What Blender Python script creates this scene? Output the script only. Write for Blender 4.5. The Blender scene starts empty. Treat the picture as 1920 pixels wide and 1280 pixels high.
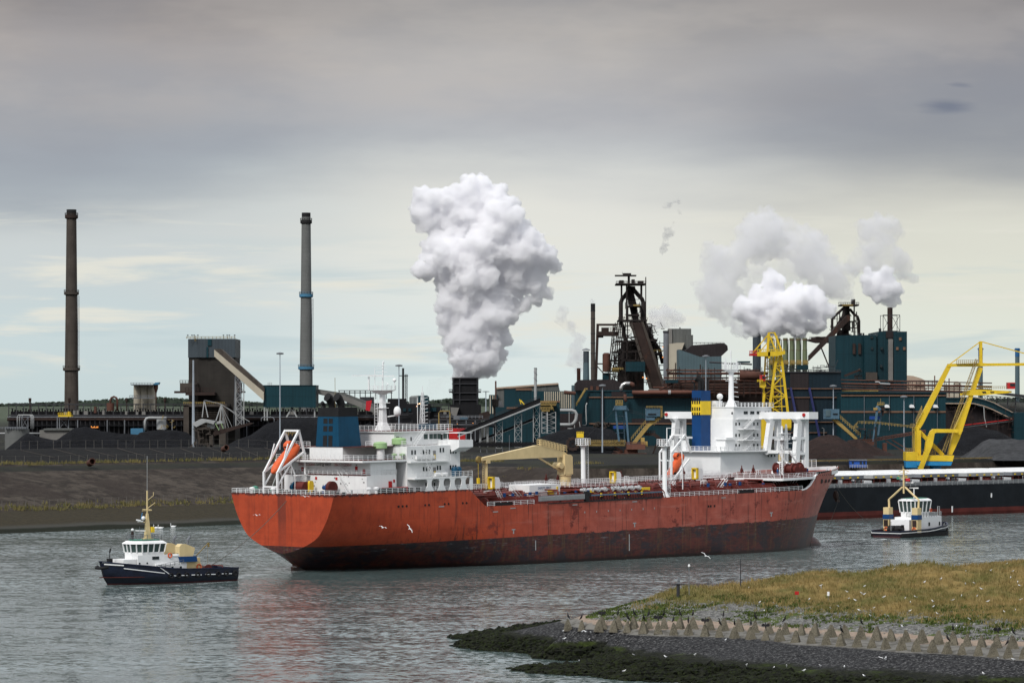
import bpy, math, random
import numpy as np
from mathutils import Vector, Matrix, noise
random.seed(7)
SC = bpy.context.scene
COL = SC.collection
FPX, CAMH, HY = 6260.0, 36.0, 757.0
# ---------------------------------------------------------------- camera
cd = bpy.data.cameras.new('camera'); cam = bpy.data.objects.new('camera', cd); COL.objects.link(cam)
cam.location = (0, 0, CAMH); cam.rotation_euler = (math.radians(90), 0, 0)
cd.sensor_width = 36; cd.lens = 36 * FPX / 1920; cd.shift_y = (HY - 640) / 1920
cd.clip_start = 1; cd.clip_end = 90000
SC.camera = cam
# ---------------------------------------------------------------- world
SUN_EL, SUN_AZ = math.radians(46), math.radians(212)   # azimuth clockwise from +Y (view direction)
W = bpy.data.worlds.new('World'); SC.world = W; W.use_nodes = True
class NT:
    def __init__(s, t): s.t = t; t.nodes.clear()
    def n(s, typ, **kw):
        nd = s.t.nodes.new(typ)
        for k, v in kw.items():
            if k.startswith('i_'):
                key = k[2:]; key = int(key) if key.isdigit() else key.replace('_', ' ')
                if hasattr(v, 'is_output') or isinstance(v, bpy.types.NodeSocket): s.t.links.new(v, nd.inputs[key])
                else: nd.inputs[key].default_value = v
            else: setattr(nd, k, v)
        return nd
    def m(s, op, a, b=None, c=None):
        nd = s.n('ShaderNodeMath', operation=op)
        for i, v in enumerate((a, b, c)):
            if v is None: continue
            if isinstance(v, (int, float)): nd.inputs[i].default_value = v
            else: s.t.links.new(v, nd.inputs[i])
        return nd.outputs[0]
    def mr(s, v, a, b, c=0.0, d=1.0, smooth=True):
        nd = s.n('ShaderNodeMapRange', interpolation_type='SMOOTHSTEP' if smooth else 'LINEAR')
        s.t.links.new(v, nd.inputs[0])
        for i, x in enumerate((a, b, c, d)): nd.inputs[i + 1].default_value = x
        return nd.outputs[0]
    def mix(s, f, a, b, blend='MIX'):
        nd = s.n('ShaderNodeMixRGB', blend_type=blend)
        for i, v in enumerate((f, a, b)):
            if isinstance(v, bpy.types.NodeSocket): s.t.links.new(v, nd.inputs[i])
            elif isinstance(v, (int, float)): nd.inputs[i].default_value = v if i == 0 else (v, v, v, 1)
            else: nd.inputs[i].default_value = tuple(v)[:3] + (1,)
        return nd.outputs[0]
    def noise(s, vec, scale, detail=4, rough=.55, dist=0, out=0):
        nd = s.n('ShaderNodeTexNoise'); nd.inputs['Scale'].default_value = scale; nd.inputs['Detail'].default_value = detail
        nd.inputs['Roughness'].default_value = rough; nd.inputs['Distortion'].default_value = dist
        s.t.links.new(vec, nd.inputs['Vector']); return nd.outputs[out]
    def mapv(s, vec, sc=(1, 1, 1), loc=(0, 0, 0), rot=(0, 0, 0)):
        nd = s.n('ShaderNodeMapping'); nd.inputs['Scale'].default_value = sc; nd.inputs['Location'].default_value = loc
        nd.inputs['Rotation'].default_value = rot
        s.t.links.new(vec, nd.inputs['Vector']); return nd.outputs[0]
    def link(s, a, b): s.t.links.new(a, b)
def srgb(r, g, b):
    f = lambda c: c / 12.92 if c <= .04045 else ((c + .055) / 1.055) ** 2.4
    return tuple(f(c / 255) for c in (r, g, b))

N = NT(W.node_tree)
tc = N.n('ShaderNodeTexCoord').outputs['Generated']
nrm = N.n('ShaderNodeVectorMath', operation='NORMALIZE', i_0=tc).outputs[0]
sx = N.n('ShaderNodeSeparateXYZ', i_0=nrm)
X_, Y_, Z_ = sx.outputs
el = N.m('MULTIPLY', N.m('ARCSINE', Z_), 180 / math.pi)                   # degrees of elevation
az = N.m('MULTIPLY', N.m('ARCTAN2', X_, Y_), 180 / math.pi)               # degrees right of the view axis
cv = N.n('ShaderNodeCombineXYZ', i_0=az, i_1=el).outputs[0]
wob = N.noise(N.mapv(cv, (.10, .42, 1), (3.1, 0, 0)), 1.0, 3, .5)
wob2 = N.noise(N.mapv(cv, (.30, 1.6, 1), (8.3, 2, 0)), 1.0, 5, .6)
elw = N.m('ADD', el, N.m('ADD', N.m('MULTIPLY', N.m('SUBTRACT', wob, .5), 1.9), N.m('MULTIPLY', N.m('SUBTRACT', wob2, .5), .7)))
def ramp(v, stops, mx):
    nd = N.n('ShaderNodeValToRGB'); cr = nd.color_ramp; cr.interpolation = 'B_SPLINE'
    N.link(N.m('DIVIDE', v, mx), nd.inputs[0])
    while len(cr.elements) < len(stops): cr.elements.new(1)
    for e, (p, c) in zip(cr.elements, stops): e.position = p / mx; e.color = srgb(*c) + (1,)
    return nd.outputs[0]
left = ramp(elw, [(0, (198, 213, 214)), (.9, (203, 217, 219)), (1.7, (200, 212, 214)), (2.4, (205, 212, 213)), (3.1, (203, 209, 209)),
                  (3.7, (170, 178, 184)), (4.3, (160, 167, 176)), (5.0, (164, 166, 171)), (5.8, (176, 170, 167)), (6.5, (156, 151, 150)), (7.2, (125, 122, 123)), (10, (160, 160, 162))], 10)
mid = ramp(elw, [(0, (216, 229, 227)), (.9, (219, 229, 228)), (1.8, (223, 228, 224)), (2.8, (229, 229, 221)), (3.5, (224, 224, 218)),
                 (4.1, (203, 206, 205)), (4.7, (180, 183, 188)), (5.3, (184, 183, 184)), (6.0, (190, 186, 182)), (6.6, (170, 167, 165)), (7.2, (144, 143, 144)), (10, (160, 160, 162))], 10)
right = ramp(elw, [(0, (220, 226, 214)), (.9, (224, 229, 219)), (1.6, (223, 226, 213)), (2.6, (222, 222, 210)), (3.3, (209, 209, 200)),
                   (3.9, (176, 178, 177)), (4.6, (145, 150, 158)), (5.4, (148, 149, 155)), (6.2, (147, 146, 149)), (6.9, (120, 118, 121)), (10, (160, 160, 162))], 10)
azw = N.m('ADD', az, N.m('MULTIPLY', N.m('SUBTRACT', wob, .5), 6))
base = N.mix(N.mr(azw, -6.5, -1.0), left, mid); base = N.mix(N.mr(azw, 1.5, 7.5), base, right)
# thin cream streaks low over the horizon, blue-grey gaps
st = N.noise(N.mapv(cv, (.22, 2.1, 1), (0, 5, 0)), 1.0, 6, .62, .3)
stm = N.m('MULTIPLY', N.mr(st, .50, .66), N.m('MULTIPLY', N.mr(el, .2, 1.0), N.mr(el, 3.6, 2.6)))
base = N.mix(N.m('MULTIPLY', stm, .9), base, srgb(228, 227, 216))
st2 = N.noise(N.mapv(cv, (.16, 1.5, 1), (4, 1, 3)), 1.0, 5, .6, .3)
base = N.mix(N.m('MULTIPLY', N.mr(st2, .52, .70), N.m('MULTIPLY', N.mr(el, 3.2, 2.2), .55)), base, srgb(186, 204, 209))
# soft large mottling in the upper cloud deck
up = N.noise(N.mapv(cv, (.14, .42, 1), (1.7, 9, 2)), 1.0, 5, .6)
base = N.mix(N.m('MULTIPLY', N.mr(up, .42, .62), N.m('MULTIPLY', N.mr(el, 4.4, 5.4), .3)), base, srgb(190, 184, 180))
base = N.mix(N.m('MULTIPLY', N.mr(up, .56, .36), N.m('MULTIPLY', N.mr(el, 3.6, 4.4), .22)), base, srgb(140, 145, 157))
# two small dark cloud scraps on the right
def scrap(a0, e0, ra, re, amt, b):
    dx = N.m('DIVIDE', N.m('SUBTRACT', N.m('ADD', az, N.m('MULTIPLY', N.m('SUBTRACT', st, .5), 1.2)), a0), ra)
    dy = N.m('DIVIDE', N.m('SUBTRACT', N.m('ADD', el, N.m('MULTIPLY', N.m('SUBTRACT', wob2, .5), .3)), e0), re)
    r = N.m('SQRT', N.m('ADD', N.m('MULTIPLY', dx, dx), N.m('MULTIPLY', dy, dy)))
    return N.mix(N.m('MULTIPLY', N.mr(r, 1.0, .1), amt), b, srgb(112, 120, 138))
base = scrap(7.3, 5.02, .62, .20, .75, base)
base = scrap(7.62, 5.38, .35, .07, .45, base)
# overcast dome is brighter overhead than near the horizon
dome = N.mr(el, 7.2, 17, 0, 1)
sky = N.n('ShaderNodeTexSky', sky_type='NISHITA', sun_disc=False, sun_elevation=SUN_EL, sun_rotation=SUN_AZ)
nish = N.mix(1.0, sky.outputs[0], (.10, .10, .10), 'MULTIPLY')
zen = N.mix(.25, (1.02, 1.04, 1.08), nish)
colr = N.mix(dome, base, zen)
colr = N.mix(N.mr(el, 0, -1.5), colr, (.16, .17, .17))
bg = N.n('ShaderNodeBackground', i_Color=colr); bg.inputs['Strength'].default_value = 1.0
N.link(bg.outputs[0], N.n('ShaderNodeOutputWorld').inputs[0])
# ---------------------------------------------------------------- sun (veiled by cloud)
sd = bpy.data.lights.new('sun', 'SUN'); sd.energy = 2.75; sd.angle = math.radians(14); sd.color = (1.0, .965, .92)
so = bpy.data.objects.new('sun', sd); COL.objects.link(so)
dv = Vector((math.sin(SUN_AZ) * math.cos(SUN_EL), math.cos(SUN_AZ) * math.cos(SUN_EL), math.sin(SUN_EL)))
so.rotation_euler = (-dv).to_track_quat('-Z', 'Y').to_euler(); so.location = dv * 500
SC.view_settings.view_transform = 'Standard'; SC.view_settings.look = 'None'; SC.view_settings.exposure = 0.0
SC.view_settings.gamma = 1.0
CY = SC.cycles
CY.use_denoising = True; CY.denoiser = 'OPENIMAGEDENOISE'
CY.max_bounces = 44; CY.diffuse_bounces = 2; CY.glossy_bounces = 2; CY.transmission_bounces = 2; CY.volume_bounces = 40
CY.use_adaptive_sampling = True; CY.adaptive_threshold = 0.02
# ---------------------------------------------------------------- helpers
def at(px, py, D): return Vector(((px - 960) * D / FPX, D, CAMH - (py - HY) * D / FPX))
class MB:
    """collects shapes; build() links them as one mesh object"""
    def __init__(s, fr=None): s.v = []; s.f = []; s.fr = fr
    def add(s, vs, fs):
        o = len(s.v); s.v += [tuple(v) for v in vs]; s.f += [tuple(i + o for i in f) for f in fs]
    def box(s, x0, x1, y0, y1, z0, z1):
        if x0 > x1: x0, x1 = x1, x0
        if y0 > y1: y0, y1 = y1, y0
        if z0 > z1: z0, z1 = z1, z0
        s.add([(x0, y0, z0), (x1, y0, z0), (x1, y1, z0), (x0, y1, z0), (x0, y0, z1), (x1, y0, z1), (x1, y1, z1), (x0, y1, z1)],
              [(0, 3, 2, 1), (4, 5, 6, 7), (0, 1, 5, 4), (1, 2, 6, 5), (2, 3, 7, 6), (3, 0, 4, 7)]); return s
    def prism(s, poly, z0, z1):
        n = len(poly); a = sum(poly[i][0] * poly[(i + 1) % n][1] - poly[(i + 1) % n][0] * poly[i][1] for i in range(n))
        if a < 0: poly = poly[::-1]
        vs = [(x, y, z0) for x, y in poly] + [(x, y, z1) for x, y in poly]
        s.add(vs, [tuple(range(n))[::-1], tuple(range(n, 2 * n))] + [(i, (i + 1) % n, n + (i + 1) % n, n + i) for i in range(n)]); return s
    def extr(s, prof, y0, y1):     # xz profile pushed along y
        n = len(prof); a = sum(prof[i][0] * prof[(i + 1) % n][1] - prof[(i + 1) % n][0] * prof[i][1] for i in range(n))
        if a < 0: prof = prof[::-1]
        if y0 > y1: y0, y1 = y1, y0
        vs = [(x, y0, z) for x, z in prof] + [(x, y1, z) for x, z in prof]
        s.add(vs, [tuple(range(n)), tuple(range(n, 2 * n))[::-1]] + [(i, n + i, n + (i + 1) % n, (i + 1) % n) for i in range(n)]); return s
    def extx(s, prof, x0, x1):     # yz profile pushed along x
        n = len(prof); a = sum(prof[i][0] * prof[(i + 1) % n][1] - prof[(i + 1) % n][0] * prof[i][1] for i in range(n))
        if a < 0: prof = prof[::-1]
        if x0 > x1: x0, x1 = x1, x0
        vs = [(x0, y, z) for y, z in prof] + [(x1, y, z) for y, z in prof]
        s.add(vs, [tuple(range(n))[::-1], tuple(range(n, 2 * n))] + [(i, (i + 1) % n, n + (i + 1) % n, n + i) for i in range(n)]); return s
    def bar(s, p, q, w, h=None):
        p, q = Vector(p), Vector(q); h = h or w; d = q - p
        if d.length < 1e-6: return s
        d.normalize(); up = Vector((0, 0, 1)) if abs(d.z) < .98 else Vector((0, 1, 0))
        a = d.cross(up).normalized() * (w / 2); b = a.cross(d).normalized() * (h / 2)
        vs = [p - a - b, p + a - b, p + a + b, p - a + b, q - a - b, q + a - b, q + a + b, q - a + b]
        s.add(vs, [(0, 3, 2, 1)[::-1], (4, 5, 6, 7)[::-1], (0, 1, 5, 4)[::-1], (1, 2, 6, 5)[::-1], (2, 3, 7, 6)[::-1], (3, 0, 4, 7)[::-1]]); return s
    def cyl(s, p, q, r0, r1=None, n=12):
        return s.tube([p, q], [r0, r0 if r1 is None else r1], n)
    def tube(s, pts, r, n=8):
        pts = [Vector(p) for p in pts]; R = r if isinstance(r, (list, tuple)) else [r] * len(pts)
        vs = []; pa = None
        for i, p in enumerate(pts):
            d = (pts[min(i + 1, len(pts) - 1)] - pts[max(i - 1, 0)])
            if d.length < 1e-9: d = Vector((0, 0, 1))
            d.normalize()
            if pa is None:
                up = Vector((0, 0, 1)) if abs(d.z) < .9 else Vector((1, 0, 0)); a = d.cross(up).normalized()
            else:
                a = pa - d * pa.dot(d); a = a.normalized() if a.length > 1e-6 else d.orthogonal().normalized()
            pa = a; b = d.cross(a)
            for k in range(n):
                t = 2 * math.pi * k / n; vs.append(p + (a * math.cos(t) + b * math.sin(t)) * R[i])
        fs = []; m = len(pts)
        for i in range(m - 1):
            for k in range(n):
                k2 = (k + 1) % n; fs.append((i * n + k, i * n + k2, (i + 1) * n + k2, (i + 1) * n + k))
        fs.append(tuple(range(n))[::-1]); fs.append(tuple(range((m - 1) * n, m * n)))
        s.add(vs, fs); return s
    def lathe(s, c, prof, n=16):    # prof: (radius, z) pairs going up
        c = Vector(c); vs = []
        for r, z in prof:
            for k in range(n):
                t = 2 * math.pi * (k + .5) / n; vs.append((c.x + r * math.cos(t), c.y + r * math.sin(t), c.z + z))
        m = len(prof); fs = [tuple(range(n))[::-1], tuple(range((m - 1) * n, m * n))]
        for i in range(m - 1):
            for k in range(n):
                k2 = (k + 1) % n; fs.append((i * n + k, i * n + k2, (i + 1) * n + k2, (i + 1) * n + k))
        s.add(vs, fs); return s
    def ball(s, c, rx, ry=None, rz=None, n=10, m=6):
        ry = ry or rx; rz = rz or rx
        vs = [(c[0], c[1], c[2] - rz)]; fs = []
        for j in range(1, m):
            ph = -math.pi / 2 + math.pi * j / m
            for k in range(n):
                t = 2 * math.pi * k / n; vs.append((c[0] + rx * math.cos(ph) * math.cos(t), c[1] + ry * math.cos(ph) * math.sin(t), c[2] + rz * math.sin(ph)))
        vs.append((c[0], c[1], c[2] + rz)); T = len(vs) - 1
        for k in range(n):
            k2 = (k + 1) % n; fs.append((0, 1 + k2, 1 + k)); fs.append((T, T - n + k, T - n + k2))
            for j in range(m - 2): fs.append((1 + j * n + k, 1 + j * n + k2, 1 + (j + 1) * n + k2, 1 + (j + 1) * n + k))
        s.add(vs, fs); return s
    def rail(s, pts, h=1.05, sp=1.6, r=.04, nr=3):
        pts = [Vector(p) for p in pts]
        for a, b in zip(pts, pts[1:]):
            L = (b - a).length; k = max(1, round(L / sp))
            for i in range(k + 1):
                p = a.lerp(b, i / k); s.bar(p, p + Vector((0, 0, h)), r * 1.5)
            for j in range(nr):
                z = Vector((0, 0, h * (j + 1) / nr)); s.bar(a + z, b + z, r * 1.3)
        return s
    def truss(s, p, q, w, n, r, side=Vector((0, 1, 0)), w2=None):
        """four-chord lattice from p to q"""
        p, q = Vector(p), Vector(q); d = (q - p).normalized(); w2 = w if w2 is None else w2
        a = side - d * side.dot(d); a.normalize(); b = d.cross(a)
        def c(t, i):
            ww = (w + (w2 - w) * t) / 2; sa, sb = [(-1, -1), (1, -1), (1, 1), (-1, 1)][i]
            return p.lerp(q, t) + a * sa * ww + b * sb * ww
        for i in range(4):
            s.bar(c(0, i), c(1, i), r * 1.4)
            j = (i + 1) % 4
            for k in range(n):
                t0, t1 = k / n, (k + 1) / n
                s.bar(c(t1, i), c(t1, j), r)
                s.bar(c(t0, i), c(t1, j), r) if k % 2 else s.bar(c(t0, j), c(t1, i), r)
        return s
    def stair(s, p, q, w, r=.05, side=Vector((0, 1, 0)), n=8):
        p, q = Vector(p), Vector(q); a = side.normalized() * w / 2
        for sg in (-1, 1):
            s.bar(p + a * sg, q + a * sg, r * 1.6); s.bar(p + a * sg + Vector((0, 0, .9)), q + a * sg + Vector((0, 0, .9)), r)
        for i in range(n): c = p.lerp(q, (i + .5) / n); s.bar(c - a, c + a, r * 1.6)
        return s
    def build(s, name, mat, parent=None, smooth=False, label=None, world=False):
        me = bpy.data.meshes.new(name)
        vs = s.v
        o = bpy.data.objects.new(name, me)
        if parent is None:
            A = np.array(vs); c = (A.min(0) + A.max(0)) / 2; c[2] = A[:, 2].min(); o.location = c
            vs = [tuple(v) for v in (A - c)]
        elif world:
            L = Vector(gloc(parent)); vs = [(v[0] - L.x, v[1] - L.y, v[2] - L.z) for v in vs]
        me.from_pydata(vs, [], s.f); me.update()
        if mat is not None: me.materials.append(M(mat) if isinstance(mat, str) else mat)
        if smooth:
            me.polygons.foreach_set('use_smooth', [True] * len(me.polygons))
            if smooth == 'auto':
                try: me.set_sharp_from_angle(angle=math.radians(35))
                except Exception: pass
        COL.objects.link(o)
        if parent is not None: o.parent = parent
        if label: o['label'] = label
        return o
def split(s, name, mat, parent, smooth=False, world=False):
    """every separate piece becomes a part of its own"""
    par = list(range(len(s.v)))
    def find(a):
        while par[a] != a: par[a] = par[par[a]]; a = par[a]
        return a
    for f in s.f:
        r = find(f[0])
        for i in f[1:]: par[find(i)] = r
    comp = {}
    for f in s.f: comp.setdefault(find(f[0]), []).append(f)
    for fs in comp.values():
        ids = sorted({i for f in fs for i in f}); mp = {i: k for k, i in enumerate(ids)}
        m = MB(); m.v = [s.v[i] for i in ids]; m.f = [tuple(mp[i] for i in f) for f in fs]
        A = np.array(m.v); c = A.mean(0); m.v = [tuple(v) for v in (A - c)]
        o = m.build(name, mat, parent, smooth); o.location = tuple(Vector(c) - (gloc(parent) if world else Vector((0, 0, 0))))
MB.split = split
MB.wsplit = lambda s, n, m, p: split(s, n, m, p, False, True)
def gloc(o):
    L = Vector(o.location); p = o.parent
    while p: L = L + Vector(p.location); p = p.parent
    return L
def tag(o, label=None, cat=None, group=None, kind=None):
    if label: o['label'] = label
    if cat: o['category'] = cat
    if group: o['group'] = group
    if kind: o['kind'] = kind
    return o
def thing(name, label, cat, loc=(0, 0, 0), group=None, rot=0.0):
    o = bpy.data.objects.new(name, None); o.empty_display_size = 1; COL.objects.link(o)
    o.location = loc; o.rotation_euler = (0, 0, rot); return tag(o, label, cat, group)
def copy_tree(o, parent=None):
    c = o.copy(); COL.objects.link(c); c.parent = parent
    for ch in [x for x in o.children]: copy_tree(ch, c)
    return c
def dup(o, loc, label=None, rot=None):
    c = copy_tree(o); c.location = loc
    if rot is not None: c.rotation_euler = (0, 0, rot)
    if label: c['label'] = label
    return c
# ---------------------------------------------------------------- materials
MATS = {}
def M(name): return MATS[name]
def bsdf(N, col, rough=.6, metal=0.0, bump=None, bs=.3, bd=.1, spec=.22):
    b = N.n('ShaderNodeBsdfPrincipled'); b.inputs['Roughness'].default_value = rough; b.inputs['Metallic'].default_value = metal
    b.inputs['Specular IOR Level'].default_value = spec
    if isinstance(col, bpy.types.NodeSocket): N.link(col, b.inputs['Base Color'])
    else: b.inputs['Base Color'].default_value = tuple(col) + (1,)
    if bump is not None:
        bn = N.n('ShaderNodeBump'); bn.inputs['Strength'].default_value = bs; bn.inputs['Distance'].default_value = bd
        N.link(bump, bn.inputs['Height']); N.link(bn.outputs[0], b.inputs['Normal'])
    N.link(b.outputs[0], N.n('ShaderNodeOutputMaterial').inputs[0]); return b
def newmat(name):
    m = bpy.data.materials.new(name); m.use_nodes = True; MATS[name] = m; return NT(m.node_tree)
def paint(name, c, rough=.55, var=.18, sc=.25, streak=.0, rust=None, rustamt=0.0, metal=0.0, rib=0.0, ribax=0, panel=0.0):
    """painted or bare metal: mottled, with rain streaks, rust and (rib) profiled sheeting"""
    N = newmat(name); tcn = N.n('ShaderNodeTexCoord').outputs['Object']
    n1 = N.noise(tcn, sc, 5, .6); f = N.m('MULTIPLY', N.mr(n1, .3, .7, smooth=False), 1)
    dark = [x * (1 - var) for x in c]; lite = [min(1, x * (1 + var)) for x in c]
    col = N.mix(f, dark, lite)
    if streak:
        n2 = N.noise(N.mapv(tcn, (1.2, 1.2, .09)), 1.0 * sc / .25, 5, .65)
        col = N.mix(N.m('MULTIPLY', N.mr(n2, .50, .72), streak), col, [x * .35 for x in c])
    if rust:
        n3 = N.noise(N.mapv(tcn, (1, 1, .45)), sc * 2.2, 6, .68)
        col = N.mix(N.m('MULTIPLY', N.mr(n3, .60 - .12 * rustamt, .70 - .08 * rustamt), min(1, .5 + rustamt * .5)), col, rust)
    bump = None
    if rib or panel:
        s3 = N.n('ShaderNodeSeparateXYZ', i_0=tcn)
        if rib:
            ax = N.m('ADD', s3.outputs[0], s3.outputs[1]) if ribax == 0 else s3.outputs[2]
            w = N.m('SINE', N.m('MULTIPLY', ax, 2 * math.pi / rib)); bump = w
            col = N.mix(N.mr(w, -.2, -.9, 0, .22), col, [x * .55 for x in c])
        if panel:
            fr = N.m('FRACT', N.m('DIVIDE', s3.outputs[2], panel)); fr2 = N.m('FRACT', N.m('DIVIDE', N.m('ADD', s3.outputs[0], s3.outputs[1]), panel * 2.3))
            l = N.m('MAXIMUM', N.m('GREATER_THAN', fr, .955), N.m('GREATER_THAN', fr2, .98))
            col = N.mix(N.m('MULTIPLY', l, .35), col, [x * .4 for x in c])
    if bump is None: bump = n1
    bsdf(N, col, rough, metal, bump, .25, .06)
paint('white_paint', (.74, .75, .745), .5, .05, .35, streak=.10, rust=(.42, .25, .15), rustamt=-.55)
paint('white_plain', (.76, .77, .77), .45, .03, .5)
paint('funnel_blue', (.002, .048, .100), .4, .12, .3, streak=.25)
paint('deep_blue', (.006, .045, .15), .4, .1, .5)
paint('soot_black', (.012, .012, .013), .7, .3, .5)
paint('black_paint', (.018, .018, .02), .5, .3, .8)
paint('deck_red', (.105, .022, .018), .6, .35, .5, rust=(.05, .018, .012), rustamt=.2)
paint('deck_floor', (.075, .018, .015), .7, .3, .25, rust=(.04, .02, .015), rustamt=.3)
paint('pipe_red', (.15, .035, .028), .5, .3, .8)
paint('steel_pipe', (.55, .56, .57), .35, .2, .8, metal=.5)
paint('boat_orange', (.62, .11, .035), .45, .15, .8)
paint('signal_red', (.40, .02, .02), .45, .15, .8)
paint('cream_paint', (.62, .49, .26), .5, .08, .5, streak=.1, rust=(.3, .14, .06), rustamt=-.4)
paint('crane_yellow', (.58, .40, .022), .45, .12, .22, streak=.18, rust=(.25, .12, .03), rustamt=-.3)
paint('muted_yellow', (.34, .235, .075), .6, .15, .3, streak=.2)
paint('bright_yellow', (.75, .52, .03), .45, .1, .5)
paint('ochre', (.23, .165, .055), .6, .3, .6, rust=(.12, .05, .03), rustamt=.2)
paint('mint_green', (.30, .46, .22), .5, .08, .8)
paint('sea_green', (.05, .22, .15), .5, .1, .8)
paint('machine_blue', (.07, .13, .18), .5, .2, .4, streak=.2, rust=(.1, .05, .03), rustamt=-.1)
paint('sky_blue', (.02, .20, .42), .45, .1, .5)
paint('cabin_blue', (.02, .09, .38), .5, .1, .5, rib=.8)
paint('glass_dark', (.015, .022, .026), .12, .2, .5)
paint('glass_green', (.045, .07, .066), .12, .2, .5)
paint('door_grey', (.22, .22, .22), .5, .1, .5)
paint('teal_sheet', (.0045, .027, .036), .5, .20, .045, streak=.30, rib=1.6, panel=9)
paint('teal_sheet_light', (.005, .034, .045), .5, .15, .06, streak=.2, rib=1.6, panel=8)
paint('navy_sheet', (.006, .017, .026), .5, .2, .05, streak=.3, rib=1.8, panel=11)
paint('slate_sheet', (.045, .058, .068), .55, .15, .05, streak=.3, rib=1.6)
paint('pale_blue_sheet', (.075, .115, .13), .55, .12, .06, streak=.2, rib=1.6)
paint('brown_sheet', (.022, .017, .018), .7, .25, .06, streak=.3, rib=1.8)
paint('grey_sheet', (.10, .105, .10), .6, .15, .06, streak=.3, rib=2.0)
paint('beige_sheet', (.42, .38, .30), .6, .12, .05, streak=.2)
paint('stripe_sheet', (.30, .32, .31), .6, .12, .05, streak=.2)
paint('concrete_brown', (.062, .052, .044), .85, .25, .12, streak=.5, panel=2.2)
paint('concrete_soot', (.028, .025, .022), .85, .35, .10, streak=.5, panel=4)
paint('concrete_grey', (.125, .13, .126), .8, .12, .12, streak=.25, panel=2.6)
paint('concrete_pale', (.16, .155, .145), .85, .2, .1, streak=.3)
paint('band_blue', (.05, .16, .26), .6, .15, .2)
paint('chimney_blue', (.02, .10, .24), .6, .15, .1)
paint('rust_dark', (.030, .019, .016), .75, .4, .12, rust=(.07, .028, .016), rustamt=.1)
paint('rust_brown', (.085, .038, .027), .75, .3, .12, streak=.3)
paint('rust_pipe', (.12, .052, .037), .7, .25, .08, streak=.25)
paint('furnace_dark', (.020, .016, .015), .8, .4, .1, rust=(.055, .022, .014), rustamt=.15)
paint('coke_black', (.0075, .0075, .009), .8, .5, .12, streak=.3, rib=3.2)
paint('grey_steel', (.15, .16, .175), .5, .15, .2)
paint('pale_steel', (.31, .32, .32), .5, .15, .2, streak=.2)
paint('mast_steel', (.30, .34, .38), .5, .1, .2)
paint('dark_steel', (.035, .036, .040), .6, .3, .2)
paint('duct_silver', (.62, .60, .58), .25, .1, .2, metal=.85)
paint('stove_green', (.125, .15, .085), .6, .15, .06, streak=.35)
paint('purple_blue', (.022, .026, .09), .6, .2, .2)
paint('salmon_stripe', (.15, .085, .055), .6, .2, .1, streak=.3)
paint('roof_tan', (.38, .29, .22), .7, .1, .1)
paint('tug_navy', (.008, .014, .040), .4, .25, .5)
paint('tug_boot', (.09, .010, .008), .6, .3, .5)
paint('rubber', (.012, .012, .013), .8, .3, 1.0)
paint('rope', (.10, .09, .075), .9, .2, 2.0)
paint('foam_white', (.6, .63, .64), .9, .1, 1.0)
paint('container_blue', (.015, .06, .26), .5, .1, .4)
paint('bird_white', (.72, .73, .73), .8, .05, 5)
paint('bird_grey', (.28, .29, .31), .8, .1, 5)
paint('bird_black', (.010, .010, .011), .7, .2, 5)
paint('skin', (.42, .24, .17), .6, .05, 3)
paint('suit_white', (.66, .67, .70), .8, .06, 3)
paint('suit_orange', (.50, .08, .03), .8, .1, 3)
paint('suit_blue', (.02, .10, .25), .8, .1, 3)
paint('flag_red', (.45, .02, .03), .8, .1, 1)
def emis(name, c, s):
    N = newmat(name); e = N.n('ShaderNodeEmission'); e.inputs[0].default_value = tuple(c) + (1,); e.inputs[1].default_value = s
    N.link(e.outputs[0], N.n('ShaderNodeOutputMaterial').inputs[0])
emis('lamp_orange', (1, .35, .08), 1.6); emis('lamp_warm', (1, .62, .35), 3)
# ================================================================ WATER
def grid_mesh(xs, ys, hf):
    vs = [(x, y, hf(x, y)) for y in ys for x in xs]; nx = len(xs)
    return vs, [(j * nx + i, j * nx + i + 1, (j + 1) * nx + i + 1, (j + 1) * nx + i) for j in range(len(ys) - 1) for i in range(nx - 1)]
N = newmat('water')
geo = N.n('ShaderNodeNewGeometry').outputs['Position']
w3 = N.noise(N.mapv(geo, (.008, .020, 0)), 1.0, 4, .55)
patch = N.mr(w3, .38, .62, .45, 1.2)
def wav(sc, rot, amp, d=3):
    v = N.noise(N.mapv(geo, sc, rot=(0, 0, rot)), 1.0, d, .55, 0, 1)
    v = N.n('ShaderNodeVectorMath', operation='SUBTRACT', i_0=v, i_1=(.5, .5, .5)).outputs[0]
    nd = N.n('ShaderNodeVectorMath', operation='SCALE', i_0=v)
    if isinstance(amp, float): nd.inputs['Scale'].default_value = amp
    else: N.link(amp, nd.inputs['Scale'])
    return nd.outputs[0]
sl = N.n('ShaderNodeVectorMath', operation='ADD', i_0=wav((.12, .20, 0), .3, .24), i_1=wav((.95, 1.3, 0), .15, N.m('MULTIPLY', patch, .80), 4)).outputs[0]
sl = N.n('ShaderNodeVectorMath', operation='MULTIPLY', i_0=sl, i_1=(.8, 1.0, 0)).outputs[0]
nv = N.n('ShaderNodeVectorMath', operation='NORMALIZE', i_0=N.n('ShaderNodeVectorMath', operation='ADD', i_0=sl, i_1=(0, 0, 1)).outputs[0]).outputs[0]
wcol = N.mix(N.mr(w3, .3, .7), (.085, .122, .120), (.115, .155, .152))
b = bsdf(N, wcol, .10, 0, None, spec=.5)
N.link(nv, b.inputs['Normal'])
b.inputs['IOR'].default_value = 1.42
mb = MB(); v, f = grid_mesh([-4000, -600, 0, 600, 4000], [-500, 300, 700, 1300, 2600], lambda x, y: 0.0); mb.add(v, f)
tag(mb.build('water', 'water'), 'grey rippled harbour water', None, None, 'structure')
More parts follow.
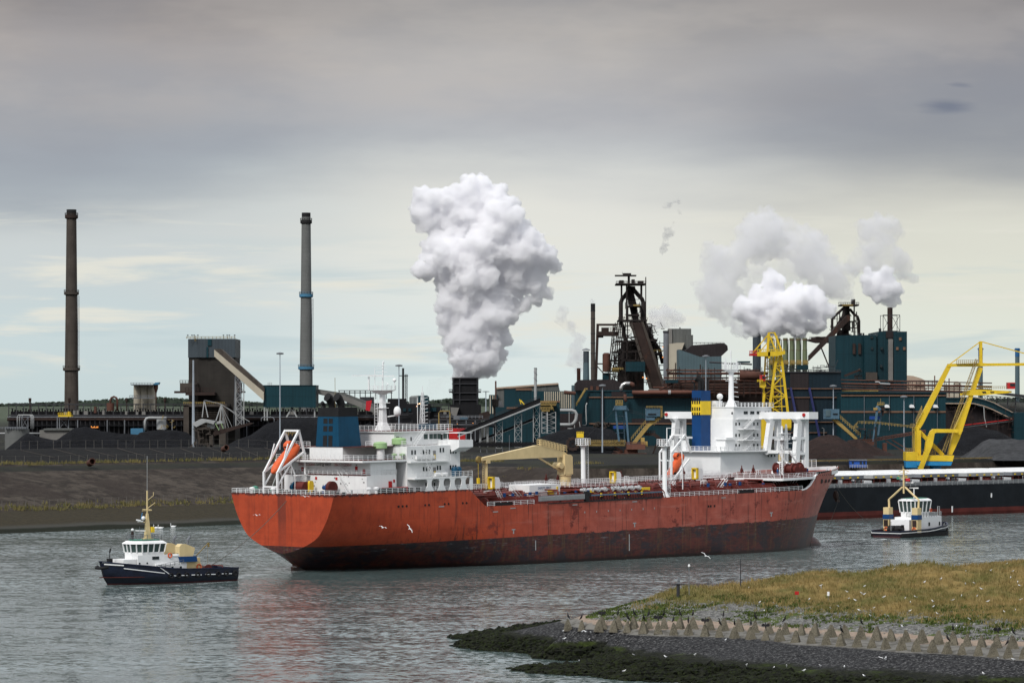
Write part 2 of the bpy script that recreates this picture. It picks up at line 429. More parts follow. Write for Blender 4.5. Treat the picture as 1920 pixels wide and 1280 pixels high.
# ================================================================ FAR BANK, DYKE AND YARD GROUND
PL = [(-2600, -2400), (-600, 390), (-142, 927), (-82.7, 997), (-25, 1062), (12, 1075), (54.8, 1089), (128, 1157), (201, 1225), (420, 1429), (6000, 6620), (40000, 38300)]
def dense(pl, step):
    out = []
    for a, b in zip(pl, pl[1:]):
        L = math.dist(a, b); k = max(1, int(L / step)) if L < 1200 else 2
        out += [(a[0] + (b[0] - a[0]) * i / k, a[1] + (b[1] - a[1]) * i / k) for i in range(k)]
    return out + [pl[-1]]
BK = dense(PL, 9)
BN = []
for i in range(len(BK)):
    a, c = BK[max(0, i - 1)], BK[min(len(BK) - 1, i + 1)]; d = (c[0] - a[0], c[1] - a[1]); l = math.hypot(*d); BN.append((-d[1] / l, d[0] / l))
_B = list(BN); _n = len(_B)
for i in range(_n):
    if abs(BK[i][0]) > 1000: continue
    w_ = [_B[j] for j in range(max(0, i - 9), min(_n, i + 10)) if abs(BK[j][0]) < 1500] or [_B[i]]; x_, y_ = sum(a[0] for a in w_), sum(a[1] for a in w_); l_ = math.hypot(x_, y_); BN[i] = (x_ / l_, y_ / l_)
TB = [-15, 0, 6, 14, 28, 33, 45, 60, 75, 88, 96, 108, 122, 136, 150, 158, 172, 185, 260]
HB = [-4, 0, 1.3, 2.7, 5.3, 5.7, 8.2, 11.3, 14.4, 17, 17.2, 17.9, 18.8, 19.7, 20.5, 20.6, 18.5, 16.5, 16]
HQ = [-4, -.5, 15.9, 16, 16, 16, 16, 16, 16, 16, 16, 16, 16, 16, 16, 16, 16, 16, 16]
TT = TB[:-1] + [200]; HB[-1] = 16; TB[-1] = 200
def bank_h(X, t):
    q = min(1, max(0, (X + 12) / 45)); q = q * q * (3 - 2 * q)
    return (1 - q) * np.interp(t, TB, HB) + q * np.interp(t, TB, HQ)
def bank_pt(i, t, dz=0):
    X, Y = BK[i][0] + BN[i][0] * t, BK[i][1] + BN[i][1] * t
    h = float(bank_h(BK[i][0], t))
    if 8 < t < 200: h += .55 * noise.noise(Vector((X * .03, Y * .03, 0))) + .35 * noise.noise(Vector((X * .1, Y * .1, 3)))
    return (X, Y, h + dz)
N = newmat('yard_ground')
geo = N.n('ShaderNodeNewGeometry').outputs['Position']; zz = N.n('ShaderNodeSeparateXYZ', i_0=geo).outputs[2]
n1 = N.noise(geo, .035, 6, .62); n2 = N.noise(N.mapv(geo, (.22, .22, .05), rot=(0, 0, -.7)), 1.0, 6, .7); n3 = N.noise(geo, .9, 4, .6)
scree = N.mix(N.mr(n2, .38, .62), (.022, .018, .015), (.060, .050, .041))
scree = N.mix(N.m('MULTIPLY', N.mr(n1, .46, .58), .75), scree, (.026, .020, .017))
scree = N.mix(N.m('MULTIPLY', N.mr(n3, .55, .75), .4), scree, (.10, .085, .065))
zj = N.m('ADD', zz, N.m('MULTIPLY', N.m('SUBTRACT', n1, .5), 1.2))
low = N.mix(N.mr(n3, .3, .7), (.026, .023, .015), (.040, .033, .020))
low = N.mix(N.mr(zj, 4.9, 5.3), low, scree)
low = N.mix(N.mr(zj, 2.1, 1.3), low, (.045, .044, .038))
low = N.mix(N.mr(zj, 1.25, .8), low, (.010, .012, .007))
top = N.mix(N.mr(n2, .35, .65), (.004, .004, .0045), (.011, .011, .0105))
c = N.mix(N.mr(zj, 16.6, 17.4), low, top)
flat = N.mix(N.mr(n1, .4, .6), (.014, .014, .014), (.024, .025, .018))
fy = N.n('ShaderNodeSeparateXYZ', i_0=geo).outputs[1]
c = N.mix(N.m('MULTIPLY', N.mr(fy, 2500, 5000), 1), N.mix(N.m('LESS_THAN', zz, 16.45), c, N.mix(N.m('GREATER_THAN', zz, 15.0), c, flat)), (.06, .075, .05))  # far ground paled with distance, haze put into the colour
bsdf(N, c, .95, 0, n2, .6, .5, .1)
vs = []; fs = []
for i in range(len(BK)):
    for t in TT: vs.append(bank_pt(i, t) if t <= 260 else (BK[i][0] + BN[i][0] * t, BK[i][1] + BN[i][1] * t, 16.0))
nt = len(TT)
for i in range(len(BK) - 1):
    for k in range(nt - 1): fs.append((i * nt + k, (i + 1) * nt + k, (i + 1) * nt + k + 1, i * nt + k + 1))
mb = MB(); mb.add(vs, fs); g = mb.build('ground', 'yard_ground', smooth=True); g['kind'] = 'structure'
g['label'] = 'earthen dyke slope and quay edge of the works yard'
edge = [(BK[i][0] + BN[i][0] * 165, BK[i][1] + BN[i][1] * 165) for i in range(0, len(BK) - 2, 3)]
mb = MB(); poly = edge + [(4000, 3600), (40000, 38000), (40000, 80000), (-40000, 80000), (-40000, 0)]
mb.add([(x, y, 15.9) for x, y in poly], [tuple(range(len(poly)))]); g = mb.build('yard', 'yard_ground'); g['kind'] = 'structure'; g['label'] = 'flat dark ground of the steelworks yard'
# fences on the dyke
def fence(t, hh, label, sp, i0x, i1x, r=.05):
    ids = [i for i in range(len(BK)) if i0x <= BK[i][0] <= i1x]
    P = [Vector(bank_pt(i, t)) for i in ids]; root = thing('chain_link_fence', label, 'fence', tuple(P[0]), 'chain link fences on the dyke')
    ms = MB()
    for z in (hh, hh * .5, .1):
        for a, b in zip(P, P[1:]): ms.bar(a + Vector((0, 0, z)), b + Vector((0, 0, z)), r * (.8 if z == hh else .45))
    ms.build('mesh_panel', 'fence_wire', root, world=True)
    first = None; acc = 0; n = 0
    for a, b in zip(P, P[1:]):
        L = (b - a).length; d = 0
        while acc + sp - d <= acc + L and n < 90:
            d += sp - acc if False else sp
            if d > L: break
            p = a.lerp(b, d / L) - P[0]
            if first is None:
                m = MB(); m.bar((0, 0, -.3), (0, 0, hh + .1), r * 2); first = m.build('post', 'fence_wire', root); first.location = p
            else:
                o = first.copy(); COL.objects.link(o); o.parent = root; o.location = p
            n += 1
paint('fence_wire', (.115, .11, .098), .7, .2, 1)
fence(31, 2.6, 'low mesh fence along the foot of the dyke slope above the waterline', 3.0, -165, -55)
fence(93, 2.6, 'mesh fence on the grassy lip half way up the dyke', 3.6, -115, 40)
fence(153, 2.8, 'mesh fence along the dyke crest in front of the coal heaps', 3.6, -75, 45)
# straw grass along the lips of the dyke
def blades(name, pts, h, w, mat, nb=5, lab=None, spread=.25, lean=.35):
    vs = []; fs = []; R = random.random
    for p in pts:
        for k in range(nb):
            a = R() * 6.283; x = p[0] + (R() - .5) * 2 * spread; y = p[1] + (R() - .5) * 2 * spread; hh = h * (.5 + R() * .8)
            dx, dy = math.cos(a) * w / 2, math.sin(a) * w / 2; lx, ly = (R() - .5) * 2 * lean * hh, (R() - .5) * 2 * lean * hh
            o = len(vs); vs += [(x - dx, y - dy, p[2] - .05), (x + dx, y + dy, p[2] - .05), (x + dx * .5 + lx * .45, y + dy * .5 + ly * .45, p[2] + hh * .6), (x + lx, y + ly, p[2] + hh)]
            fs += [(o, o + 1, o + 2), (o, o + 2, o + 3)]
    m = MB(); m.add(vs, fs); ob = m.build(name, mat); ob['kind'] = 'stuff'
    if lab: ob['label'] = lab
    return ob
def grassmat(name, a, b, c, sc=.12):
    N = newmat(name); g = N.n('ShaderNodeNewGeometry').outputs['Position']
    n = N.noise(g, sc, 4, .6); n2 = N.noise(g, sc * 8, 3, .6)
    col = N.mix(N.mr(n, .38, .62), a, b); col = N.mix(N.m('MULTIPLY', N.mr(n2, .4, .68), .7), col, c)
    bsdf(N, col, .9, 0, None, spec=.1)
grassmat('bank_grass', (.15, .125, .05), (.075, .080, .028), (.22, .18, .08))
pts = []
for i in range(len(BK)):
    if -170 < BK[i][0] < 45:
        for k in range(60):
            t = random.choice([29, 30, 32, 35, 89, 90, 92, 95]) + random.random() * 4 - 2; p = bank_pt(i, t)
            s = random.random() * 9; pts.append((p[0] + BN[i][1] * s, p[1] - BN[i][0] * s, p[2]))
blades('bank_grass', pts, 1.0, .30, 'bank_grass', 5, 'thin straw coloured grass on the dyke lips', .8)
# slipway battens on the upper dark slope
m = MB(); ii = [i for i in range(len(BK)) if -75 < BK[i][0] < 20]
for k, i in enumerate(ii):
    for h_ in (0,):
        a = Vector(bank_pt(i, 112, .2)); b_ = Vector(bank_pt(min(i + 1, len(BK) - 1), 148, .2)); off = Vector((BN[i][1], -BN[i][0], 0)) * 9 * h_
        m.bar(a + off, b_ + off, .14, .12)
tag(m.build('slope_drain', 'concrete_brown'), 'pale concrete drain strips running down the dark upper dyke slope', 'drain')
# old pipes sticking out of the dyke
for i_, t_, r_, lab in ((27, 90, 1.1, 'rusty drain pipe mouth sticking out near the dyke lip'),):
    pass
def pipe_mouth(px, py, D, r, lab):
    p = at(px, py, D); m = MB(); m.lathe((0, 0, 0), [(r, -3), (r, 0), (r * .8, 0), (r * .8, -2.4)], 14)
    o = m.build('drain_pipe', 'rust_brown', smooth='auto'); o.rotation_euler = (math.radians(78), 0, math.radians(25)); o.location = p; tag(o, lab, 'pipe')
pipe_mouth(168, 868, 1062, 1.1, 'short rusty drain pipe lying on the lip of the dyke')
pipe_mouth(419, 842, 1150, 1.0, 'small rusty pipe end at the dyke crest below the stacker')
# swans by the far shore
def swan(px, py, D, n):
    m = MB(); m.ball((0, 0, .25), .75, .35, .35, 10, 6); m.tube([(-.55, 0, .35), (-.75, 0, .75), (-.62, 0, 1.15), (-.80, 0, 1.2)], [.14, .09, .08, .07], 6); m.tube([(.5, 0, .35), (.95, 0, .55)], [.2, .04], 6)
    o = m.build('swan', 'bird_white', smooth=True); p = at(px, py, D); o.location = (p.x, p.y, -.08); tag(o, n, 'swan', 'swans by the far shore')
swan(293, 990.5, 963, 'white swan on the water, leftmost of the close pair by the far shore')
swan(301.5, 990.5, 962, 'white swan on the water, right one of the close pair by the far shore')
swan(325, 988.5, 973, 'lone white swan nearest the tanker stern by the far shore')

# ================================================================ SPIT IN THE FOREGROUND
def PZ(px, py, h):
    D = (CAMH - h) * FPX / (py - HY); return ((px - 960) * D / FPX, D, h)
CP = [PZ(a[0], a[1], max(a[2], 0))[:2] + (a[2],) for a in [(1052, 1180, 4), (1150, 1184, 4), (1300, 1190, 4), (1500, 1205, 4), (1700, 1220, 4), (1920, 1235, 4),
    (1040, 1196, 2.3), (1160, 1214, 2.2), (1300, 1229, 2.2), (1500, 1247, 2.2), (1700, 1258, 2.2), (1920, 1270, 2.2), (1000, 1190, 2.2), (960, 1186, 1.2),
    (850, 1196, 0), (895, 1214, 0.15), (880, 1200, .8), (930, 1205, 1.0), (1000, 1208, 1.1), (1000, 1226, 0), (1060, 1229, .1), (1130, 1233, .2), (960, 1220, .1),
    (1020, 1236, -.9), (1100, 1242, -.9), (1060,1240,-.9), (960, 1240, -1),
    (975, 1253, 0), (1050, 1252, .6), (1150, 1250, 1.0), (1100, 1265, 0), (1300, 1280, 0), (1300, 1258, 1.2), (1500, 1275, 1.3), (1500, 1296, .1), (1700, 1310, .3), (1920, 1335, .3), (1700, 1285, 1.4), (1920, 1300, 1.4),
    (1062, 1165, 2.6), (1000, 1173, 1.6), (1150, 1143, 4.8), (1230, 1118, 6.8), (1330, 1105, 7.6), (1480, 1085, 8.6), (1600, 1073, 9.6), (1730, 1065, 10.2), (1800, 1073, 9.3), (1860, 1062, 10.2), (1920, 1058, 10.5),
    (1100, 1173, 4.3), (1300, 1173, 4.5), (1500, 1184, 4.6), (1700, 1196, 4.6), (1920, 1209, 4.6),
    (1300, 1148, 5.7), (1500, 1160, 5.9), (1700, 1168, 6.0), (1920, 1178, 6.2), (1400, 1130, 6.8), (1600, 1132, 7.2), (1800, 1138, 7.3), (1600, 1100, 8.4), (1750, 1105, 8.3), (1850, 1095, 8.9),
    (800, 1200, -2), (820, 1235, -2), (860, 1262, -2), (920, 1290, -2), (1050, 1300, -1.6), (1200, 1310, -1.4), (700, 1180, -3), (600, 1230, -4)]]
CP += [(-14, 522, -1.5), (-4, 530, -1), (4, 541, -1), (14, 556, -1), (28, 574, -1), (50, 598, -1), (90, 620, -1), (140, 640, 0), (-10, 560, -4), (20, 600, -5), (80, 660, -5), (110, 560, 10), (120, 480, 6), (110, 440, 4.5), (150, 520, 7), (150, 460, 5), (90, 390, 1.5), (45, 372, -1), (70, 362, -1), (130, 380, 0)]
CP = np.array(CP)
def tps_fit(P):
    n = len(P); d = np.hypot(P[:, None, 0] - P[None, :, 0], P[:, None, 1] - P[None, :, 1]) / 30
    K = np.where(d > 0, d * d * np.log(np.maximum(d, 1e-9)), 0) + np.eye(n) * .004
    Q = np.c_[np.ones(n), P[:, 0] / 30, P[:, 1] / 30]; A = np.block([[K, Q], [Q.T, np.zeros((3, 3))]])
    return np.linalg.solve(A, np.r_[P[:, 2], 0, 0, 0])
TW = tps_fit(CP)
def spit_arr(X, Y):
    out = np.full(X.shape, TW[-3]) + TW[-2] * X / 30 + TW[-1] * Y / 30
    for w, p in zip(TW, CP):
        d = np.hypot(X - p[0], Y - p[1]) / 30; out = out + w * np.where(d > 0, d * d * np.log(np.maximum(d, 1e-9)), 0)
    return out
def fr(X, Y, sc, sd):      # cheap smooth noise
    return np.array([noise.fractal(Vector((x * sc, y * sc, sd)), 1.0, 2.0, 3) for x, y in zip(X.ravel(), Y.ravel())]).reshape(X.shape)
gx = np.arange(-26, 150, .8); gy = np.arange(384, 604, .8)
GX, GY = np.meshgrid(gx, gy); GH = np.clip(spit_arr(GX, GY), -4, 12)
n_a = fr(GX, GY, .10, 1); n_b = fr(GX, GY, .5, 5)
dune = np.clip((GH - 6.0) / 1.5, 0, 1); rk = np.clip((2.3 - GH) / .8, 0, 1) * np.clip((GH + .6) / .5, 0, 1)
GH = GH + dune * (n_a * 1.1 + n_b * .22) + (1 - dune) * n_b * .06 + rk * n_b * .30
terrH = GH
def spit_h(x, y):
    i = min(max((x - gx[0]) / .8, 0), len(gx) - 1.01); j = min(max((y - gy[0]) / .8, 0), len(gy) - 1.01); a, b = int(i), int(j); u, v = i - a, j - b
    return float((terrH[b, a] * (1 - u) + terrH[b, a + 1] * u) * (1 - v) + (terrH[b + 1, a] * (1 - u) + terrH[b + 1, a + 1] * u) * v)
N = newmat('spit_ground')
geo = N.n('ShaderNodeNewGeometry').outputs['Position']; sp3 = N.n('ShaderNodeSeparateXYZ', i_0=geo); zz = sp3.outputs[2]
na = N.noise(geo, .10, 5, .6); nb = N.noise(geo, 1.6, 5, .7); nc = N.noise(geo, .5, 4, .6)
zj = N.m('ADD', zz, N.m('MULTIPLY', N.m('SUBTRACT', nc, .5), .9))
gravel = N.mix(N.mr(nb, .32, .68), (.050, .050, .049), (.20, .20, .19))
basalt = N.mix(N.mr(N.noise(geo, 2.6, 3, .7), .50, .68), N.mix(N.mr(nb, .35, .7), (.008, .008, .009), (.036, .037, .039)), (.13, .13, .13))
algae = N.mix(N.mr(nb, .35, .65), (.012, .018, .004), (.045, .065, .010))
rock = N.mix(N.mr(nb, .4, .7), (.006, .007, .005), (.022, .024, .014))
dune_c = N.mix(N.mr(na, .42, .60), (.110, .100, .032), (.210, .150, .055))
green = N.mix(N.mr(nb, .3, .7), (.035, .055, .012), (.075, .095, .022))
c = N.mix(N.mr(zj, 1.3, 1.7), rock, N.mix(N.mr(na, .35, .5), algae, rock))
c = N.mix(N.mr(zj, 2.1, 2.5), c, basalt)
c = N.mix(N.mr(zz, 3.8, 3.93), c, N.mix(N.mr(nc, .45, .6), (.16, .155, .14), (.09, .085, .075)))
sand = N.mix(N.mr(nb, .3, .7), (.22, .165, .125), (.30, .24, .19))
c = N.mix(N.mr(zj, 4.45, 4.65), c, sand)
gg = N.mix(N.mr(N.m('ADD', na, N.m('MULTIPLY', nc, .6)), .78, .86), gravel, green)
c = N.mix(N.mr(zj, 4.9, 5.15), c, gg)
c = N.mix(N.mr(zj, 6.5, 7.1), c, dune_c)
bsdf(N, c, .95, 0, nb, .8, .25, .1)
nx = len(gx); idx = np.arange(GX.size).reshape(GX.shape)
keep = (GH[:-1, :-1] > -2.5)
q = np.stack([idx[:-1, :-1], idx[:-1, 1:], idx[1:, 1:], idx[1:, :-1]], -1)[keep]
mb = MB(); mb.v = list(zip(GX.ravel().tolist(), GY.ravel().tolist(), GH.ravel().tolist())); mb.f = [tuple(r) for r in q.tolist()]
g = mb.build('spit_ground', 'spit_ground', smooth=True); g['kind'] = 'structure'; g['label'] = 'low spit of stone slope, gravel and grassy dune'
# loose black rocks along the shore
def visible(x, y): return abs(x) < y * .24 and y > 386
ico = [(0, 0, 1)] + [(.894 * math.cos(k * 1.2566), .894 * math.sin(k * 1.2566), .447) for k in range(5)] + [(.894 * math.cos(k * 1.2566 + .628), .894 * math.sin(k * 1.2566 + .628), -.447) for k in range(5)] + [(0, 0, -1)]
icf = [(0, k + 1, (k + 1) % 5 + 1) for k in range(5)] + [(k + 1, k + 6, (k + 1) % 5 + 1) for k in range(5)] + [((k + 1) % 5 + 1, k + 6, (k + 1) % 5 + 6) for k in range(5)] + [(11, (k + 1) % 5 + 6, k + 6) for k in range(5)]
def stones(name, mat, n, hmin, hmax, smin, smax, lab, flat=.6):
    vs = []; fs = []; k = 0; tries = 0
    while k < n and tries < n * 60:
        tries += 1; x = random.uniform(-16, 75); y = random.uniform(400, 535)
        if not visible(x, y): continue
        h = spit_h(x, y)
        if not hmin < h < hmax: continue
        s = random.uniform(smin, smax) * (1 if random.random() < .85 else 1.5); o = len(vs); a = random.random() * 6; ca, sa = math.cos(a), math.sin(a); sx_, sz = random.uniform(.7, 1.4), random.uniform(.45, .9) * flat / .6
        for v in ico:
            j = 1 + random.uniform(-.28, .28); X, Y, Z = v[0] * s * sx_ * j, v[1] * s * j, v[2] * s * sz * j
            vs.append((x + X * ca - Y * sa, y + X * sa + Y * ca, h + Z + s * .05))
        fs += [tuple(i + o for i in f) for f in icf]; k += 1
    m = MB(); m.add(vs, fs); ob = m.build(name, mat); tag(ob, lab, None, None, 'stuff')
grassmat('rock_black', (.004, .0045, .0035), (.010, .011, .007), (.020, .028, .008), .25)
grassmat('gravel_stone', (.10, .10, .095), (.20, .20, .19), (.32, .32, .30), .5)
stones('shore_rocks', 'rock_black', 5600, -.12, 1.75, .2, .58, 'dark wet rocks tumbled along the waterline of the spit')
stones('gravel_stones', 'gravel_stone', 2600, 4.9, 7.0, .07, .17, 'pale loose stones scattered over the gravel of the spit')
grassmat('dune_grass', (.115, .110, .034), (.22, .160, .060), (.31, .24, .11), .10)
grassmat('green_plants', (.035, .060, .012), (.070, .095, .022), (.10, .12, .04), .4)
pts = []; gp = []; tries = 0
while len(pts) < 21000 and tries < 400000:
    tries += 1; x = random.uniform(0, 142); y = random.uniform(430, 600)
    if not visible(x, y): continue
    h = spit_h(x, y)
    if h > 6.6 or (h > 6.0 and random.random() < .3): pts.append((x, y, h))
while len(gp) < 4600:
    x = random.uniform(0, 125); y = random.uniform(420, 560)
    if not visible(x, y): continue
    h = spit_h(x, y)
    if 4.95 < h < 7.4 and noise.fractal(Vector((x * .12, y * .12, 7)), 1.0, 2.0, 3) > .02: gp.append((x, y, h))
blades('dune_grass', pts, .62, .10, 'dune_grass', 5, 'straw and olive dune grass covering the top of the spit', .35, .5)
blades('green_plants', gp, .34, .22, 'green_plants', 6, 'low green plants growing between the gravel', .35, .8)
def bush(px, py, D, r, lab):
    p = at(px, py, D); pts = []; root = thing('bush', lab, 'bush', tuple(p))
    vs = []; fs = []
    for k in range(420):
        a, b_, rr = random.random() * 6.28, math.acos(random.uniform(-.3, 1)), r * random.uniform(.45, 1) * random.uniform(.8, 1.1)
        c_ = Vector((math.cos(a) * math.sin(b_) * rr, math.sin(a) * math.sin(b_) * rr, math.cos(b_) * rr * .9 + r * .5)); s = r * .16
        u = Vector((random.uniform(-1, 1), random.uniform(-1, 1), random.uniform(-1, 1))).normalized() * s; w_ = u.orthogonal().normalized() * s * .6; o = len(vs)
        vs += [c_ - u, c_ + w_, c_ + u, c_ - w_]; fs.append((o, o + 1, o + 2, o + 3))
    m = MB(); m.add(vs, fs); m.build('foliage', 'bush_leaf', root)
    m = MB()
    for k in range(5): m.tube([(0, 0, -.5), (random.uniform(-.3, .3) * r, random.uniform(-.3, .3) * r, r * .8)], [.07, .02], 5)
    m.build('stem', 'rust_brown', root)
grassmat('bush_leaf', (.012, .022, .006), (.030, .042, .012), (.045, .055, .02), 1.5)
bush(1403, 1100, 535, .45, 'small dark round bush near the thin pole on the dune')
bush(1861, 1060, 548, .55, 'dark green bush on the dune crest at the far right')
# concrete blocks in two rows
def block_mesh():
    m = MB(); m.add([(-.9, -.75, -.15), (.9, -.75, -.15), (.9, .75, -.15), (-.9, .75, -.15), (-.45, -.34, 1.35), (.28, -.34, 1.75), (.28, .34, 1.75), (-.45, .34, 1.35), (-.05, -.28, 2.0), (.2, -.28, 2.0), (.2, .28, 2.0), (-.05, .28, 2.0)],
                    [(0, 3, 2, 1), (0, 1, 5, 4), (1, 2, 6, 5), (2, 3, 7, 6), (3, 0, 4, 7), (4, 5, 9, 8), (5, 6, 10, 9), (6, 7, 11, 10), (7, 4, 8, 11), (8, 9, 10, 11)])
    return m
grassmat('block_concrete', (.075, .068, .050), (.12, .108, .080), (.17, .155, .12), .8)
def hit(px, py):
    D = 395.0
    while D < 600:
        X = (px - 960) * D / FPX; z = CAMH - (py - HY) * D / FPX; h = spit_h(X, D)
        if z <= h: return X, D, h
        D += .25
    return X, D, h
b0 = None; NBLK = []
def lerp_tab(x, T): return float(np.interp(x, [a for a, _ in T], [b for _, b in T]))
T1 = [(1065, 1181), (1150, 1184), (1300, 1190), (1500, 1204), (1700, 1219), (1920, 1234)]
T2 = [(1100, 1177), (1300, 1178), (1500, 1190), (1700, 1203), (1920, 1217)]
for row, (T_, xs) in enumerate(((T1, list(np.arange(1064, 1925, 28.5))), (T2, list(np.arange(1130, 1925, 28.5))))):
    for k, px in enumerate(xs):
        px = px + random.uniform(-2, 2); py = lerp_tab(px, T_); x, y, h = hit(px, py)
        if b0 is None: b0 = block_mesh().build('wave_breaker_block', 'block_concrete'); o = b0
        else: o = b0.copy(); COL.objects.link(o)
        s = random.uniform(.86, 1.05) * (1.02 if row else .95)
        o.location = (x, y, h - .1); o.rotation_euler = (0, random.uniform(-.06, .06), random.uniform(-.45, .45) + (math.pi if random.random() < .4 else 0)); o.scale = (s * .74, s * .8, s * .84)
        o['label'] = 'weathered pointed concrete block in the %s row of blocks on the spit' % ('back' if row else 'front')
        o['category'] = 'concrete block'; o['group'] = 'concrete wave breaker blocks in the %s row' % ('back' if row else 'front')
        NBLK.append((px, row, x, y, h + 1.9 * s, k + 1, o))
# poles, beacon stand, small signs on the dune
def ground_at(px, D): return Vector(((px - 960) * D / FPX, D, spit_h((px - 960) * D / FPX, D)))
def pole(px, base, ztop_py, r, lab, top=None):
    g = Vector(hit(px, base)); D = g.y; zt = at(px, ztop_py, D).z - g.z; root = thing('pole', lab, 'pole', tuple(g)); m = MB(); m.cyl((0, 0, -.4), (0, 0, zt), r, r * .8, 8); m.build('shaft', 'dark_steel' if not top else 'grey_steel', root)
    if top: m = MB(); m.lathe((0, 0, zt), [(.16, 0), (.18, .1), (.16, .3), (.05, .38)], 8); m.build('lantern', 'white_plain', root)
    return root
pole(1292, 1117, 1062, .06, 'thin grey pole with a small white lantern beside the perch stand', True)
pole(1388.5, 1103, 1046, .08, 'tall thin dark pole standing at the back of the dune')
g = Vector(hit(1271.5, 1119)); root = thing('perch_stand', 'dark post with a flat crosswise top board used as a bird perch', 'post', tuple(g))
m = MB(); m.cyl((0, 0, -.4), (0, 0, 1.9), .26, .26, 10); m.build('post', 'dark_steel', root)
m = MB(); m.box(-.95, .95, -.35, .35, 1.9, 2.02); m.build('top_board', 'dark_steel', root)
m = MB(); m.box(-.1, .25, -.15, .15, 2.02, 2.9); m.box(-.22, .35, -.2, .2, 2.4, 2.5); m.build('instrument_box', 'grey_steel', root)
def sign(px, D, mat, lab, w=.8, h=.6, z=.8):
    g = ground_at(px, D); root = thing('sign_board', lab, 'sign', tuple(g)); m = MB(); m.cyl((0, 0, -.2), (0, 0, z + h), .035, n=6); m.build('post', 'grey_steel', root)
    m = MB(); m.box(-w / 2, w / 2, -.06, -.03, z, z + h); m.build('board', mat, root)
sign(1494, 492, 'signal_red', 'small red warning sign on a post in the dune grass', .6, .5)
sign(1553, 492, 'white_plain', 'small narrow white sign on a post in the dune grass', .35, .6)
# ================================================================ RED TANKER
TAU = .015; HDG = math.atan2(.719, .695)
TO = Vector((-49.4, 719, 0)); TROT = (0, -TAU, HDG)
from mathutils import Euler
TMAT = Matrix.Translation(TO) @ Euler(TROT).to_matrix().to_4x4()
def TW_(x, y, z): return TMAT @ Vector((x, y, z))
N = newmat('tanker_hull')
oc = N.n('ShaderNodeTexCoord').outputs['Object']; s3 = N.n('ShaderNodeSeparateXYZ', i_0=oc); hx, hy, hz = s3.outputs
nA = N.noise(oc, .05, 4, .6); nB = N.noise(oc, .35, 6, .65); nS = N.noise(N.mapv(oc, (1.1, 1.1, .035)), 1.0, 5, .7); nP = N.noise(N.mapv(oc, (.16, .16, .22)), 1.0, 7, .72)
nF = N.noise(N.mapv(oc, (.5, .5, 2.2)), 1.0, 6, .7)
fade = N.m('MULTIPLY', N.mr(hx, 38, 90), N.mr(nA, .25, .6, .55, 1.0))
red = N.mix(fade, N.mix(N.mr(nB, .3, .7), (.35, .046, .015), (.45, .064, .021)), N.mix(N.mr(nB, .3, .7), (.29, .062, .042), (.40, .098, .068)))
red = N.mix(N.m('MULTIPLY', N.mr(nS, .52, .68), N.m('MULTIPLY', N.mr(hx, 8, 40, .35, 1), .85)), red, (.060, .014, .010))
red = N.mix(N.m('MULTIPLY', N.mr(nP, .59, .625), N.m('MULTIPLY', N.mr(hx, 15, 60), .85)), red, (.115, .014, .010))
pl = N.m('MAXIMUM', N.m('GREATER_THAN', N.m('FRACT', N.m('DIVIDE', hx, 9.6)), .992), N.m('GREATER_THAN', N.m('FRACT', N.m('DIVIDE', hz, 2.7)), .975))
red = N.mix(N.m('MULTIPLY', pl, .22), red, (.10, .02, .01))
chalk = N.noise(N.mapv(oc, (.09, .09, .5), (5, 0, 0)), 1.0, 6, .7)
red = N.mix(N.m('MULTIPLY', N.mr(chalk, .52, .66), N.m('MULTIPLY', N.mr(hx, 30, 80), .5)), red, (.44, .17, .13))
nD = N.noise(N.mapv(oc, (2.4, 2.4, .05), (1, 2, 3)), 1.0, 3, .7)
red = N.mix(N.m('MULTIPLY', N.mr(nD, .56, .68), N.m('MULTIPLY', N.mr(hz, 7.5, 12.5), N.mr(hx, 30, 50, .25, .85))), red, (.05, .012, .009))
# stained band under the stern rail and fairlead streaks
tr_ = N.m('MULTIPLY', N.m('LESS_THAN', hx, 1.2), N.mr(N.m('ABSOLUTE', N.m('SUBTRACT', hy, N.m('MULTIPLY', N.m('SUBTRACT', nS, .5), .9))), 1.45, 1.1))
red = N.mix(N.m('MULTIPLY', tr_, N.mr(hz, 7, 12, .3, .62)), red, (.085, .022, .016))
red = N.mix(N.m('MULTIPLY', N.mr(N.m('ADD', hz, N.m('MULTIPLY', nS, 2.2)), 17.2, 17.6), N.m('LESS_THAN', hx, 42)), red, (.075, .018, .014))
boot = N.mix(N.mr(nF, .38, .62), (.036, .012, .013), (.082, .019, .016))
boot = N.mix(N.m('MULTIPLY', N.mr(nS, .50, .64), .75), boot, (.095, .052, .022))
boot = N.mix(N.m('MULTIPLY', N.mr(nP, .50, .56), .75), boot, (.016, .016, .024))
boot = N.mix(N.m('MULTIPLY', N.mr(N.noise(N.mapv(oc, (.30, .30, 2.6)), 1.0, 5, .7), .58, .66), N.m('MULTIPLY', N.mr(hz, 1.5, 4.0), .55)), boot, (.20, .19, .20))
boot = N.mix(N.m('MULTIPLY', N.mr(N.noise(N.mapv(oc, (.12, .12, .3), (9, 1, 0)), 1.0, 6, .7), .52, .6), .5), boot, (.13, .026, .018))
wl = N.m('ADD', hz, N.m('MULTIPLY', hx, TAU))
boot = N.mix(N.m('MULTIPLY', N.mr(N.m('ADD', wl, N.m('MULTIPLY', nB, 1.2)), 1.6, 1.0), .8), boot, (.014, .008, .007))
edge = N.m('ADD', 5.42, N.m('MULTIPLY', N.m('MULTIPLY', N.m('SUBTRACT', nF, .5), N.mr(hx, 40, 90)), 1.6))
hc = N.mix(N.m('LESS_THAN', hz, edge), red, boot)
bsdf(N, hc, .42, 0, N.m('ADD', nB, N.m('MULTIPLY', nA, 2)), .3, .10, .35)

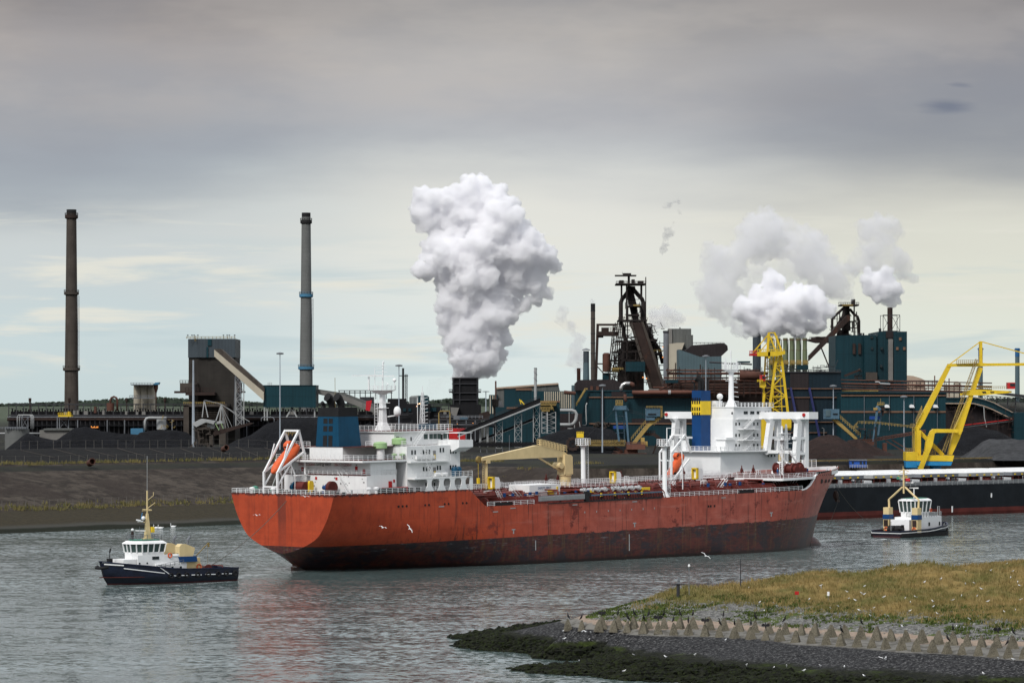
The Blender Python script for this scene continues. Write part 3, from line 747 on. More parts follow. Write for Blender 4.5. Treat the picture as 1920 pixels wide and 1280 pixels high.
tanker = thing('tanker_ship', 'large faded red tanker with white deckhouse and blue funnel, riding high', 'tanker', tuple(TO)); tanker.rotation_euler = TROT
def lerp(a, b, t): return a + (b - a) * t
zt_x = [0, 39.7, 41, 43, 45.5, 46.5, 157, 159.5, 161.8, 163.6, 164.8, 166, 176, 192]
zt_z = [16.6, 16.6, 16.4, 14.8, 12.9, 12.6, 12.45, 12.7, 13.5, 14.8, 15.9, 16.1, 16.6, 17.0]
ztop = lambda x: float(np.interp(x, zt_x, zt_z))
ST = {0: [(0, 3.8), (2.7, 4.1), (7.2, 5.5), (10.9, 7.15), (12.6, 8.85), (14.9, 12.3), (16.5, 16.6)],
      3: [(0, 1.1), (3.0, 2.7), (8.4, 4.9), (12.2, 7.0), (14.0, 9.0), (15.6, 12.3), (16.5, 16.6)],
      9: [(.5, -1.2), (3.0, 1.4), (7.5, 3.0), (12.8, 6.2), (14.8, 9.0), (16.0, 12.3), (16.5, 16.6)],
      15: [(.9, -5), (3.6, .3), (8.6, 2.6), (13.6, 5.6), (15.4, 8.4), (16.3, 12.3), (16.5, 16.6)],
      22: [(1.6, -7), (6.2, 0), (10.6, 2.4), (14.6, 5.2), (16.0, 8.0), (16.5, 12.3), (16.5, 16.6)],
      30: [(3.0, -7), (9.6, 0), (13.2, 2.6), (15.6, 5.2), (16.4, 8.0), (16.5, 12.3), (16.5, 16.6)],
      45: [(8, -7), (14.3, 0), (15.7, 2.4), (16.4, 5.2), (16.5, 8.0), (16.5, 10), (16.5, 12.6)],
      60: [(14, -7), (16.45, -1), (16.5, 2.4), (16.5, 5.2), (16.5, 8.0), (16.5, 10), (16.5, 12.6)]}
NL = 22
def section(x):
    ks = sorted(ST)
    if x >= 60: base = ST[60]
    else:
        a = max(k for k in ks if k <= x); b = min([k for k in ks if k > x]); t = (x - a) / (b - a)
        base = [(lerp(p[0], q[0], t), lerp(p[1], q[1], t)) for p, q in zip(ST[a], ST[b])]
    u = np.linspace(0, len(base) - 1, NL); k = np.arange(len(base))
    # smooth the polygon a little by cubic-like interpolation
    w = np.interp(u, k, [p[0] for p in base]); z = np.interp(u, k, [p[1] for p in base])
    for _ in range(2):
        w[1:-1] = (w[:-2] + 2 * w[1:-1] + w[2:]) / 4; z[1:-1] = (z[:-2] + 2 * z[1:-1] + z[2:]) / 4
    z = z[0] + (z - z[0]) * (ztop(x) - z[0]) / (z[-1] - z[0])
    return list(zip(w.tolist(), z.tolist()))
def xs_of(z): return float(np.interp(z, [-7, -2.7, .3, 5.5, 10.9, 16.7, 17.2], [180.2, 180.5, 181.3, 183.3, 186.6, 191.8, 192.4]))
def xe_of(z): return float(np.interp(z, [-7, -2.7, 12], [125, 135, 150]))
def half_w(x, z):
    xe, xs = xe_of(z), xs_of(z)
    if x <= xe: return 16.5
    if x >= xs: return 0.06
    return 16.5 * (1 - ((x - xe) / (xs - xe)) ** 2)
cols = []
for x in [0, 1, 2.5, 4, 6, 9, 12, 15, 18, 22, 26, 30, 34, 37, 39.7, 40.4, 41, 42, 43, 44.3, 45.5, 46.5, 52, 60, 75, 90, 105, 120, 125]:
    cols.append([(x, w, z) for w, z in section(x)])
for x in [132, 139, 146, 150, 153, 156, 158, 159.5, 160.6, 161.8, 162.8, 163.6, 164.8, 166, 168.5]:
    zz_ = np.linspace(-7, ztop(x), NL); cols.append([(x, half_w(x, z), float(z)) for z in zz_])
for u in np.linspace(0, 1, 17)[1:]:
    u = 1 - (1 - u) ** 1.5
    c_ = []
    for k in range(NL):
        t = k / (NL - 1); zb = lerp(-7, 16.4, t); x0 = 168.5; xs = xs_of(lerp(-7, 17.0, t)); x = lerp(x0, xs, u); z = lerp(-7, ztop(x), t)
        c_.append((x, half_w(x, z) if u < 1 else .06, z))
    cols.append(c_)
vs = []; fs = []; nc = len(cols)
for c_ in cols: vs += [(x, -w, z) for x, w, z in c_]
for c_ in cols: vs += [(x, w, z) for x, w, z in c_]
OFS = nc * NL
for i in range(nc - 1):
    for k in range(NL - 1):
        a = i * NL + k; fs.append((a, a + NL, a + NL + 1, a + 1)); b_ = a + OFS; fs.append((b_, b_ + 1, b_ + NL + 1, b_ + NL))
mh = MB(); mh.add(vs, fs); hull = mh.build('hull', 'tanker_hull', tanker, smooth=True)
try: hull.data.set_sharp_from_angle(angle=math.radians(28))
except Exception: pass
mt = MB(); tv = []; fT = []
for k in range(NL): tv += [(0.0, -cols[0][k][1], cols[0][k][2]), (0.0, cols[0][k][1], cols[0][k][2])]
fT = [(2 * k, 2 * k + 1, 2 * k + 3, 2 * k + 2) for k in range(NL - 1)]
mt.add(tv, fT); mt.build('transom', 'tanker_hull', tanker)
# skeg, rudder
m = MB(); m.extr([(3.2, 2.4), (3.3, .9), (7.6, .2), (7.7, -7), (22, -7), (22, 1.5)], -.5, .5); m.build('skeg', 'tanker_hull', tanker)
m = MB(); m.extr([(2.7, .85), (7.2, .15), (7.3, -7), (2.9, -7)], -.35, .35); m.build('rudder', 'tanker_hull', tanker)
m = MB()
for sg in (-1,): pass
vb = []; nb_ = 12; mb_ = 9
m.ball((179.0, 0, -4.6), 5.6, 2.3, 4.6, 16, 10); m.build('bulbous_bow', 'tanker_hull', tanker, smooth=True)
m = MB()
for x, z in ((54.6, 7.0), (95.1, 6.8), (144.8, 7.3)): m.box(x - .55, x + .55, -16.56, -16.45, z, z + .24); m.box(x - .15, x + .15, -16.56, -16.45, z - .8, z)
for x, z0, z1 in ((61.7, 2.2, 4.4), (93.2, .6, 4.4)): m.box(x - .12, x + .12, -16.56, -16.45, z0, z1)
for x, z in ((48.9, 11.2), (54.5, 11.8), (74.8, 11.8), (95.2, 11.8), (32, 13), (127, 11.6)): m.box(x - .8, x + .8, -16.56, -16.45, z, z + .22)
for x in range(78, 106, 4): m.box(x, x + .22, -16.56, -16.45, 9.9, 10.3)
m.split('hull_mark', 'pale_steel', tanker)
m = MB()
for x in (19, 20.2, 21.4, 27, 28.2, 33, 34.2, 38.6, 39.8): m.cyl((x, -16.56, 13.6), (x, -16.4, 13.6), .26, n=8)
for x in (121.2, 122, 123.4): m.box(x, x + .5, -16.56, -16.45, 9.6, 10.1)
m.split('hull_port', 'soot_black', tanker)
# decks
def deck_poly(xa, xb, z, inset=.05, st=3.0):
    xs_ = list(np.arange(xa, xb, st)) + [xb]; L = []
    for x in xs_:
        if x < 60: w = float(np.interp(x, [0, 60], [16.5, 16.5]))
        else: w = half_w(x, z)
        L.append((x, w - inset))
    return [(x, -w) for x, w in L] + [(x, w) for x, w in L[::-1]]
m = MB(); m.prism(deck_poly(0.1, 40.6, 16.5), 16.35, 16.5); m.prism(deck_poly(40.5, 164.5, 12.4), 12.2, 12.4); m.prism(deck_poly(149.5, 166, 15.4), 15.0, 15.55); m.prism(deck_poly(165.9, 191.0, 15.9, .12, 2), 15.4, 15.62)
m.box(40.45, 40.6, -16.3, 16.3, 12.4, 16.4); m.build('deck', 'deck_floor', tanker)
m = MB()
e = [(x, half_w(x, 15.4)) for x in np.arange(149.5, 165, 1.5)]
for (xa, wa), (xb, wb) in zip(e, e[1:]):
    for sg in (-1, 1): m.bar((xa, sg * wa, 15.35), (xb, sg * wb, 15.35), .16, .62)
m.box(149.35, 149.5, -16.4, 16.4, 15.0, 15.62)
for sg in (-1, 1):
    cu = [(x, half_w(x, ztop(x)), ztop(x)) for x in (157.5, 159.5, 160.6, 161.8, 162.8, 163.6, 164.8, 165.6)]
    for (xa, wa, za), (xb, wb, zb) in zip(cu, cu[1:]): m.bar((xa, sg * (wa - .12), za), (xb, sg * (wb - .12), zb), .55, .22)
m.build('forecastle_edge', 'white_plain', tanker)
m = MB(); m.box(163.5, 163.8, -12.5, 12.5, 12.4, 15.2); m.build('forecastle_bulkhead', 'soot_black', tanker)  # black colour stands in for the deep shade under the forecastle overhang
m = MB()      # bulwark inside at the very bow
cu = [(x, half_w(x, 16.6)) for x in np.linspace(177.5, 191.2, 12)]
for (xa, wa), (xb, wb) in zip(cu, cu[1:]):
    for sg in (-1, 1):
        za, zb = ztop(xa) + .12, ztop(xb) + .12; wa2, wb2 = max(wa - .18, .05), max(wb - .18, .05)
        m.add([(xa, sg * wa2, 15.6), (xb, sg * wb2, 15.6), (xb, sg * wb2, zb + .12), (xa, sg * wa2, za + .1), (xa, sg * (wa2 + .14), 15.6), (xb, sg * (wb2 + .14), 15.6), (xb, sg * (wb2 + .14), zb + .12), (xa, sg * (wa2 + .14), za + .1)],
              [(0, 1, 2, 3), (7, 6, 5, 4), (3, 2, 6, 7), (0, 3, 7, 4), (1, 5, 6, 2)])
m.build('bulwark', 'white_plain', tanker)
m = MB()
for x in (168.6, 172.4, 176.0):
    w = half_w(x, 14.3); w2 = half_w(x + 1.5, 14.3)
    m.add([(x, -w - .05, 13.7), (x + 1.5, -w2 - .05, 13.8), (x + 1.5, -w2 - .08, 14.9), (x, -w - .08, 14.8), (x, -w + .3, 13.7), (x + 1.5, -w2 + .3, 13.8), (x + 1.5, -w2 + .3, 14.9), (x, -w + .3, 14.8)], [(3, 2, 1, 0), (4, 5, 6, 7), (0, 1, 5, 4), (2, 3, 7, 6)])
m.split('fairlead_opening', 'soot_black', tanker)
m = MB(); m.ball((186.2, -3.6, 9.9), .8, .7, 1.2, 8, 6); m.bar((185.6, -3.9, 11.2), (186.2, -4.1, 8.4), .5); m.bar((185.1, -4.5, 8.6), (187.3, -3.7, 8.5), .5); m.build('anchor', 'rust_dark', tanker)
# railings
m = MB(); R_ = .055
w0 = 16.35
m.rail([(.15, w0, 16.5), (.15, -w0, 16.5)], 1.1, 1.5, R_); m.rail([(.15, -w0, 16.5), (27.6, -w0, 16.5)], 1.1, 1.7, R_); m.rail([(.15, w0, 16.5), (40, w0, 16.5)], 1.1, 2.2, R_)
m.rail([(46.5, -w0, 12.45), (61.5, -w0, 12.45)], 1.1, 2.2, R_); m.rail([(106, -w0, 12.4)] + [(x, -half_w(x, 12.4) + .15, 12.4) for x in (150, 154, 158)], 1.1, 1.75, R_)
m.rail([(46.5, w0, 12.45), (150, w0, 12.4)], 1.1, 2.5, R_)
m.rail([(x, -half_w(x, 15.5) + .2, 15.6) for x in (149.8, 154, 158, 162, 165.5, 169, 173, 177)], 1.1, 2.0, R_)
m.rail([(x, half_w(x, 15.5) - .2, 15.6) for x in (149.8, 154, 158, 162, 165.5, 169, 173, 177)], 1.1, 2.0, R_)
m.rail([(149.6, -15.5, 15.6), (149.6, 15.5, 15.6)], 1.1, 2.0, R_)
m.build('railing', 'white_plain', tanker)
# deck girders
def girder():
    q = [(-15.6, 12.3), (-15.3, 13.4), (-14.9, 14.05), (-14.2, 14.35), (14.2, 14.35), (14.9, 14.05), (15.3, 13.4), (15.6, 12.3), (15.2, 12.3), (14.9, 13.2), (14.4, 13.75), (13.6, 13.9), (-13.6, 13.9), (-14.4, 13.75), (-14.9, 13.2), (-15.2, 12.3)]
    m = MB(); m.extx([(-15.0, 12.3), (-14.7, 13.6), (-14.0, 14.1), (14.0, 14.1), (14.7, 13.6), (15.0, 12.3)], -.05, .05)
    out = [(-15.5, 12.4), (-15.2, 13.6), (-14.7, 14.15), (-13.9, 14.3), (13.9, 14.3), (14.7, 14.15), (15.2, 13.6), (15.5, 12.4)]
    for a, b in zip(out, out[1:]): m.bar((0, a[0], a[1]), (0, b[0], b[1]), .34, .12)
    return m
g0 = None
for k, x in enumerate(np.arange(48, 160, 4.55)):
    if g0 is None: g0 = girder().build('deck_girder', 'deck_red', tanker); o = g0
    else: o = g0.copy(); COL.objects.link(o); o.parent = tanker
    sc = min(1, (half_w(x, 12.4)) / 16.3); o.location = (x, 0, 0); o.scale = (1, sc, 1)
# pipes running along the deck
m = MB()
for k, (y, z, r) in enumerate([(-5.2, 14.75, .28), (-4.3, 14.8, .34), (-3.2, 14.8, .28), (-2.3, 14.7, .2), (2.4, 14.8, .28), (3.4, 14.8, .34), (4.5, 14.8, .28), (5.4, 14.7, .2), (-7.3, 14.6, .14), (-8.2, 14.6, .12)]):
    m.tube([(44, y, z), (150, y, z)], r, 8)
for x in np.arange(58, 150, 8.2):
    for sg in (-1, 1):
        y2 = sg * random.uniform(8, 13); m.tube([(x, sg * 4.3, 14.8), (x, sg * 5.5, 15.2), (x, y2, 15.2), (x, y2 + sg * .3, 14.4), (x, y2 + sg * .3, 12.5)], .2, 6)
        m.tube([(x + 2.4, sg * 3.3, 14.8), (x + 2.4, y2 * .8, 14.9), (x + 2.4, y2 * .8, 12.6)], .14, 6)
for k in range(60):
    x = random.uniform(47, 157); y = random.uniform(-13, 13); m.cyl((x, y, 12.4), (x, y, 13.2 + random.random() * 1.2), random.uniform(.15, .45), n=8)
m.build('deck_piping', 'pipe_red', tanker, smooth='auto')
m = MB()
for k in range(9):
    x = 82.5 + k * 2.35
    for sg in (-1, 1):
        m.tube([(x, 0, 14.9), (x, sg * 11.4, 14.9)], .34, 8)
m.build('manifold_pipes', 'pipe_red', tanker, smooth='auto')
m = MB()
for k in range(9):
    x = 82.5 + k * 2.35
    for sg in (-1, 1): m.cyl((x, sg * 11.3, 14.9), (x, sg * 12.9, 14.9), .42, n=10); m.cyl((x, sg * 12.3, 14.9), (x, sg * 12.5, 14.9), .62, n=10)
m.split('manifold_flange', 'steel_pipe', tanker, smooth='auto')
m = MB()
for x in (84, 103.5):
    m.box(x - 1.3, x + 1.3, -12.8, -12.3, 14.2, 14.9)
for k in range(9): m.box(82.4 + k * 2.35, 82.8 + k * 2.35, -13.4, -13.1, 13.3, 14.1)
m.split('valve_marker', 'bright_yellow', tanker)
m = MB()
for k in range(26):
    x = random.uniform(48, 156); y = random.uniform(-14.6, -6); m.box(x, x + .5, y, y + .5, 14.3, 14.3 + random.uniform(.3, .9))
m.split('deck_fitting', 'deep_blue', tanker)
# catwalk
m = MB(); m.box(44, 150, -1.1, 1.1, 15.55, 15.68); m.box(82, 104, -9.5, 9.5, 15.4, 15.5)
for x in np.arange(46, 150, 4.55): m.bar((x, -1, 14.2), (x, -1, 15.6), .14); m.bar((x, 1, 14.2), (x, 1, 15.6), .14)
m.build('catwalk', 'deck_red', tanker)
m = MB(); m.rail([(44, -1.15, 15.68), (150, -1.15, 15.68)], 1.15, 1.6, R_, 3); m.rail([(44, 1.15, 15.68), (150, 1.15, 15.68)], 1.15, 1.6, R_, 3)
m.rail([(82, -9.5, 15.5), (104, -9.5, 15.5), (104, -1.2, 15.5)], 1.1, 1.5, R_); m.rail([(82, -1.2, 15.5), (82, -9.5, 15.5)], 1.1, 1.5, R_); m.rail([(82, 9.5, 15.5), (104, 9.5, 15.5)], 1.1, 1.5, R_)
for k, (x, y) in enumerate([(57, -5), (117, -8), (128.5, -8), (132, -5), (142, -8)]): m.rail([(x, y, 14.3), (x + 2.4, y, 14.3), (x + 2.4, y + 2, 14.3)], 1.1, 1.2, R_)
m.build('catwalk_railing', 'white_plain', tanker)
for x, y, dx in ((66.5, -8, -3.5), (96.5, -12, -3.2), (112, -12.3, -3), (131, -11, 3.6), (118, -6, 3.2), (155, -11, -3.5), (160, -10, 3.3), (58, -10, -2)):
    m = MB(); m.stair((x, y, 12.5), (x + dx, y, 15.6), .9, .06, Vector((0, 1, 0)), 7); m.build('stair', 'white_plain', tanker)
# red vent posts with white cages
for x, y in ((64.5, 2), (67.5, 2), (86, 3), (90, 3), (108, 2), (111, 2), (135, 3), (139, 3), (157, 3), (161.5, 3)):
    m = MB(); m.cyl((0, 0, -.2), (0, 0, 3.4), .22, n=8); m.cyl((0, 0, 2.4), (0, 0, 3.1), .4, n=8); m.cyl((0, 0, 3.4), (0, 0, 4.0), .12, n=6); o = m.build('vent_post', 'deck_red', tanker); o.location = (x, y, 14.3)
    m = MB()
    for a, b in ((.5, -.6), (2.0, -.6)): pass
    m.rail([(.4, -.7, 1.6), (2.0, -.7, 1.6), (2.0, .7, 1.6)], 1.1, .8, R_, 2); o2 = m.build('guard_cage', 'white_plain', o)
# yellow framed shelters
for x in (63.2, 104.5, 134.2):
    m = MB(); m.extr([(-.2, 0), (1.5, 0), (1.5, 2.0), (1.1, 2.6), (-.2, 2.6)], -.8, .8); o = m.build('deck_shelter', 'white_plain', tanker); o.location = (x, -1.8, 15.7)
    m = MB(); m.box(-.9, -.2, -.85, -.6, 0, 2.7); m.box(-.9, -.2, .6, .85, 0, 2.7); m.box(-.9, -.2, -.85, .85, 2.45, 2.75); m.box(-.9, -.2, -.85, .85, 0, .25); m.build('door_frame', 'bright_yellow', o)
# white deckhouse midship
m = MB(); m.box(69.2, 79.4, -7.6, -1, 13.5, 16.4); m.build('midship_house', 'white_paint', tanker)
m = MB(); m.box(75.2, 77.2, -7.75, -7.6, 14.0, 15.2); m.box(78.2, 78.6, -7.75, -7.6, 15.2, 15.8); m.split('fire_box', 'bright_yellow', tanker)
# cream deck crane
cr = MB(); cr.lathe((89.3, 0, 12.4), [(1.35, 0), (1.35, 5.4), (1.55, 5.5), (1.55, 5.7)], 18); cr.build('crane_pedestal', 'cream_paint', tanker, smooth='auto')
cr = MB(); cr.extr([(87.9, 18.2), (90.7, 18.2), (90.6, 22.3), (90.0, 22.8), (88.0, 22.8)], -1.25, 1.25); c1 = cr.build('crane_house', 'cream_paint', tanker)
m = MB(); m.extr([(89.9, 22.7), (88.5, 23.5), (81.3, 25.2), (79.2, 25.2), (61.0, 22.75), (61.0, 22.15), (79.0, 22.25), (88.0, 22.25)], -.6, .6); m.build('crane_boom', 'cream_paint', c1)
m = MB(); m.rail([(80.8, -.7, 25.0), (89.2, -.7, 23.4)], 1.5, 1.1, .09, 3); m.rail([(80.8, .9, 25.0), (89.2, .9, 23.4), (89.2, -.7, 23.4)], 1.5, 1.1, .09, 3); m.rail([(80.8, -.7, 25), (80.8, .9, 25)], 1.5, .8, .09, 3); m.build('boom_platform', 'cream_paint', c1)
m = MB(); m.bar((80.3, 0, 22.3), (88.2, 0, 18.8), .34); m.cyl((86.9, -1.2, 20.3), (86.9, 1.2, 20.3), .75, n=12); m.build('luffing_cylinder', 'cream_paint', c1)
m = MB(); m.cyl((60.5, -.3, 22.4), (60.5, .3, 22.4), .78, n=14); m.build('boom_sheave', 'ochre', c1); m = MB(); m.bar((60.3, 0, 22), (60.3, 0, 17.9), .05); m.box(60.0, 60.6, -.25, .25, 16.9, 18.2); m.build('hook_block', 'bright_yellow', c1)
m = MB(); m.cyl((62.9, 0, 12.4), (62.9, 0, 21.6), .36, n=10); m.box(62.3, 63.5, -.8, .8, 21.5, 22.15); m.build('boom_rest', 'cream_paint', tanker)
m = MB(); m.stair((61.9, 0, 13), (61.9, 0, 21.6), .5, .04, Vector((0, 1, 0)), 22); m.build('boom_rest_ladder', 'cream_paint', tanker)
# white hose posts
for y, lab in ((13.0, None), (-13.2, None)):
    m = MB(); m.lathe((0, 0, 0), [(1.25, 0), (.9, .5), (.58, 1.2), (.55, 11.4), (1.0, 12.0)], 14); o = m.build('hose_post', 'white_plain', tanker, smooth='auto'); o.location = (109.6, y, 12.4)
    m = MB(); m.lathe((0, 0, 12.0), [(1.5, 0), (1.5, .12)], 12); m.rail([(-1.25, -1.25, 12.1), (1.25, -1.25, 12.1), (1.25, 1.25, 12.1), (-1.25, 1.25, 12.1), (-1.25, -1.25, 12.1)], 1.5, .8, .08, 3); m.build('lookout_platform', 'white_plain', o)
    m = MB(); m.stair((1.6, 0, .3), (1.6, 0, 12), .5, .05, Vector((0, 1, 0)), 30); m.build('ladder', 'white_plain', o)
m = MB(); m.tube([(110.5, -13.2, 24.5), (110.5, -13.2, 28.6), (115.5, -13.2, 28.6), (116.0, -13.2, 19), (116.0, -13.2, 14)], .13, 6); m.build('light_gantry', 'white_plain', tanker)
# stowed accommodation ladders at the ship's side
m = MB(); m.box(63.2, 78.0, -16.75, -16.1, 13.1, 14.3); lad = m.build('boarding_ladder', 'grey_steel', tanker)
m = MB()
for k in range(42): m.box(63.3 + k * .35, 63.45 + k * .35, -16.85, -16.75, 13.2, 14.2)
m.build('ladder_ribs', 'pale_steel', lad)
m = MB(); m.box(78.4, 104.8, -16.5, -16.2, 12.55, 12.75); m.box(66, 104.8, -16.62, -16.2, 12.4, 12.6)
for k in range(30): m.bar((78.6 + k * .9, -16.4, 12.6), (78.6 + k * .9, -16.4, 13.7), .1); m.bar((78.6 + k * .9, -16.4, 12.6), (79.5 + k * .9, -16.4, 13.7), .07)
m.build('ladder_cradle', 'black_paint', tanker)
m = MB(); m.box(79.4, 104.6, -16.7, -16.1, 13.7, 14.0); m.build('long_gangway', 'machine_blue', tanker)
m = MB(); m.box(78.2, 79.3, -16.9, -16.2, 12.6, 14.9); m.cyl((79.5, -16.95, 14.1), (79.5, -16.3, 14.1), .5, n=10); m.build('ladder_winch', 'black_paint', tanker)
for x in (49, 133): m = MB(); m.box(x, x + 5.5, -16.45, -15.9, 12.4, 13.3); m.build('mooring_roller', 'soot_black', tanker)
m = MB()
for k in range(6): m.cyl((167.5 + k * 1.7, -half_w(167.5 + k * 1.7, 15.6) + .5, 15.6), (167.5 + k * 1.7, -half_w(167.5 + k * 1.7, 15.6) + .5, 16.7), .55, n=8)
m.split('bow_roller', 'soot_black', tanker)

# ---------------------------------------------------------------- aft deckhouse
def wins(mb, x0, n, dx, w, h, z, y, t=.05):
    for k in range(n): mb.box(x0 + k * dx, x0 + k * dx + w, y - t, y + .02, z, z + h)
def hollow(name, x0, x1, y0, y1, z0, z1, mat='white_paint', par=None):
    m = MB(); m.box(x0, x1, y0, y1, z0, z1); return m.build(name, mat, par or tanker)
lower = hollow('lower_deckhouse', 12.7, 21.6, -13.2, 13.2, 16.5, 20.35)
t2 = hollow('upper_deckhouse', 13.9, 21.5, -13.15, 12.4, 20.35, 23.2)
m = MB(); m.box(10.9, 26.0, -13.9, 14.2, 23.2, 23.62); m.box(21.6, 26.0, -13.4, -11, 23.0, 23.2); m.build('boat_deck', 'white_paint', tanker)
m = MB(); m.box(12.6, 13.9, -13.2, 13.2, 20.35, 20.5); m.box(11.2, 26, -13.8, 14.1, 23.62, 23.68); m.box(13.1, 41, -9.9, 9.9, 26.42, 26.48); m.build('deck_edge_trim', 'deck_floor', tanker)
casing = hollow('funnel_casing', 13.2, 24.2, -5.2, 5.4, 23.6, 26.4)
acc = hollow('accommodation_block', 24.1, 40.4, -14.0, 14.0, 16.5, 26.4)
m = MB(); m.extr([(26.0, 23.7), (26.0, 24.9), (26.5, 25.5), (33.6, 25.5), (33.6, 23.7)], -14.08, -13.95)
wh = hollow('wheelhouse', 24.3, 41.2, -9.8, 9.8, 26.4, 29.4)
m = MB(); m.box(23.9, 41.9, -10.4, 10.4, 29.4, 29.62); m.build('wheelhouse_roof', 'white_paint', tanker)
m = MB(); m.box(24.0, 41.8, -10.3, 10.3, 29.62, 29.68); m.build('monkey_island', 'deck_floor', tanker)
# side recess on the accommodation: darker alleyway with deck
m = MB()
for z in (19.55, 23.15):
    m.box(24.1, 42.0 if z < 20 else 36.5, -16.4 if z < 20 else -15.2, -13.9, z - .35, z)
    m.box(24.1, 40.4, 13.9, 16.2, z - .35, z)
m.box(40.3, 42.0, -16.4, 16.4, 19.2, 19.55); m.build('side_gallery_deck', 'white_paint', tanker)
pill = None
for x in (28.1, 31.8, 35.2, 38.6, 41.2):
    for y in (-16.25,):
        m = MB(); m.extr([(-.95, 0), (-.35, .7), (-.1, 1.4), (-.1, 2.1), (-.5, 2.7), (1.5, 2.7), (1.1, 2.1), (1.1, 1.4), (1.4, .7), (2.0, 0)], -.12, .12) if x < 41 else m.box(-.1, .8, -.12, .12, 0, 2.7)
        o = m.build('gallery_pillar', 'white_paint', tanker); o.location = (x, y, 16.5)
m = MB(); m.rail([(24.6, -16.3, 19.55), (41.9, -16.3, 19.55)], 1.1, 1.3, R_); m.rail([(26, -15.1, 23.15), (36.4, -15.1, 23.15)], 1.1, 1.4, R_)
m.rail([(12.8, 13.1, 20.4), (12.8, -13.1, 20.4), (21.5, -13.3, 20.4)], 1.1, 1.5, R_); m.rail([(11.1, 14.0, 23.65), (11.1, -13.8, 23.65), (25.9, -13.8, 23.65)], 1.1, 1.5, R_)
m.rail([(13.3, 5.3, 26.45), (13.3, 12, 26.45)], 1.1, 1.2, R_); m.rail([(20.2, -5.1, 26.45), (24.1, -9.7, 26.45), (24.1, -13.9, 26.45), (36.5, -13.9, 26.45)], 1.1, 1.5, R_)
m.rail([(24, -10.3, 29.65), (41.8, -10.3, 29.65), (41.8, 10.3, 29.65)], 1.25, 1.2, R_); m.rail([(24, 10.3, 29.65), (24, -10.3, 29.65)], 1.2, 1.4, R_); m.rail([(29, -16.3, 16.5), (42, -16.3, 16.5)], 1.05, 1.4, R_)
m.build('deckhouse_railing', 'white_plain', tanker)
m = MB(); m.box(13.2, 24.2, 5.4, 12.2, 26.1, 26.4); m.bar((13.5, 11.8, 23.6), (13.5, 11.8, 26.2), .2); m.bar((20, 11.8, 23.6), (20, 11.8, 26.2), .2); m.build('port_platform', 'white_paint', tanker)
# bridge wings
for sg in (-1, 1):
    m = MB(); m.extx([(sg * 9.8, 24.6), (sg * 14.2, 24.9), (sg * 16.6, 25.9), (sg * 16.6, 27.5), (sg * 9.8, 27.5)], 37.6, 41.9); o = m.build('bridge_wing', 'white_paint', tanker)
    m = MB()
    for x in (38, 41.6):
        for y in (12.6, 16.3): m.bar((x, sg * y, 27.5), (x, sg * y, 29.0), .09)
    m.box(37.6, 41.9, sg * 12.3, sg * 16.5, 29.0, 29.12); m.build('wing_canopy', 'white_plain', o)
# windows, doors, fittings
m = MB()
wins(m, 25.4, 2, .95, .38, .95, 24.6, -14.03); wins(m, 28.9, 3, .9, .4, .95, 24.6, -14.03); wins(m, 34.1, 2, .9, .38, .95, 24.9, -14.03); wins(m, 37.3, 3, .8, .38, .9, 24.5, -14.03)
wins(m, 28.9, 3, .9, .4, .9, 20.9, -14.03); wins(m, 33.2, 2, .8, .38, .95, 21.0, -14.03); wins(m, 37.2, 3, .8, .4, .95, 21.0, -14.03); wins(m, 29.6, 4, .85, .4, .9, 17.4, -14.03); wins(m, 34.6, 1, .9, .4, .9, 17.6, -14.03); wins(m, 37.8, 1, .9, .4, .9, 17.6, -14.03)
wins(m, 25.6, 2, .75, .3, .9, 27.4, -9.83); wins(m, 29.3, 1, .75, .3, .9, 27.4, -9.83)
m.split('window', 'glass_dark', tanker)
m = MB(); wins(m, 33.4, 1, 1, 1.15, 1.1, 27.75, -9.83); wins(m, 35.1, 3, 1.25, 1.05, 1.1, 27.75, -9.83); wins(m, 39.4, 2, .95, .8, 1.1, 27.75, -9.83)
for k in range(11): m.box(41.18, 41.26, -9.2 + k * 1.7, -7.8 + k * 1.7, 27.75, 28.85)
m.split('bridge_window', 'glass_green', tanker)
for x, z, y in ((32.0, 23.3, -14.02), (32.0, 19.65, -14.02), (24.9, 26.5, -9.82)):
    m = MB(); m.box(x, x + .85, y - .05, y + .02, z, z + 2.0); o = m.build('door', 'door_grey', tanker); m = MB(); m.box(x + .2, x + .75, y - .08, y - .05, z + .15, z + 1.15); m.build('door_panel', 'bright_yellow', o)
m = MB(); m.box(38.6, 39.2, -9.87, -9.8, 26.5, 28.7); m.build('wheelhouse_door', 'soot_black', tanker)
for y, z in ((-4.0, 17.4), (2.5, 17.4)): m = MB(); m.box(12.62, 12.7, y, y + .6, z + 1.9, z + 2.5); m.box(12.62, 12.7, y + 2, y + 2.8, z + .8, z + 1.5); m.build('fire_cabinet', 'signal_red', tanker)
m = MB(); m.box(19.2, 20.2, -13.28, -13.2, 16.9, 19.0); m.box(20.6, 21.1, -13.28, -13.2, 18.7, 19.3); m.build('red_locker', 'signal_red', tanker)
for (x, y, z) in ((13.85, 8.4, 21.4), (13.85, -8.8, 21.8), (13.85, -11.2, 21.2)): m = MB(); m.box(x - .1, x + .03, y - .35, y + .35, z - .5, z + .5); m.build('hose_box', 'signal_red', tanker)
m = MB()
for k in range(26):
    y = random.uniform(-12.8, 12); z = random.uniform(17.2, 22.9); m.box((12.6 if z < 20.2 else 13.8), (12.7 if z < 20.2 else 13.9), y, y + random.uniform(.1, .35), z, z + random.uniform(.1, .4))
for k in range(14): x = random.uniform(25, 40); z = random.uniform(17, 26); m.cyl((x, -14.1, z), (x, -14, z), .09, n=6)
m.split('wall_fitting', 'door_grey', tanker)
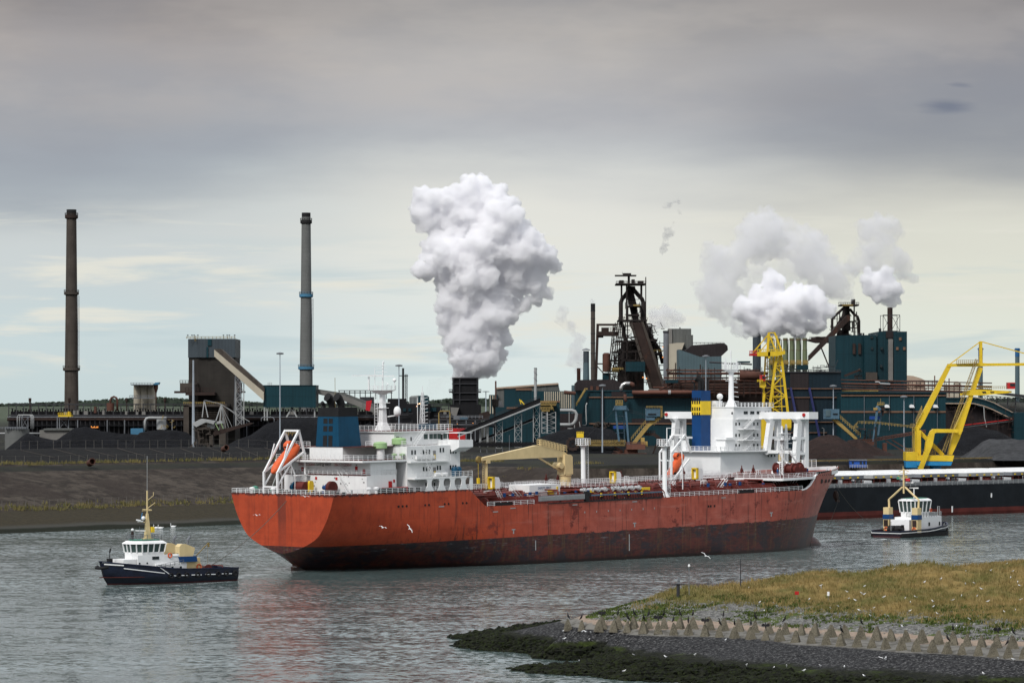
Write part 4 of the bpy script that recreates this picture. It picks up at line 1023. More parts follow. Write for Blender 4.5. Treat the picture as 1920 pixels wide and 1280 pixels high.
def text_mesh(name, txt, size, mat, parent, loc, rot):
    cu = bpy.data.curves.new(name, 'FONT'); cu.body = txt; cu.size = size; cu.extrude = .01; cu.align_x = 'CENTER'
    t = bpy.data.objects.new(name, cu); COL.objects.link(t); bpy.context.view_layer.update()
    me = bpy.data.meshes.new_from_object(t.evaluated_get(bpy.context.evaluated_depsgraph_get())); bpy.data.objects.remove(t)
    me.materials.clear(); me.materials.append(M(mat)); o = bpy.data.objects.new(name, me); COL.objects.link(o); o.parent = parent; o.location = loc; o.rotation_euler = rot; return o
AFT = (math.radians(90), 0, math.radians(-90))
text_mesh('safety_text', 'SAFETY FIRST', .8, 'black_paint', tanker, (13.82, 1.6, 22.3), AFT); text_mesh('smoking_text', 'ZERO ACCIDENT', .7, 'signal_red', tanker, (13.82, 7.0, 22.3), AFT); text_mesh('smoking_text', 'ZERO ACCIDENT', .7, 'signal_red', tanker, (13.82, -4.6, 22.3), AFT)
text_mesh('safety_text', 'SAFETY FIRST', .75, 'deep_blue', tanker, (74.2, -7.66, 15.4), (math.radians(90), 0, 0))
for y, z0, z1, dy, xx in ((-6.6, 16.5, 20.3, 1.6, 12.2), (-5.2, 20.4, 23.3, 2.0, 13.3), (-7, 20.4, 23.3, -1, 22)):
    m = MB(); m.stair((xx, y - dy, z0), (xx, y + dy, z1), .8, .06, Vector((1, 0, 0)), 9); m.build('stair', 'white_plain', tanker)
m = MB(); m.stair((29.4, -10.9, 26.5), (32.4, -10.9, 29.5), .8, .06, Vector((0, 1, 0)), 8); m.build('stair', 'white_plain', tanker)
m = MB(); m.stair((30.5, -14.8, 23.2), (28.3, -14.8, 26.2), .7, .05, Vector((0, 1, 0)), 8); m.stair((30.8, -15, 19.6), (28.8, -15, 22.8), .7, .05, Vector((0, 1, 0)), 8); m.build('stair', 'white_plain', tanker)
# green mushroom ventilators
for x, y, z, r, h in ((20.2, -9.7, 23.65, 1.5, 2.4), (24.8, -10.8, 23.65, 1.6, 3.2)):
    m = MB(); m.lathe((x, y, z), [(r * .62, 0), (r * .62, h)], 14); o = m.build('ventilator', 'white_paint', tanker, smooth='auto')
    m = MB(); m.lathe((x, y, z + h - .1), [(r * .9, 0), (r, .15), (r, 1.25), (r * .6, 1.5), (.1, 1.55)], 14); m.build('ventilator_cap', 'mint_green', o, smooth='auto')
m = MB()
for x, y in ((22.2, -12), (23.6, -13), (26.4, -12.8), (9.0, 9.0)): m.lathe((x, y, 23.65), [(.2, 0), (.2, .8), (.6, .8), (.65, 1.15), (.1, 1.3)], 10)
m.split('small_vent', 'mint_green', tanker, smooth='auto')
m = MB(); m.box(26.5, 32, -14.6, -14.1, 23.6, 24.3); m.build('bench_locker', 'white_plain', tanker)
m = MB()
for x, y in ((37.4, -15.3), (38.6, -15.3)): m.lathe((x, y, 19.6), [(.7, 0), (.75, 1.6), (.5, 2.0), (.1, 2.1)], 12)
m.split('blue_drum', 'funnel_blue', tanker, smooth='auto')
m = MB()
for x in (31.2, 33.3): m.cyl((x, -15.4, 20.05), (x + 1.5, -15.4, 20.05), .42, n=12)
m.split('raft_canister', 'white_plain', tanker, smooth='auto')
# funnel
f0 = MB(); f0.add([(13.5, -3.7, 26.4), (20.2, -3.7, 26.4), (20.2, 3.7, 26.4), (13.5, 3.7, 26.4), (13.8, -3.3, 33), (19.6, -3.3, 33), (19.6, 3.3, 33), (13.8, 3.3, 33)], [(0, 3, 2, 1), (4, 5, 6, 7), (0, 1, 5, 4), (1, 2, 6, 5), (2, 3, 7, 6), (3, 0, 4, 7)])
fun = f0.build('funnel', 'funnel_blue', tanker)
m = MB(); m.box(13.82, 19.58, -3.28, 3.28, 33.0, 35.0); m.build('funnel_top', 'soot_black', fun)
m = MB()
for y in (-1.5, 1.5):
    m.tube([(16.4, y, 34.6), (16.4, y, 35.8), (15.6, y, 37.0), (15.0, y, 37.3)], [.75, .85, .95, 1.0], 12)
m.tube([(15.4, 3.0, 34.8), (15.4, 3.0, 35.6), (14.8, 3.0, 36.1)], [.4, .4, .45], 8); m.tube([(17.8, .0, 34.8), (17.8, 0, 36.2)], .3, 8)
m.split('exhaust_pipe', 'soot_black', fun, smooth='auto')
m = MB(); X_F = lambda z: 13.5 + .3 * (z - 26.4) / 6.6
for y0_, y1_ in ((-1.6, -.3), (.1, 1.4)):
    for z0_, z1_ in ((26.6, 28.9), (29.8, 31.0), (31.5, 32.6)): m.add([(X_F(z0_) - .04, y0_, z0_), (X_F(z0_) - .04, y1_, z0_), (X_F(z1_) - .04, y1_, z1_), (X_F(z1_) - .04, y0_, z1_), (14.2, y0_, z0_), (14.2, y1_, z0_), (14.2, y1_, z1_), (14.2, y0_, z1_)], [(3, 2, 1, 0), (0, 1, 5, 4), (2, 3, 7, 6), (0, 4, 7, 3), (1, 2, 6, 5)])
m.split('funnel_louvre', 'soot_black', fun)
m = MB(); m.bar((16, 0, 35), (16, 0, 41.5), .07); m.build('funnel_aerial', 'ochre', fun)
# masts on the wheelhouse
m = MB(); m.add([(28.9, -1.3, 29.65), (31.7, -1.3, 29.65), (31.7, 1.3, 29.65), (28.9, 1.3, 29.65), (29.6, -.7, 31.5), (31.0, -.7, 31.5), (31.0, .7, 31.5), (29.6, .7, 31.5), (29.85, -.45, 37.6), (30.75, -.45, 37.6), (30.75, .45, 37.6), (29.85, .45, 37.6)],
  [(0, 3, 2, 1), (0, 1, 5, 4), (1, 2, 6, 5), (2, 3, 7, 6), (3, 0, 4, 7), (4, 5, 9, 8), (5, 6, 10, 9), (6, 7, 11, 10), (7, 4, 8, 11), (8, 9, 10, 11)])
m.add([(29.85, -.45, 37.6), (30.75, -.45, 37.6), (30.75, .45, 37.6), (29.85, .45, 37.6), (28.2, -2.1, 38.6), (32.4, -2.1, 38.6), (32.4, 2.1, 38.6), (28.2, 2.1, 38.6)], [(4, 5, 6, 7), (0, 1, 5, 4), (1, 2, 6, 5), (2, 3, 7, 6), (3, 0, 4, 7)])
m.box(29.3, 31.3, -1, 1, 34.6, 34.7); m.bar((30.3, -2.4, 35.8), (30.3, 2.4, 35.8), .12)
mast = m.build('radar_mast', 'white_plain', tanker)
m = MB(); m.rail([(28.2, -2.1, 38.6), (32.4, -2.1, 38.6), (32.4, 2.1, 38.6), (28.2, 2.1, 38.6), (28.2, -2.1, 38.6)], 1.0, 1.3, R_)
m.bar((30.4, 0, 38.6), (30.6, 0, 45.0), .22); m.bar((29.0, 1, 38.6), (29.0, 1, 43.6), .12); m.bar((27.9, 1.8, 38.6), (27.9, 1.8, 41.6), .3); m.bar((28.0, 2, 41.7), (32.6, -1.5, 41.7), .18); m.bar((24.6, 3.8, 41.9), (30, -.5, 41.9), .2)
for z in (40.3, 42.6, 43.4, 44.0): m.bar((29.2, .8, z), (31.2, -.6, z), .09)
m.bar((32.3, -1.8, 38.6), (32.3, -1.8, 40.6), .15); m.ball((32.3, -1.8, 40.8), .45); m.ball((31.4, -.6, 39.9), .22); m.ball((30.7, 0, 44.8), .25)
for k in range(12): m.bar((28.4, -.4, 30 + k * .65), (28.4, .4, 30 + k * .65), .06)
m.bar((28.3, -.45, 29.7), (28.3, -.45, 38), .07); m.bar((28.3, .45, 29.7), (28.3, .45, 38), .07)
m.build('mast_rigging', 'white_plain', mast)
m = MB(); m.lathe((32.6, -2.3, 33.2), [(.1, -.5), (.75, 0), (.82, .5), (.78, 1.1), (.5, 1.6), (.1, 1.8)], 14); m.bar((31, -.8, 32.7), (32.6, -2.3, 33.0), .25); m.build('satellite_dome', 'white_plain', mast, smooth=True)
m = MB(); m.truss((39.4, -3.2, 29.6), (39.6, -3.2, 38), .9, 8, .07, w2=.35)
for k in range(8): m.bar((39.5, -3.2, 31 + k * .8), (40.8, -3.6, 31.2 + k * .8), .1)
m.bar((39.6, -3.2, 38), (39.6, -3.2, 39.4), .1); m.bar((38.2, -3.0, 29.6), (38.2, -3.0, 36.8), .1); m.build('signal_mast', 'white_plain', tanker)
m = MB(); m.box(32.6, 38.0, -9.2, -9.0, 29.9, 31.1); m.build('blue_dodger', 'funnel_blue', tanker)
m = MB(); m.tube([(40.4, -7.5, 29.7), (40.4, -7.5, 33.4), (40.4, -8.0, 33.8), (41.2, -10.1, 33.8), (41.2, -10.2, 33.3), (41.2, -10.2, 29.7)], .13, 6); m.build('aerial_gantry', 'ochre', tanker)
m = MB(); m.add([(28.6, 1.6, 36.4), (27.6, 2.4, 36.2), (27.5, 2.5, 34.2), (28.2, 1.9, 34.0), (28.6, 1.62, 36.4), (27.6, 2.42, 36.2), (27.5, 2.52, 34.2), (28.2, 1.92, 34.0)], [(0, 1, 2, 3), (7, 6, 5, 4)]); m.build('signal_flag', 'flag_red', tanker)
# stern machinery
m = MB(); m.lathe((0, 0, 0), [(.7, 0), (.9, .5), (.7, 1.3), (.1, 1.5)], 12); o = m.build('capstan', 'sea_green', tanker, smooth='auto'); o.location = (3.2, 12.2, 16.6); o2 = o.copy(); COL.objects.link(o2); o2.parent = tanker; o2.location = (5.2, 8.3, 16.6); o2.data = o.data
for (x, y, r, w, mt_) in ((9.6, 6.0, 1.3, .4, 'funnel_blue'), (9.8, 4.2, 1.25, 2.8, 'deck_red'), (10.4, -4.6, 1.45, .9, 'deck_red'), (10.4, -3.4, .9, .5, 'deep_blue')):
    m = MB(); m.cyl((x, y - w / 2, 17.7), (x, y + w / 2, 17.7), r, n=18); m.cyl((x, y + w / 2, 17.7), (x, y + w / 2 + 1.2, 17.7), r * .5, n=12); m.box(x - .8, x + .8, y - w / 2, y + w / 2 + 1.0, 16.5, 17.0); m.build('mooring_winch', mt_, tanker, smooth='auto')
m = MB(); m.extr([(0, 0), (1.3, 0), (1.3, 2.1), (1.0, 2.6), (.2, 2.6), (0, 2.1)], -.3, .3); o = m.build('winch_stand', 'bright_yellow', tanker); o.location = (10.2, 2.6, 16.5)
m = MB()
for k in range(30):
    x, y = random.uniform(.8, 11), random.uniform(-15.5, 15.5); m.cyl((x, y, 16.5), (x, y, 16.5 + random.uniform(.4, .9)), random.uniform(.18, .4), n=8)
m.split('bollard', 'black_paint', tanker)
m = MB()
for k in range(22): x = random.uniform(14, 27); m.box(x, x + random.uniform(.3, .8), -15.6, -14.4, 16.5, 17.0 + random.uniform(.1, .7))
m.split('deck_store', 'soot_black', tanker)
m = MB()
for k in range(14): x = 16.5 + k * .55; m.box(x, x + .35, -14.4, -13.9, 16.6, 17.7)
m.split('fire_hose', 'signal_red', tanker)
m = MB()
for (x, y) in ((12, -14.6), (14.2, -14.6), (.8, 10.5), (1.6, 4.5)): m.lathe((x, y, 16.5), [(.35, 0), (.35, .9), (.6, .9), (.6, 1.3), (.2, 1.45)], 10)
m.split('white_vent', 'white_plain', tanker, smooth='auto')
# free-fall boat frame
for y in (6.0, 10.4):
    m = MB(); f_ = .42
    P_ = lambda x, z: (x, y, z)
    X0 = 4.2
    m.bar(P_(X0, 16.5), P_(X0, 21.2), f_); m.bar(P_(X0, 20.9), P_(X0 + 6.4, 30.0), f_); m.bar(P_(X0 + 6.4, 30.0), P_(X0 + 8.2, 24.3), f_); m.bar(P_(X0 + 8.2, 24.4), P_(X0 + 8.2, 20.4), f_ * .8)
    m.bar(P_(X0, 18.0), P_(X0 + 4.5, 23.6), f_ * .7); m.bar(P_(X0, 21.0), P_(X0 + 8.0, 26.0 - .6), f_ * .9); m.bar(P_(X0 + 3.6, 23.2), P_(X0 + 5.3, 20.0), f_ * .6); m.bar(P_(X0 + 1.6, 23.0), P_(X0 + 3.2, 27.2), f_ * .5)
    m.bar(P_(X0 + 5.3, 16.5), P_(X0 + 5.3, 20.2), f_ * .5)
    m.build('boat_davit_frame', 'white_plain', tanker)
m = MB(); m.bar((10.6, 5.8, 30.0), (10.6, 10.6, 30.0), .42); m.bar((4.2, 5.8, 17.9), (4.2, 10.6, 17.9), .35); m.bar((12.4, 5.8, 25), (12.4, 10.6, 25), .3); m.bar((4.2, 6, 21), (6.5, 10.4, 17.5), .2)
m.rail([(8.6, 5.2, 16.6), (12.4, 5.2, 16.6)], 3.8, 1.9, .08, 3); m.box(8.6, 12.5, 4.6, 5.8, 20.2, 20.35); m.build('davit_crossbeam', 'white_plain', tanker)
m = MB()
for k in range(6): m.bar((10.5, 6.8 + k * .6, 29.9), (10.5, 6.8 + k * .6, 28.9 + (k % 2) * .4), .16)
m.split('fall_block', 'ochre', tanker)
def tk_thing(name, label, cat, loc, rot=(0, 0, 0), group=None):
    o = thing(name, label, cat, (0, 0, 0), group); o.matrix_world = TMAT @ Matrix.Translation(loc) @ Euler(rot).to_matrix().to_4x4(); return o
def lifeboat(root):
    m = MB(); P = []
    for x, w, z0, z1 in ((-4.9, .15, .2, .6), (-4.2, .8, -.5, 1.0), (-2.8, 1.25, -1.0, 1.35), (-1, 1.4, -1.15, 1.5), (1, 1.4, -1.15, 1.55), (2.6, 1.3, -1.05, 1.5), (4.2, 1.0, -.8, 1.2), (4.6, .8, -.5, .9)):
        P.append([(x, w * a, z0 + (z1 - z0) * b) for a, b in ((0, 0), (.6, .08), (.95, .32), (1, .48), (.92, .72), (.55, .95), (0, 1), (-.55, .95), (-.92, .72), (-1, .48), (-.95, .32), (-.6, .08))])
    vs = [p for r in P for p in r]; n = 12; fs = [(i * n + k, i * n + (k + 1) % n, (i + 1) * n + (k + 1) % n, (i + 1) * n + k) for i in range(len(P) - 1) for k in range(n)] + [tuple(range(n))[::-1], tuple(range((len(P) - 1) * n, len(P) * n))]
    m.add(vs, fs); m.extr([(1.6, 1.3), (1.9, 2.4), (2.3, 2.7), (3.4, 2.7), (3.9, 2.2), (4.1, 1.0)], -.75, .75); m.build('boat_hull', 'boat_orange', root, smooth='auto')
    m = MB(); m.box(1.8, 1.9, -.5, .5, 1.9, 2.3); m.box(2.3, 3.3, -.79, -.75, 1.95, 2.35); m.cyl((4.6, 0, -.2), (5.0, 0, -.2), .3, n=10); m.build('cockpit_window', 'glass_dark', root)
    m = MB(); m.cyl((-2.6, -1.45, -.1), (-2.6, -1.2, -.1), .42, n=12); m.build('fender', 'rubber', root)
lb = tk_thing('lifeboat', 'orange enclosed lifeboat tilted in the white stern frame of the red tanker', 'lifeboat', (8.6, 8.2, 23.6), (0, math.radians(-38), 0)); lifeboat(lb)
# forecastle gear
for x, y in ((172.5, -2.2), (172.5, 3.2), (166.5, -5.5)):
    m = MB(); m.cyl((x, y - 1.6, 17.1), (x, y + 1.6, 17.1), 1.0, n=14); m.cyl((x, y - .9, 17.1), (x, y - .55, 17.1), 1.7, n=18); m.cyl((x, y + 1.3, 17.1), (x, y + 1.6, 17.1), 1.5, n=18); m.box(x - 1, x + 2.6, y - 1.6, y + 1.6, 15.6, 16.3); m.box(x + 1.2, x + 3.2, y - .5, y + .8, 16, 17.3); m.build('windlass', 'deck_red', tanker, smooth='auto')
m = MB(); m.extr([(174.5, 15.6), (180, 15.6), (180, 17.9), (177, 18.6), (175.2, 17.6)], 4.5, 8); m.build('store_hatch', 'white_plain', tanker)
m = MB(); m.bar((177.5, 5, 18), (174.5, 5.5, 21.2), .28); m.bar((180, 2, 16), (175.5, 3, 21.5), .3); m.bar((178.5, 3, 16), (178.5, 3, 22), .12); m.bar((180, 2, 15.6), (180, 2, 19), .5); m.build('stores_derrick', 'white_plain', tanker)
m = MB(); m.box(179, 180.6, .8, 2.8, 16, 16.9); m.build('derrick_base', 'deep_blue', tanker)
m = MB(); m.rail([(181, 4.5, 17), (186, 2.5, 17)], 2.0, 1.2, .07, 4); m.build('bow_rail', 'white_plain', tanker)
m = MB(); m.truss((169.3, 0, 15.6), (169.3, 0, 24.5), 1.1, 8, .08, w2=.6); m.bar((169.3, 0, 15.6), (169.3, 0, 27.9), .38); m.box(168, 170.6, -1.5, 1.5, 24.4, 24.55); m.rail([(168, -1.5, 24.5), (170.6, -1.5, 24.5)], 1, 1, .07, 2); m.box(168.2, 170.4, -1.2, 1.2, 26, 26.1); m.bar((168.3, -1, 27.2), (170.3, 1, 27.2), .12)
m.build('foremast', 'white_plain', tanker)
# people on the forecastle
def person(label, loc, suit, helmet, lean=.0, arm=.5, face=0.0):
    root = tk_thing('person', label, 'person', loc, (0, 0, face))
    me = bpy.data.meshes.new('body'); J = {}
    V = [(0, 0, .95), (0, 0, 1.15), (lean * .5, 0, 1.42), (lean * .7, 0, 1.55), (0, .11, .9), (.03, .14, .5), (-.02, .15, .1), (.12, .15, .04), (0, -.11, .9), (.0, -.14, .5), (-.06, -.15, .1), (.08, -.15, .04),
         (lean * .5, .2, 1.40), (lean + arm * .2, .27, 1.15), (lean + arm * .5, .22, 1.02), (lean * .5, -.2, 1.40), (lean + arm * .2, -.27, 1.15), (lean + arm * .5, -.22, 1.02), (lean * .8, 0, 1.63), (lean * .8 + .01, 0, 1.74)]
    E = [(0, 1), (1, 2), (2, 3), (0, 4), (4, 5), (5, 6), (6, 7), (0, 8), (8, 9), (9, 10), (10, 11), (2, 12), (12, 13), (13, 14), (2, 15), (15, 16), (16, 17), (3, 18), (18, 19)]
    Rr = [.16, .15, .17, .06, .10, .075, .05, .045, .10, .075, .05, .045, .075, .055, .045, .075, .055, .045, .095, .085]
    me.from_pydata(V, E, []); o = bpy.data.objects.new('body', me); COL.objects.link(o); o.parent = root
    sk = o.modifiers.new('skin', 'SKIN')
    add_skin_layer(me)
    for i, sv in enumerate(me.skin_vertices[0].data): sv.radius = (Rr[i], Rr[i]); sv.use_root = (i == 0)
    ss = o.modifiers.new('sub', 'SUBSURF'); ss.levels = 1; ss.render_levels = 1
    me.materials.append(M(suit))
    m = MB(); m.ball((lean * .8 + .01, 0, 1.70), .105, .085, .12, 8, 6); m.build('face', 'skin', root, smooth=True)
    m = MB(); m.ball((lean * .8, 0, 1.78), .15, .135, .11, 10, 6); m.build('helmet', helmet, root, smooth=True)
def skin_ok():
    pass
import bmesh
def add_skin_layer(me):
    bm = bmesh.new(); bm.from_mesh(me); bm.verts.layers.skin.verify(); bm.to_mesh(me); bm.free()
_person = person
def person(*a, **k): return _person(*a, **k)
person('person in white overalls and helmet leaning over the bow rail of the red tanker', (176.2, -8.6, 15.65), 'suit_white', 'white_plain', .35, .9, -1.2)
person('person in orange overalls and a white helmet standing behind the windlass of the red tanker', (168.2, -3.4, 15.65), 'suit_orange', 'white_plain', .05, .4, 2.0)
person('person in blue overalls and a white helmet beside the foremast of the red tanker', (163.8, -3.0, 15.65), 'suit_blue', 'white_plain', .1, .6, 1.0)
# ================================================================ BULK CARRIER MOORED BEHIND
BO = Vector((49.4, 1036.5, 0)); BH = math.atan2(.681, .732); BMAT = Matrix.Translation(BO) @ Matrix.Rotation(BH, 4, 'Z')
bulk = thing('bulk_carrier', 'black hulled bulk carrier with white bridge, moored at the quay behind the red tanker', 'cargo ship', tuple(BO), None, BH)
N = newmat('bulk_hull')
oc = N.n('ShaderNodeTexCoord').outputs['Object']; hz = N.n('ShaderNodeSeparateXYZ', i_0=oc).outputs[2]
nB = N.noise(oc, .2, 6, .65); nS = N.noise(N.mapv(oc, (.6, .6, .04)), 1.0, 5, .7)
bk_ = N.mix(N.mr(nB, .35, .65), (.004, .006, .009), (.008, .011, .015)); bk_ = N.mix(N.m('MULTIPLY', N.mr(nS, .6, .75), .2), bk_, (.03, .03, .03))
rd = N.mix(N.mr(nB, .35, .65), (.075, .016, .013), (.115, .024, .019)); rd = N.mix(N.m('MULTIPLY', N.mr(nS, .6, .72), .5), rd, (.03, .015, .013))
bsdf(N, N.mix(N.m('LESS_THAN', hz, 2.25), bk_, rd), .5, 0, nB, .3, .1, .15)
def bw(x):
    if x < 26: return 31 * (1 - ((26 - x) / 44) ** 2)
    if x > 250: return max(.2, 31 * (1 - ((x - 250) / 42) ** 2))
    return 31.0
m = MB(); L = [(x, bw(x)) for x in [-8, -4, 0, 5, 10, 16, 22, 26, 60, 120, 200, 250, 260, 268, 275, 281, 286, 290, 291.9]]
vs = []; fs = []
for x, w in L: vs += [(x, -w * .97, -3), (x, -w, 1), (x, -w, 9.8), (x, w, 9.8), (x, w, 1), (x, w * .97, -3)]
for i in range(len(L) - 1):
    for k in range(5): a = i * 6 + k; fs.append((a, a + 1, a + 7, a + 6))
fs.append((0, 1, 2, 3, 4, 5)); m.add(vs, fs); m.build('hull', 'bulk_hull', bulk)
m = MB(); m.prism([(x, -w + .1) for x, w in L] + [(x, w - .1) for x, w in L[::-1]], 9.5, 9.75); m.build('deck', 'deck_floor', bulk)
m = MB(); m.rail([(36, -30.8, 9.8), (250, -30.8, 9.8)], 1.3, 2.6, .10, 3); m.build('railing', 'pale_steel', bulk)
m = MB(); m.box(40, 250, -30.2, -30.0, 9.8, 10.9)
m.build('bulwark_rail', 'grey_steel', bulk)
for k in range(9):
    x = 44 + k * 23.5
    m = MB(); m.box(x, x + 19, -24, 24, 12.2, 13.3); o = m.build('hatch_cover', 'pale_steel' if k % 2 else 'grey_steel', bulk)
    m = MB(); m.box(x + .1, x + 18.9, -23.9, 23.9, 13.3, 13.42); m.build('hatch_top', 'white_plain', o)
    m = MB(); m.box(x + 1, x + 18, -14, 14, 9.7, 12.3)
    for q in range(7):
        for sg in (-1, 1): m.bar((x + .8 + q * 2.9, sg * 23.6, 9.7), (x + .8 + q * 2.9, sg * 23.6, 12.3), .3); m.bar((x + .8 + q * 2.9, sg * 23.6, 12.1), (x + .8 + q * 2.9, sg * 14, 12.1), .25)
    m.build('hatch_coaming', 'deck_red', bulk)
    m = MB()
    for q in range(5): m.box(x + 1 + q * 3.7, x + 1.7 + q * 3.7, -24.25, -24.0, 12.45, 12.85)
    m.split('hatch_clamp', 'bright_yellow', bulk)
    m = MB(); m.box(x + 19.6, x + 22.6, -12, -4, 9.8, 12.0); m.box(x + 19.4, x + 22.9, -24, -20.5, 9.8, 11.6); m.lathe((x + 21, -18, 9.8), [(.4, 0), (.4, 1.3), (.8, 1.3), (.8, 1.9), (.2, 2.2)], 8); m.split('deck_house', 'white_plain', bulk)
m = MB(); m.box(118, 118.5, -31.15, -31.0, 5.4, 6.8); m.box(98, 98.5, -31.15, -31.0, 1.0, 3.0); m.split('hull_mark', 'white_plain', bulk)
def bbox(name, x0, x1, y0, y1, z0, z1, mat='white_plain', par=None):
    m = MB(); m.box(x0, x1, y0, y1, z0, z1); return m.build(name, mat, par or bulk)
low = bbox('lower_house', 8, 34.5, -13.5, 4, 9.7, 21.4)
tow = bbox('bridge_tower', 17.2, 30.1, -10, 3, 21.4, 31.3)
bbox('boat_deck', 6.5, 36, -15, 5.5, 21.1, 21.5)
wh2 = bbox('wheelhouse', 17.6, 35, -10, 3.2, 31.3, 34.9)
bbox('wheelhouse_top', 17.4, 35.6, -10.5, 3.7, 34.9, 35.15)
m = MB(); m.box(29.3, 33.5, -31, -10, 31.3, 33.5); m.box(29.3, 33.5, 3, 31.5, 31.3, 33.5); m.split('bridge_wing', 'white_plain', bulk)
m = MB()
for y in (-29, 30.6): m.cyl((29.3, y, 32.6), (28.9, y, 32.6), .55, n=14)
m.split('wing_light', 'signal_red', bulk)
def leg_frame(y, z0, z1):
    m = MB()
    m.extr([(26.4, z0), (28.3, z0), (30.4, z1), (28.4, z1)], y - .8, y + .8); m.extr([(31.7, z0), (33.3, z0), (33.3, z1), (31.7, z1)], y - .8, y + .8)
    m.extr([(27, 31.3), (33.3, 31.3), (33.3, 29.6), (32.3, 30.5), (30.2, 30.5), (29.0, 29.4)], y - .78, y + .78)
    for z in (20.2, 25.0): m.box(27.2, 32.5, y - .76, y + .76, z, z + .85)
    return m.build('wing_support', 'white_plain', bulk)
leg_frame(-26.5, 9.7, 31.4); leg_frame(-15.0, 21.3, 31.4); leg_frame(26.5, 9.7, 31.4)
m = MB(); m.box(27, 32, -26, -12, 20.6, 21.5); m.build('support_deck', 'white_plain', bulk)
fz = MB(); fz.prism([(12.8, -.6), (17, -.6), (17, 3.4), (12.8, 3.4)], 21.4, 40.2); fo = fz.build('funnel', 'deep_blue', bulk)
m = MB(); m.prism([(12.7, -.7), (17.1, -.7), (17.1, 3.5), (12.7, 3.5)], 32.6, 36.9); m.build('funnel_band', 'bright_yellow', fo)
m = MB()
for z, h in ((36.0, 1.9), (33.9, 1.1), (32.4, .9)):
    for k in range(4): m.box(12.6, 12.8, -.3 + k * 1.0, .2 + k * 1.0, z, z + h)
m.split('funnel_louvre', 'soot_black', fo)
m = MB(); m.cyl((14.5, 1.6, 40), (14.5, 1.6, 43.2), .6, n=10); m.tube([(15.5, 1.4, 40), (15.5, 1.4, 43), (14.5, 2.9, 44.2)], [.6, .8, 1.3], 12); m.tube([(13.5, 3, 40), (13.5, 3, 42.4), (12.9, 3.3, 43)], .28, 8); m.tube([(16.4, 0, 40), (16.4, 0, 44)], .3, 8)
m.split('exhaust_pipe', 'soot_black', fo, smooth='auto')
m = MB()
for z in (29.3, 25.8, 22.6): wins(m, 18.4, 2, 1.5, .55, .9, z, -10.03, .06); wins(m, 26.6, 2, 1.7, .55, .9, z, -10.03, .06)
wins(m, 29.4, 3, 1.5, .55, .9, 19.4, -13.53, .06); wins(m, 16.6, 1, 1, .6, .8, 32.7, -10.03, .06)
wins(m, 22.2, 3, 3.0, 1.8, .9, 32.8, -10.03, .06); wins(m, 31.8, 2, 1.4, .8, 1.3, 32.4, -10.03, .06)
m.split('window', 'glass_dark', bulk)
m = MB()
for z in (28.0, 24.6): m.box(19.5, 27.5, -12.4, -10, z, z + .25); m.extr([(19.5, z), (21.8, z), (21.8, z - 1)], -10.3, -10.0)
m.box(18.6, 30, -11.0, -10, 31.1, 31.35); m.split('gallery', 'white_plain', bulk)
for z in (21.6, 24.9, 28.3): m = MB(); m.stair((21, -11.5, z), (25.5, -11.5, z + 3.1), .8, .10, n=8); m.build('stair', 'white_plain', bulk)
m = MB(); m.rail([(17.6, -10.4, 35.1), (35.5, -10.4, 35.1), (35.5, 3.6, 35.1)], 1.3, 1.6, .09, 3); m.rail([(17.6, 3.6, 35.1), (17.6, -10.4, 35.1)], 1.3, 1.6, .09, 3); m.build('roof_railing', 'white_plain', bulk); m = MB(); m.rail([(6.6, 5.4, 21.5), (6.6, -14.9, 21.5), (26, -14.9, 21.5)], 1.3, 1.8, .09, 3); m.build('house_railing', 'white_plain', bulk)
m = MB(); m.box(12.4, 16.2, -11.4, -7.5, 21.5, 25.2); m.box(12, 17.2, -12.2, -7, 24.9, 25.6); m.box(9, 10.4, 2.4, 4, 21.5, 25.2); m.box(8.4, 11.2, 1.6, 4.8, 25.2, 25.8); m.split('vent_house', 'white_plain', bulk)
m = MB(); m.box(18.2, 21, -2, 2, 35.1, 37.0); m.ball((19.4, -2.4, 38.3), 1.0, n=12, m=8); m.bar((19.4, -2.4, 35), (19.4, -2.4, 37.6), .4); m.split('roof_gear', 'white_plain', bulk)
m = MB(); m.lathe((27.1, 0, 35.1), [(2.0, 0), (.9, 2.2), (.75, 10.6), (2.4, 11.6), (2.5, 11.8)], 10); m.rail([(25, -2, 46.8), (29.2, -2, 46.8), (29.2, 2, 46.8), (25, 2, 46.8), (25, -2, 46.8)], 2.2, 1.2, .1, 3); m.bar((27, 0, 46.8), (27, 0, 53), .25); m.bar((25.6, 1, 46.8), (25.6, 1, 50.5), .2); m.bar((28.5, -1, 46.8), (28.5, -1, 50.4), .2); m.bar((24.6, 0, 43.3), (29.6, 0, 43.3), .18)
for k in range(6): m.bar((26.9, -.5, 37 + k * 1.5), (29.6 - k * .2, -1, 36.7 + k * 1.5), .15)
m.build('radar_mast', 'white_plain', bulk)
m = MB(); m.lathe((37.4, -14, 17), [(.8, 0), (.7, 8), (.3, 12.6)], 10)
for z, w in ((23.5, 2.6), (25, 1.6), (26.5, 2.0)): m.box(37.4 - w, 37.4 + w, -14.2, -13.8, z, z + .25)
m.box(36, 38.8, -15, -13, 21.8, 22.0); m.build('signal_mast', 'white_plain', bulk)
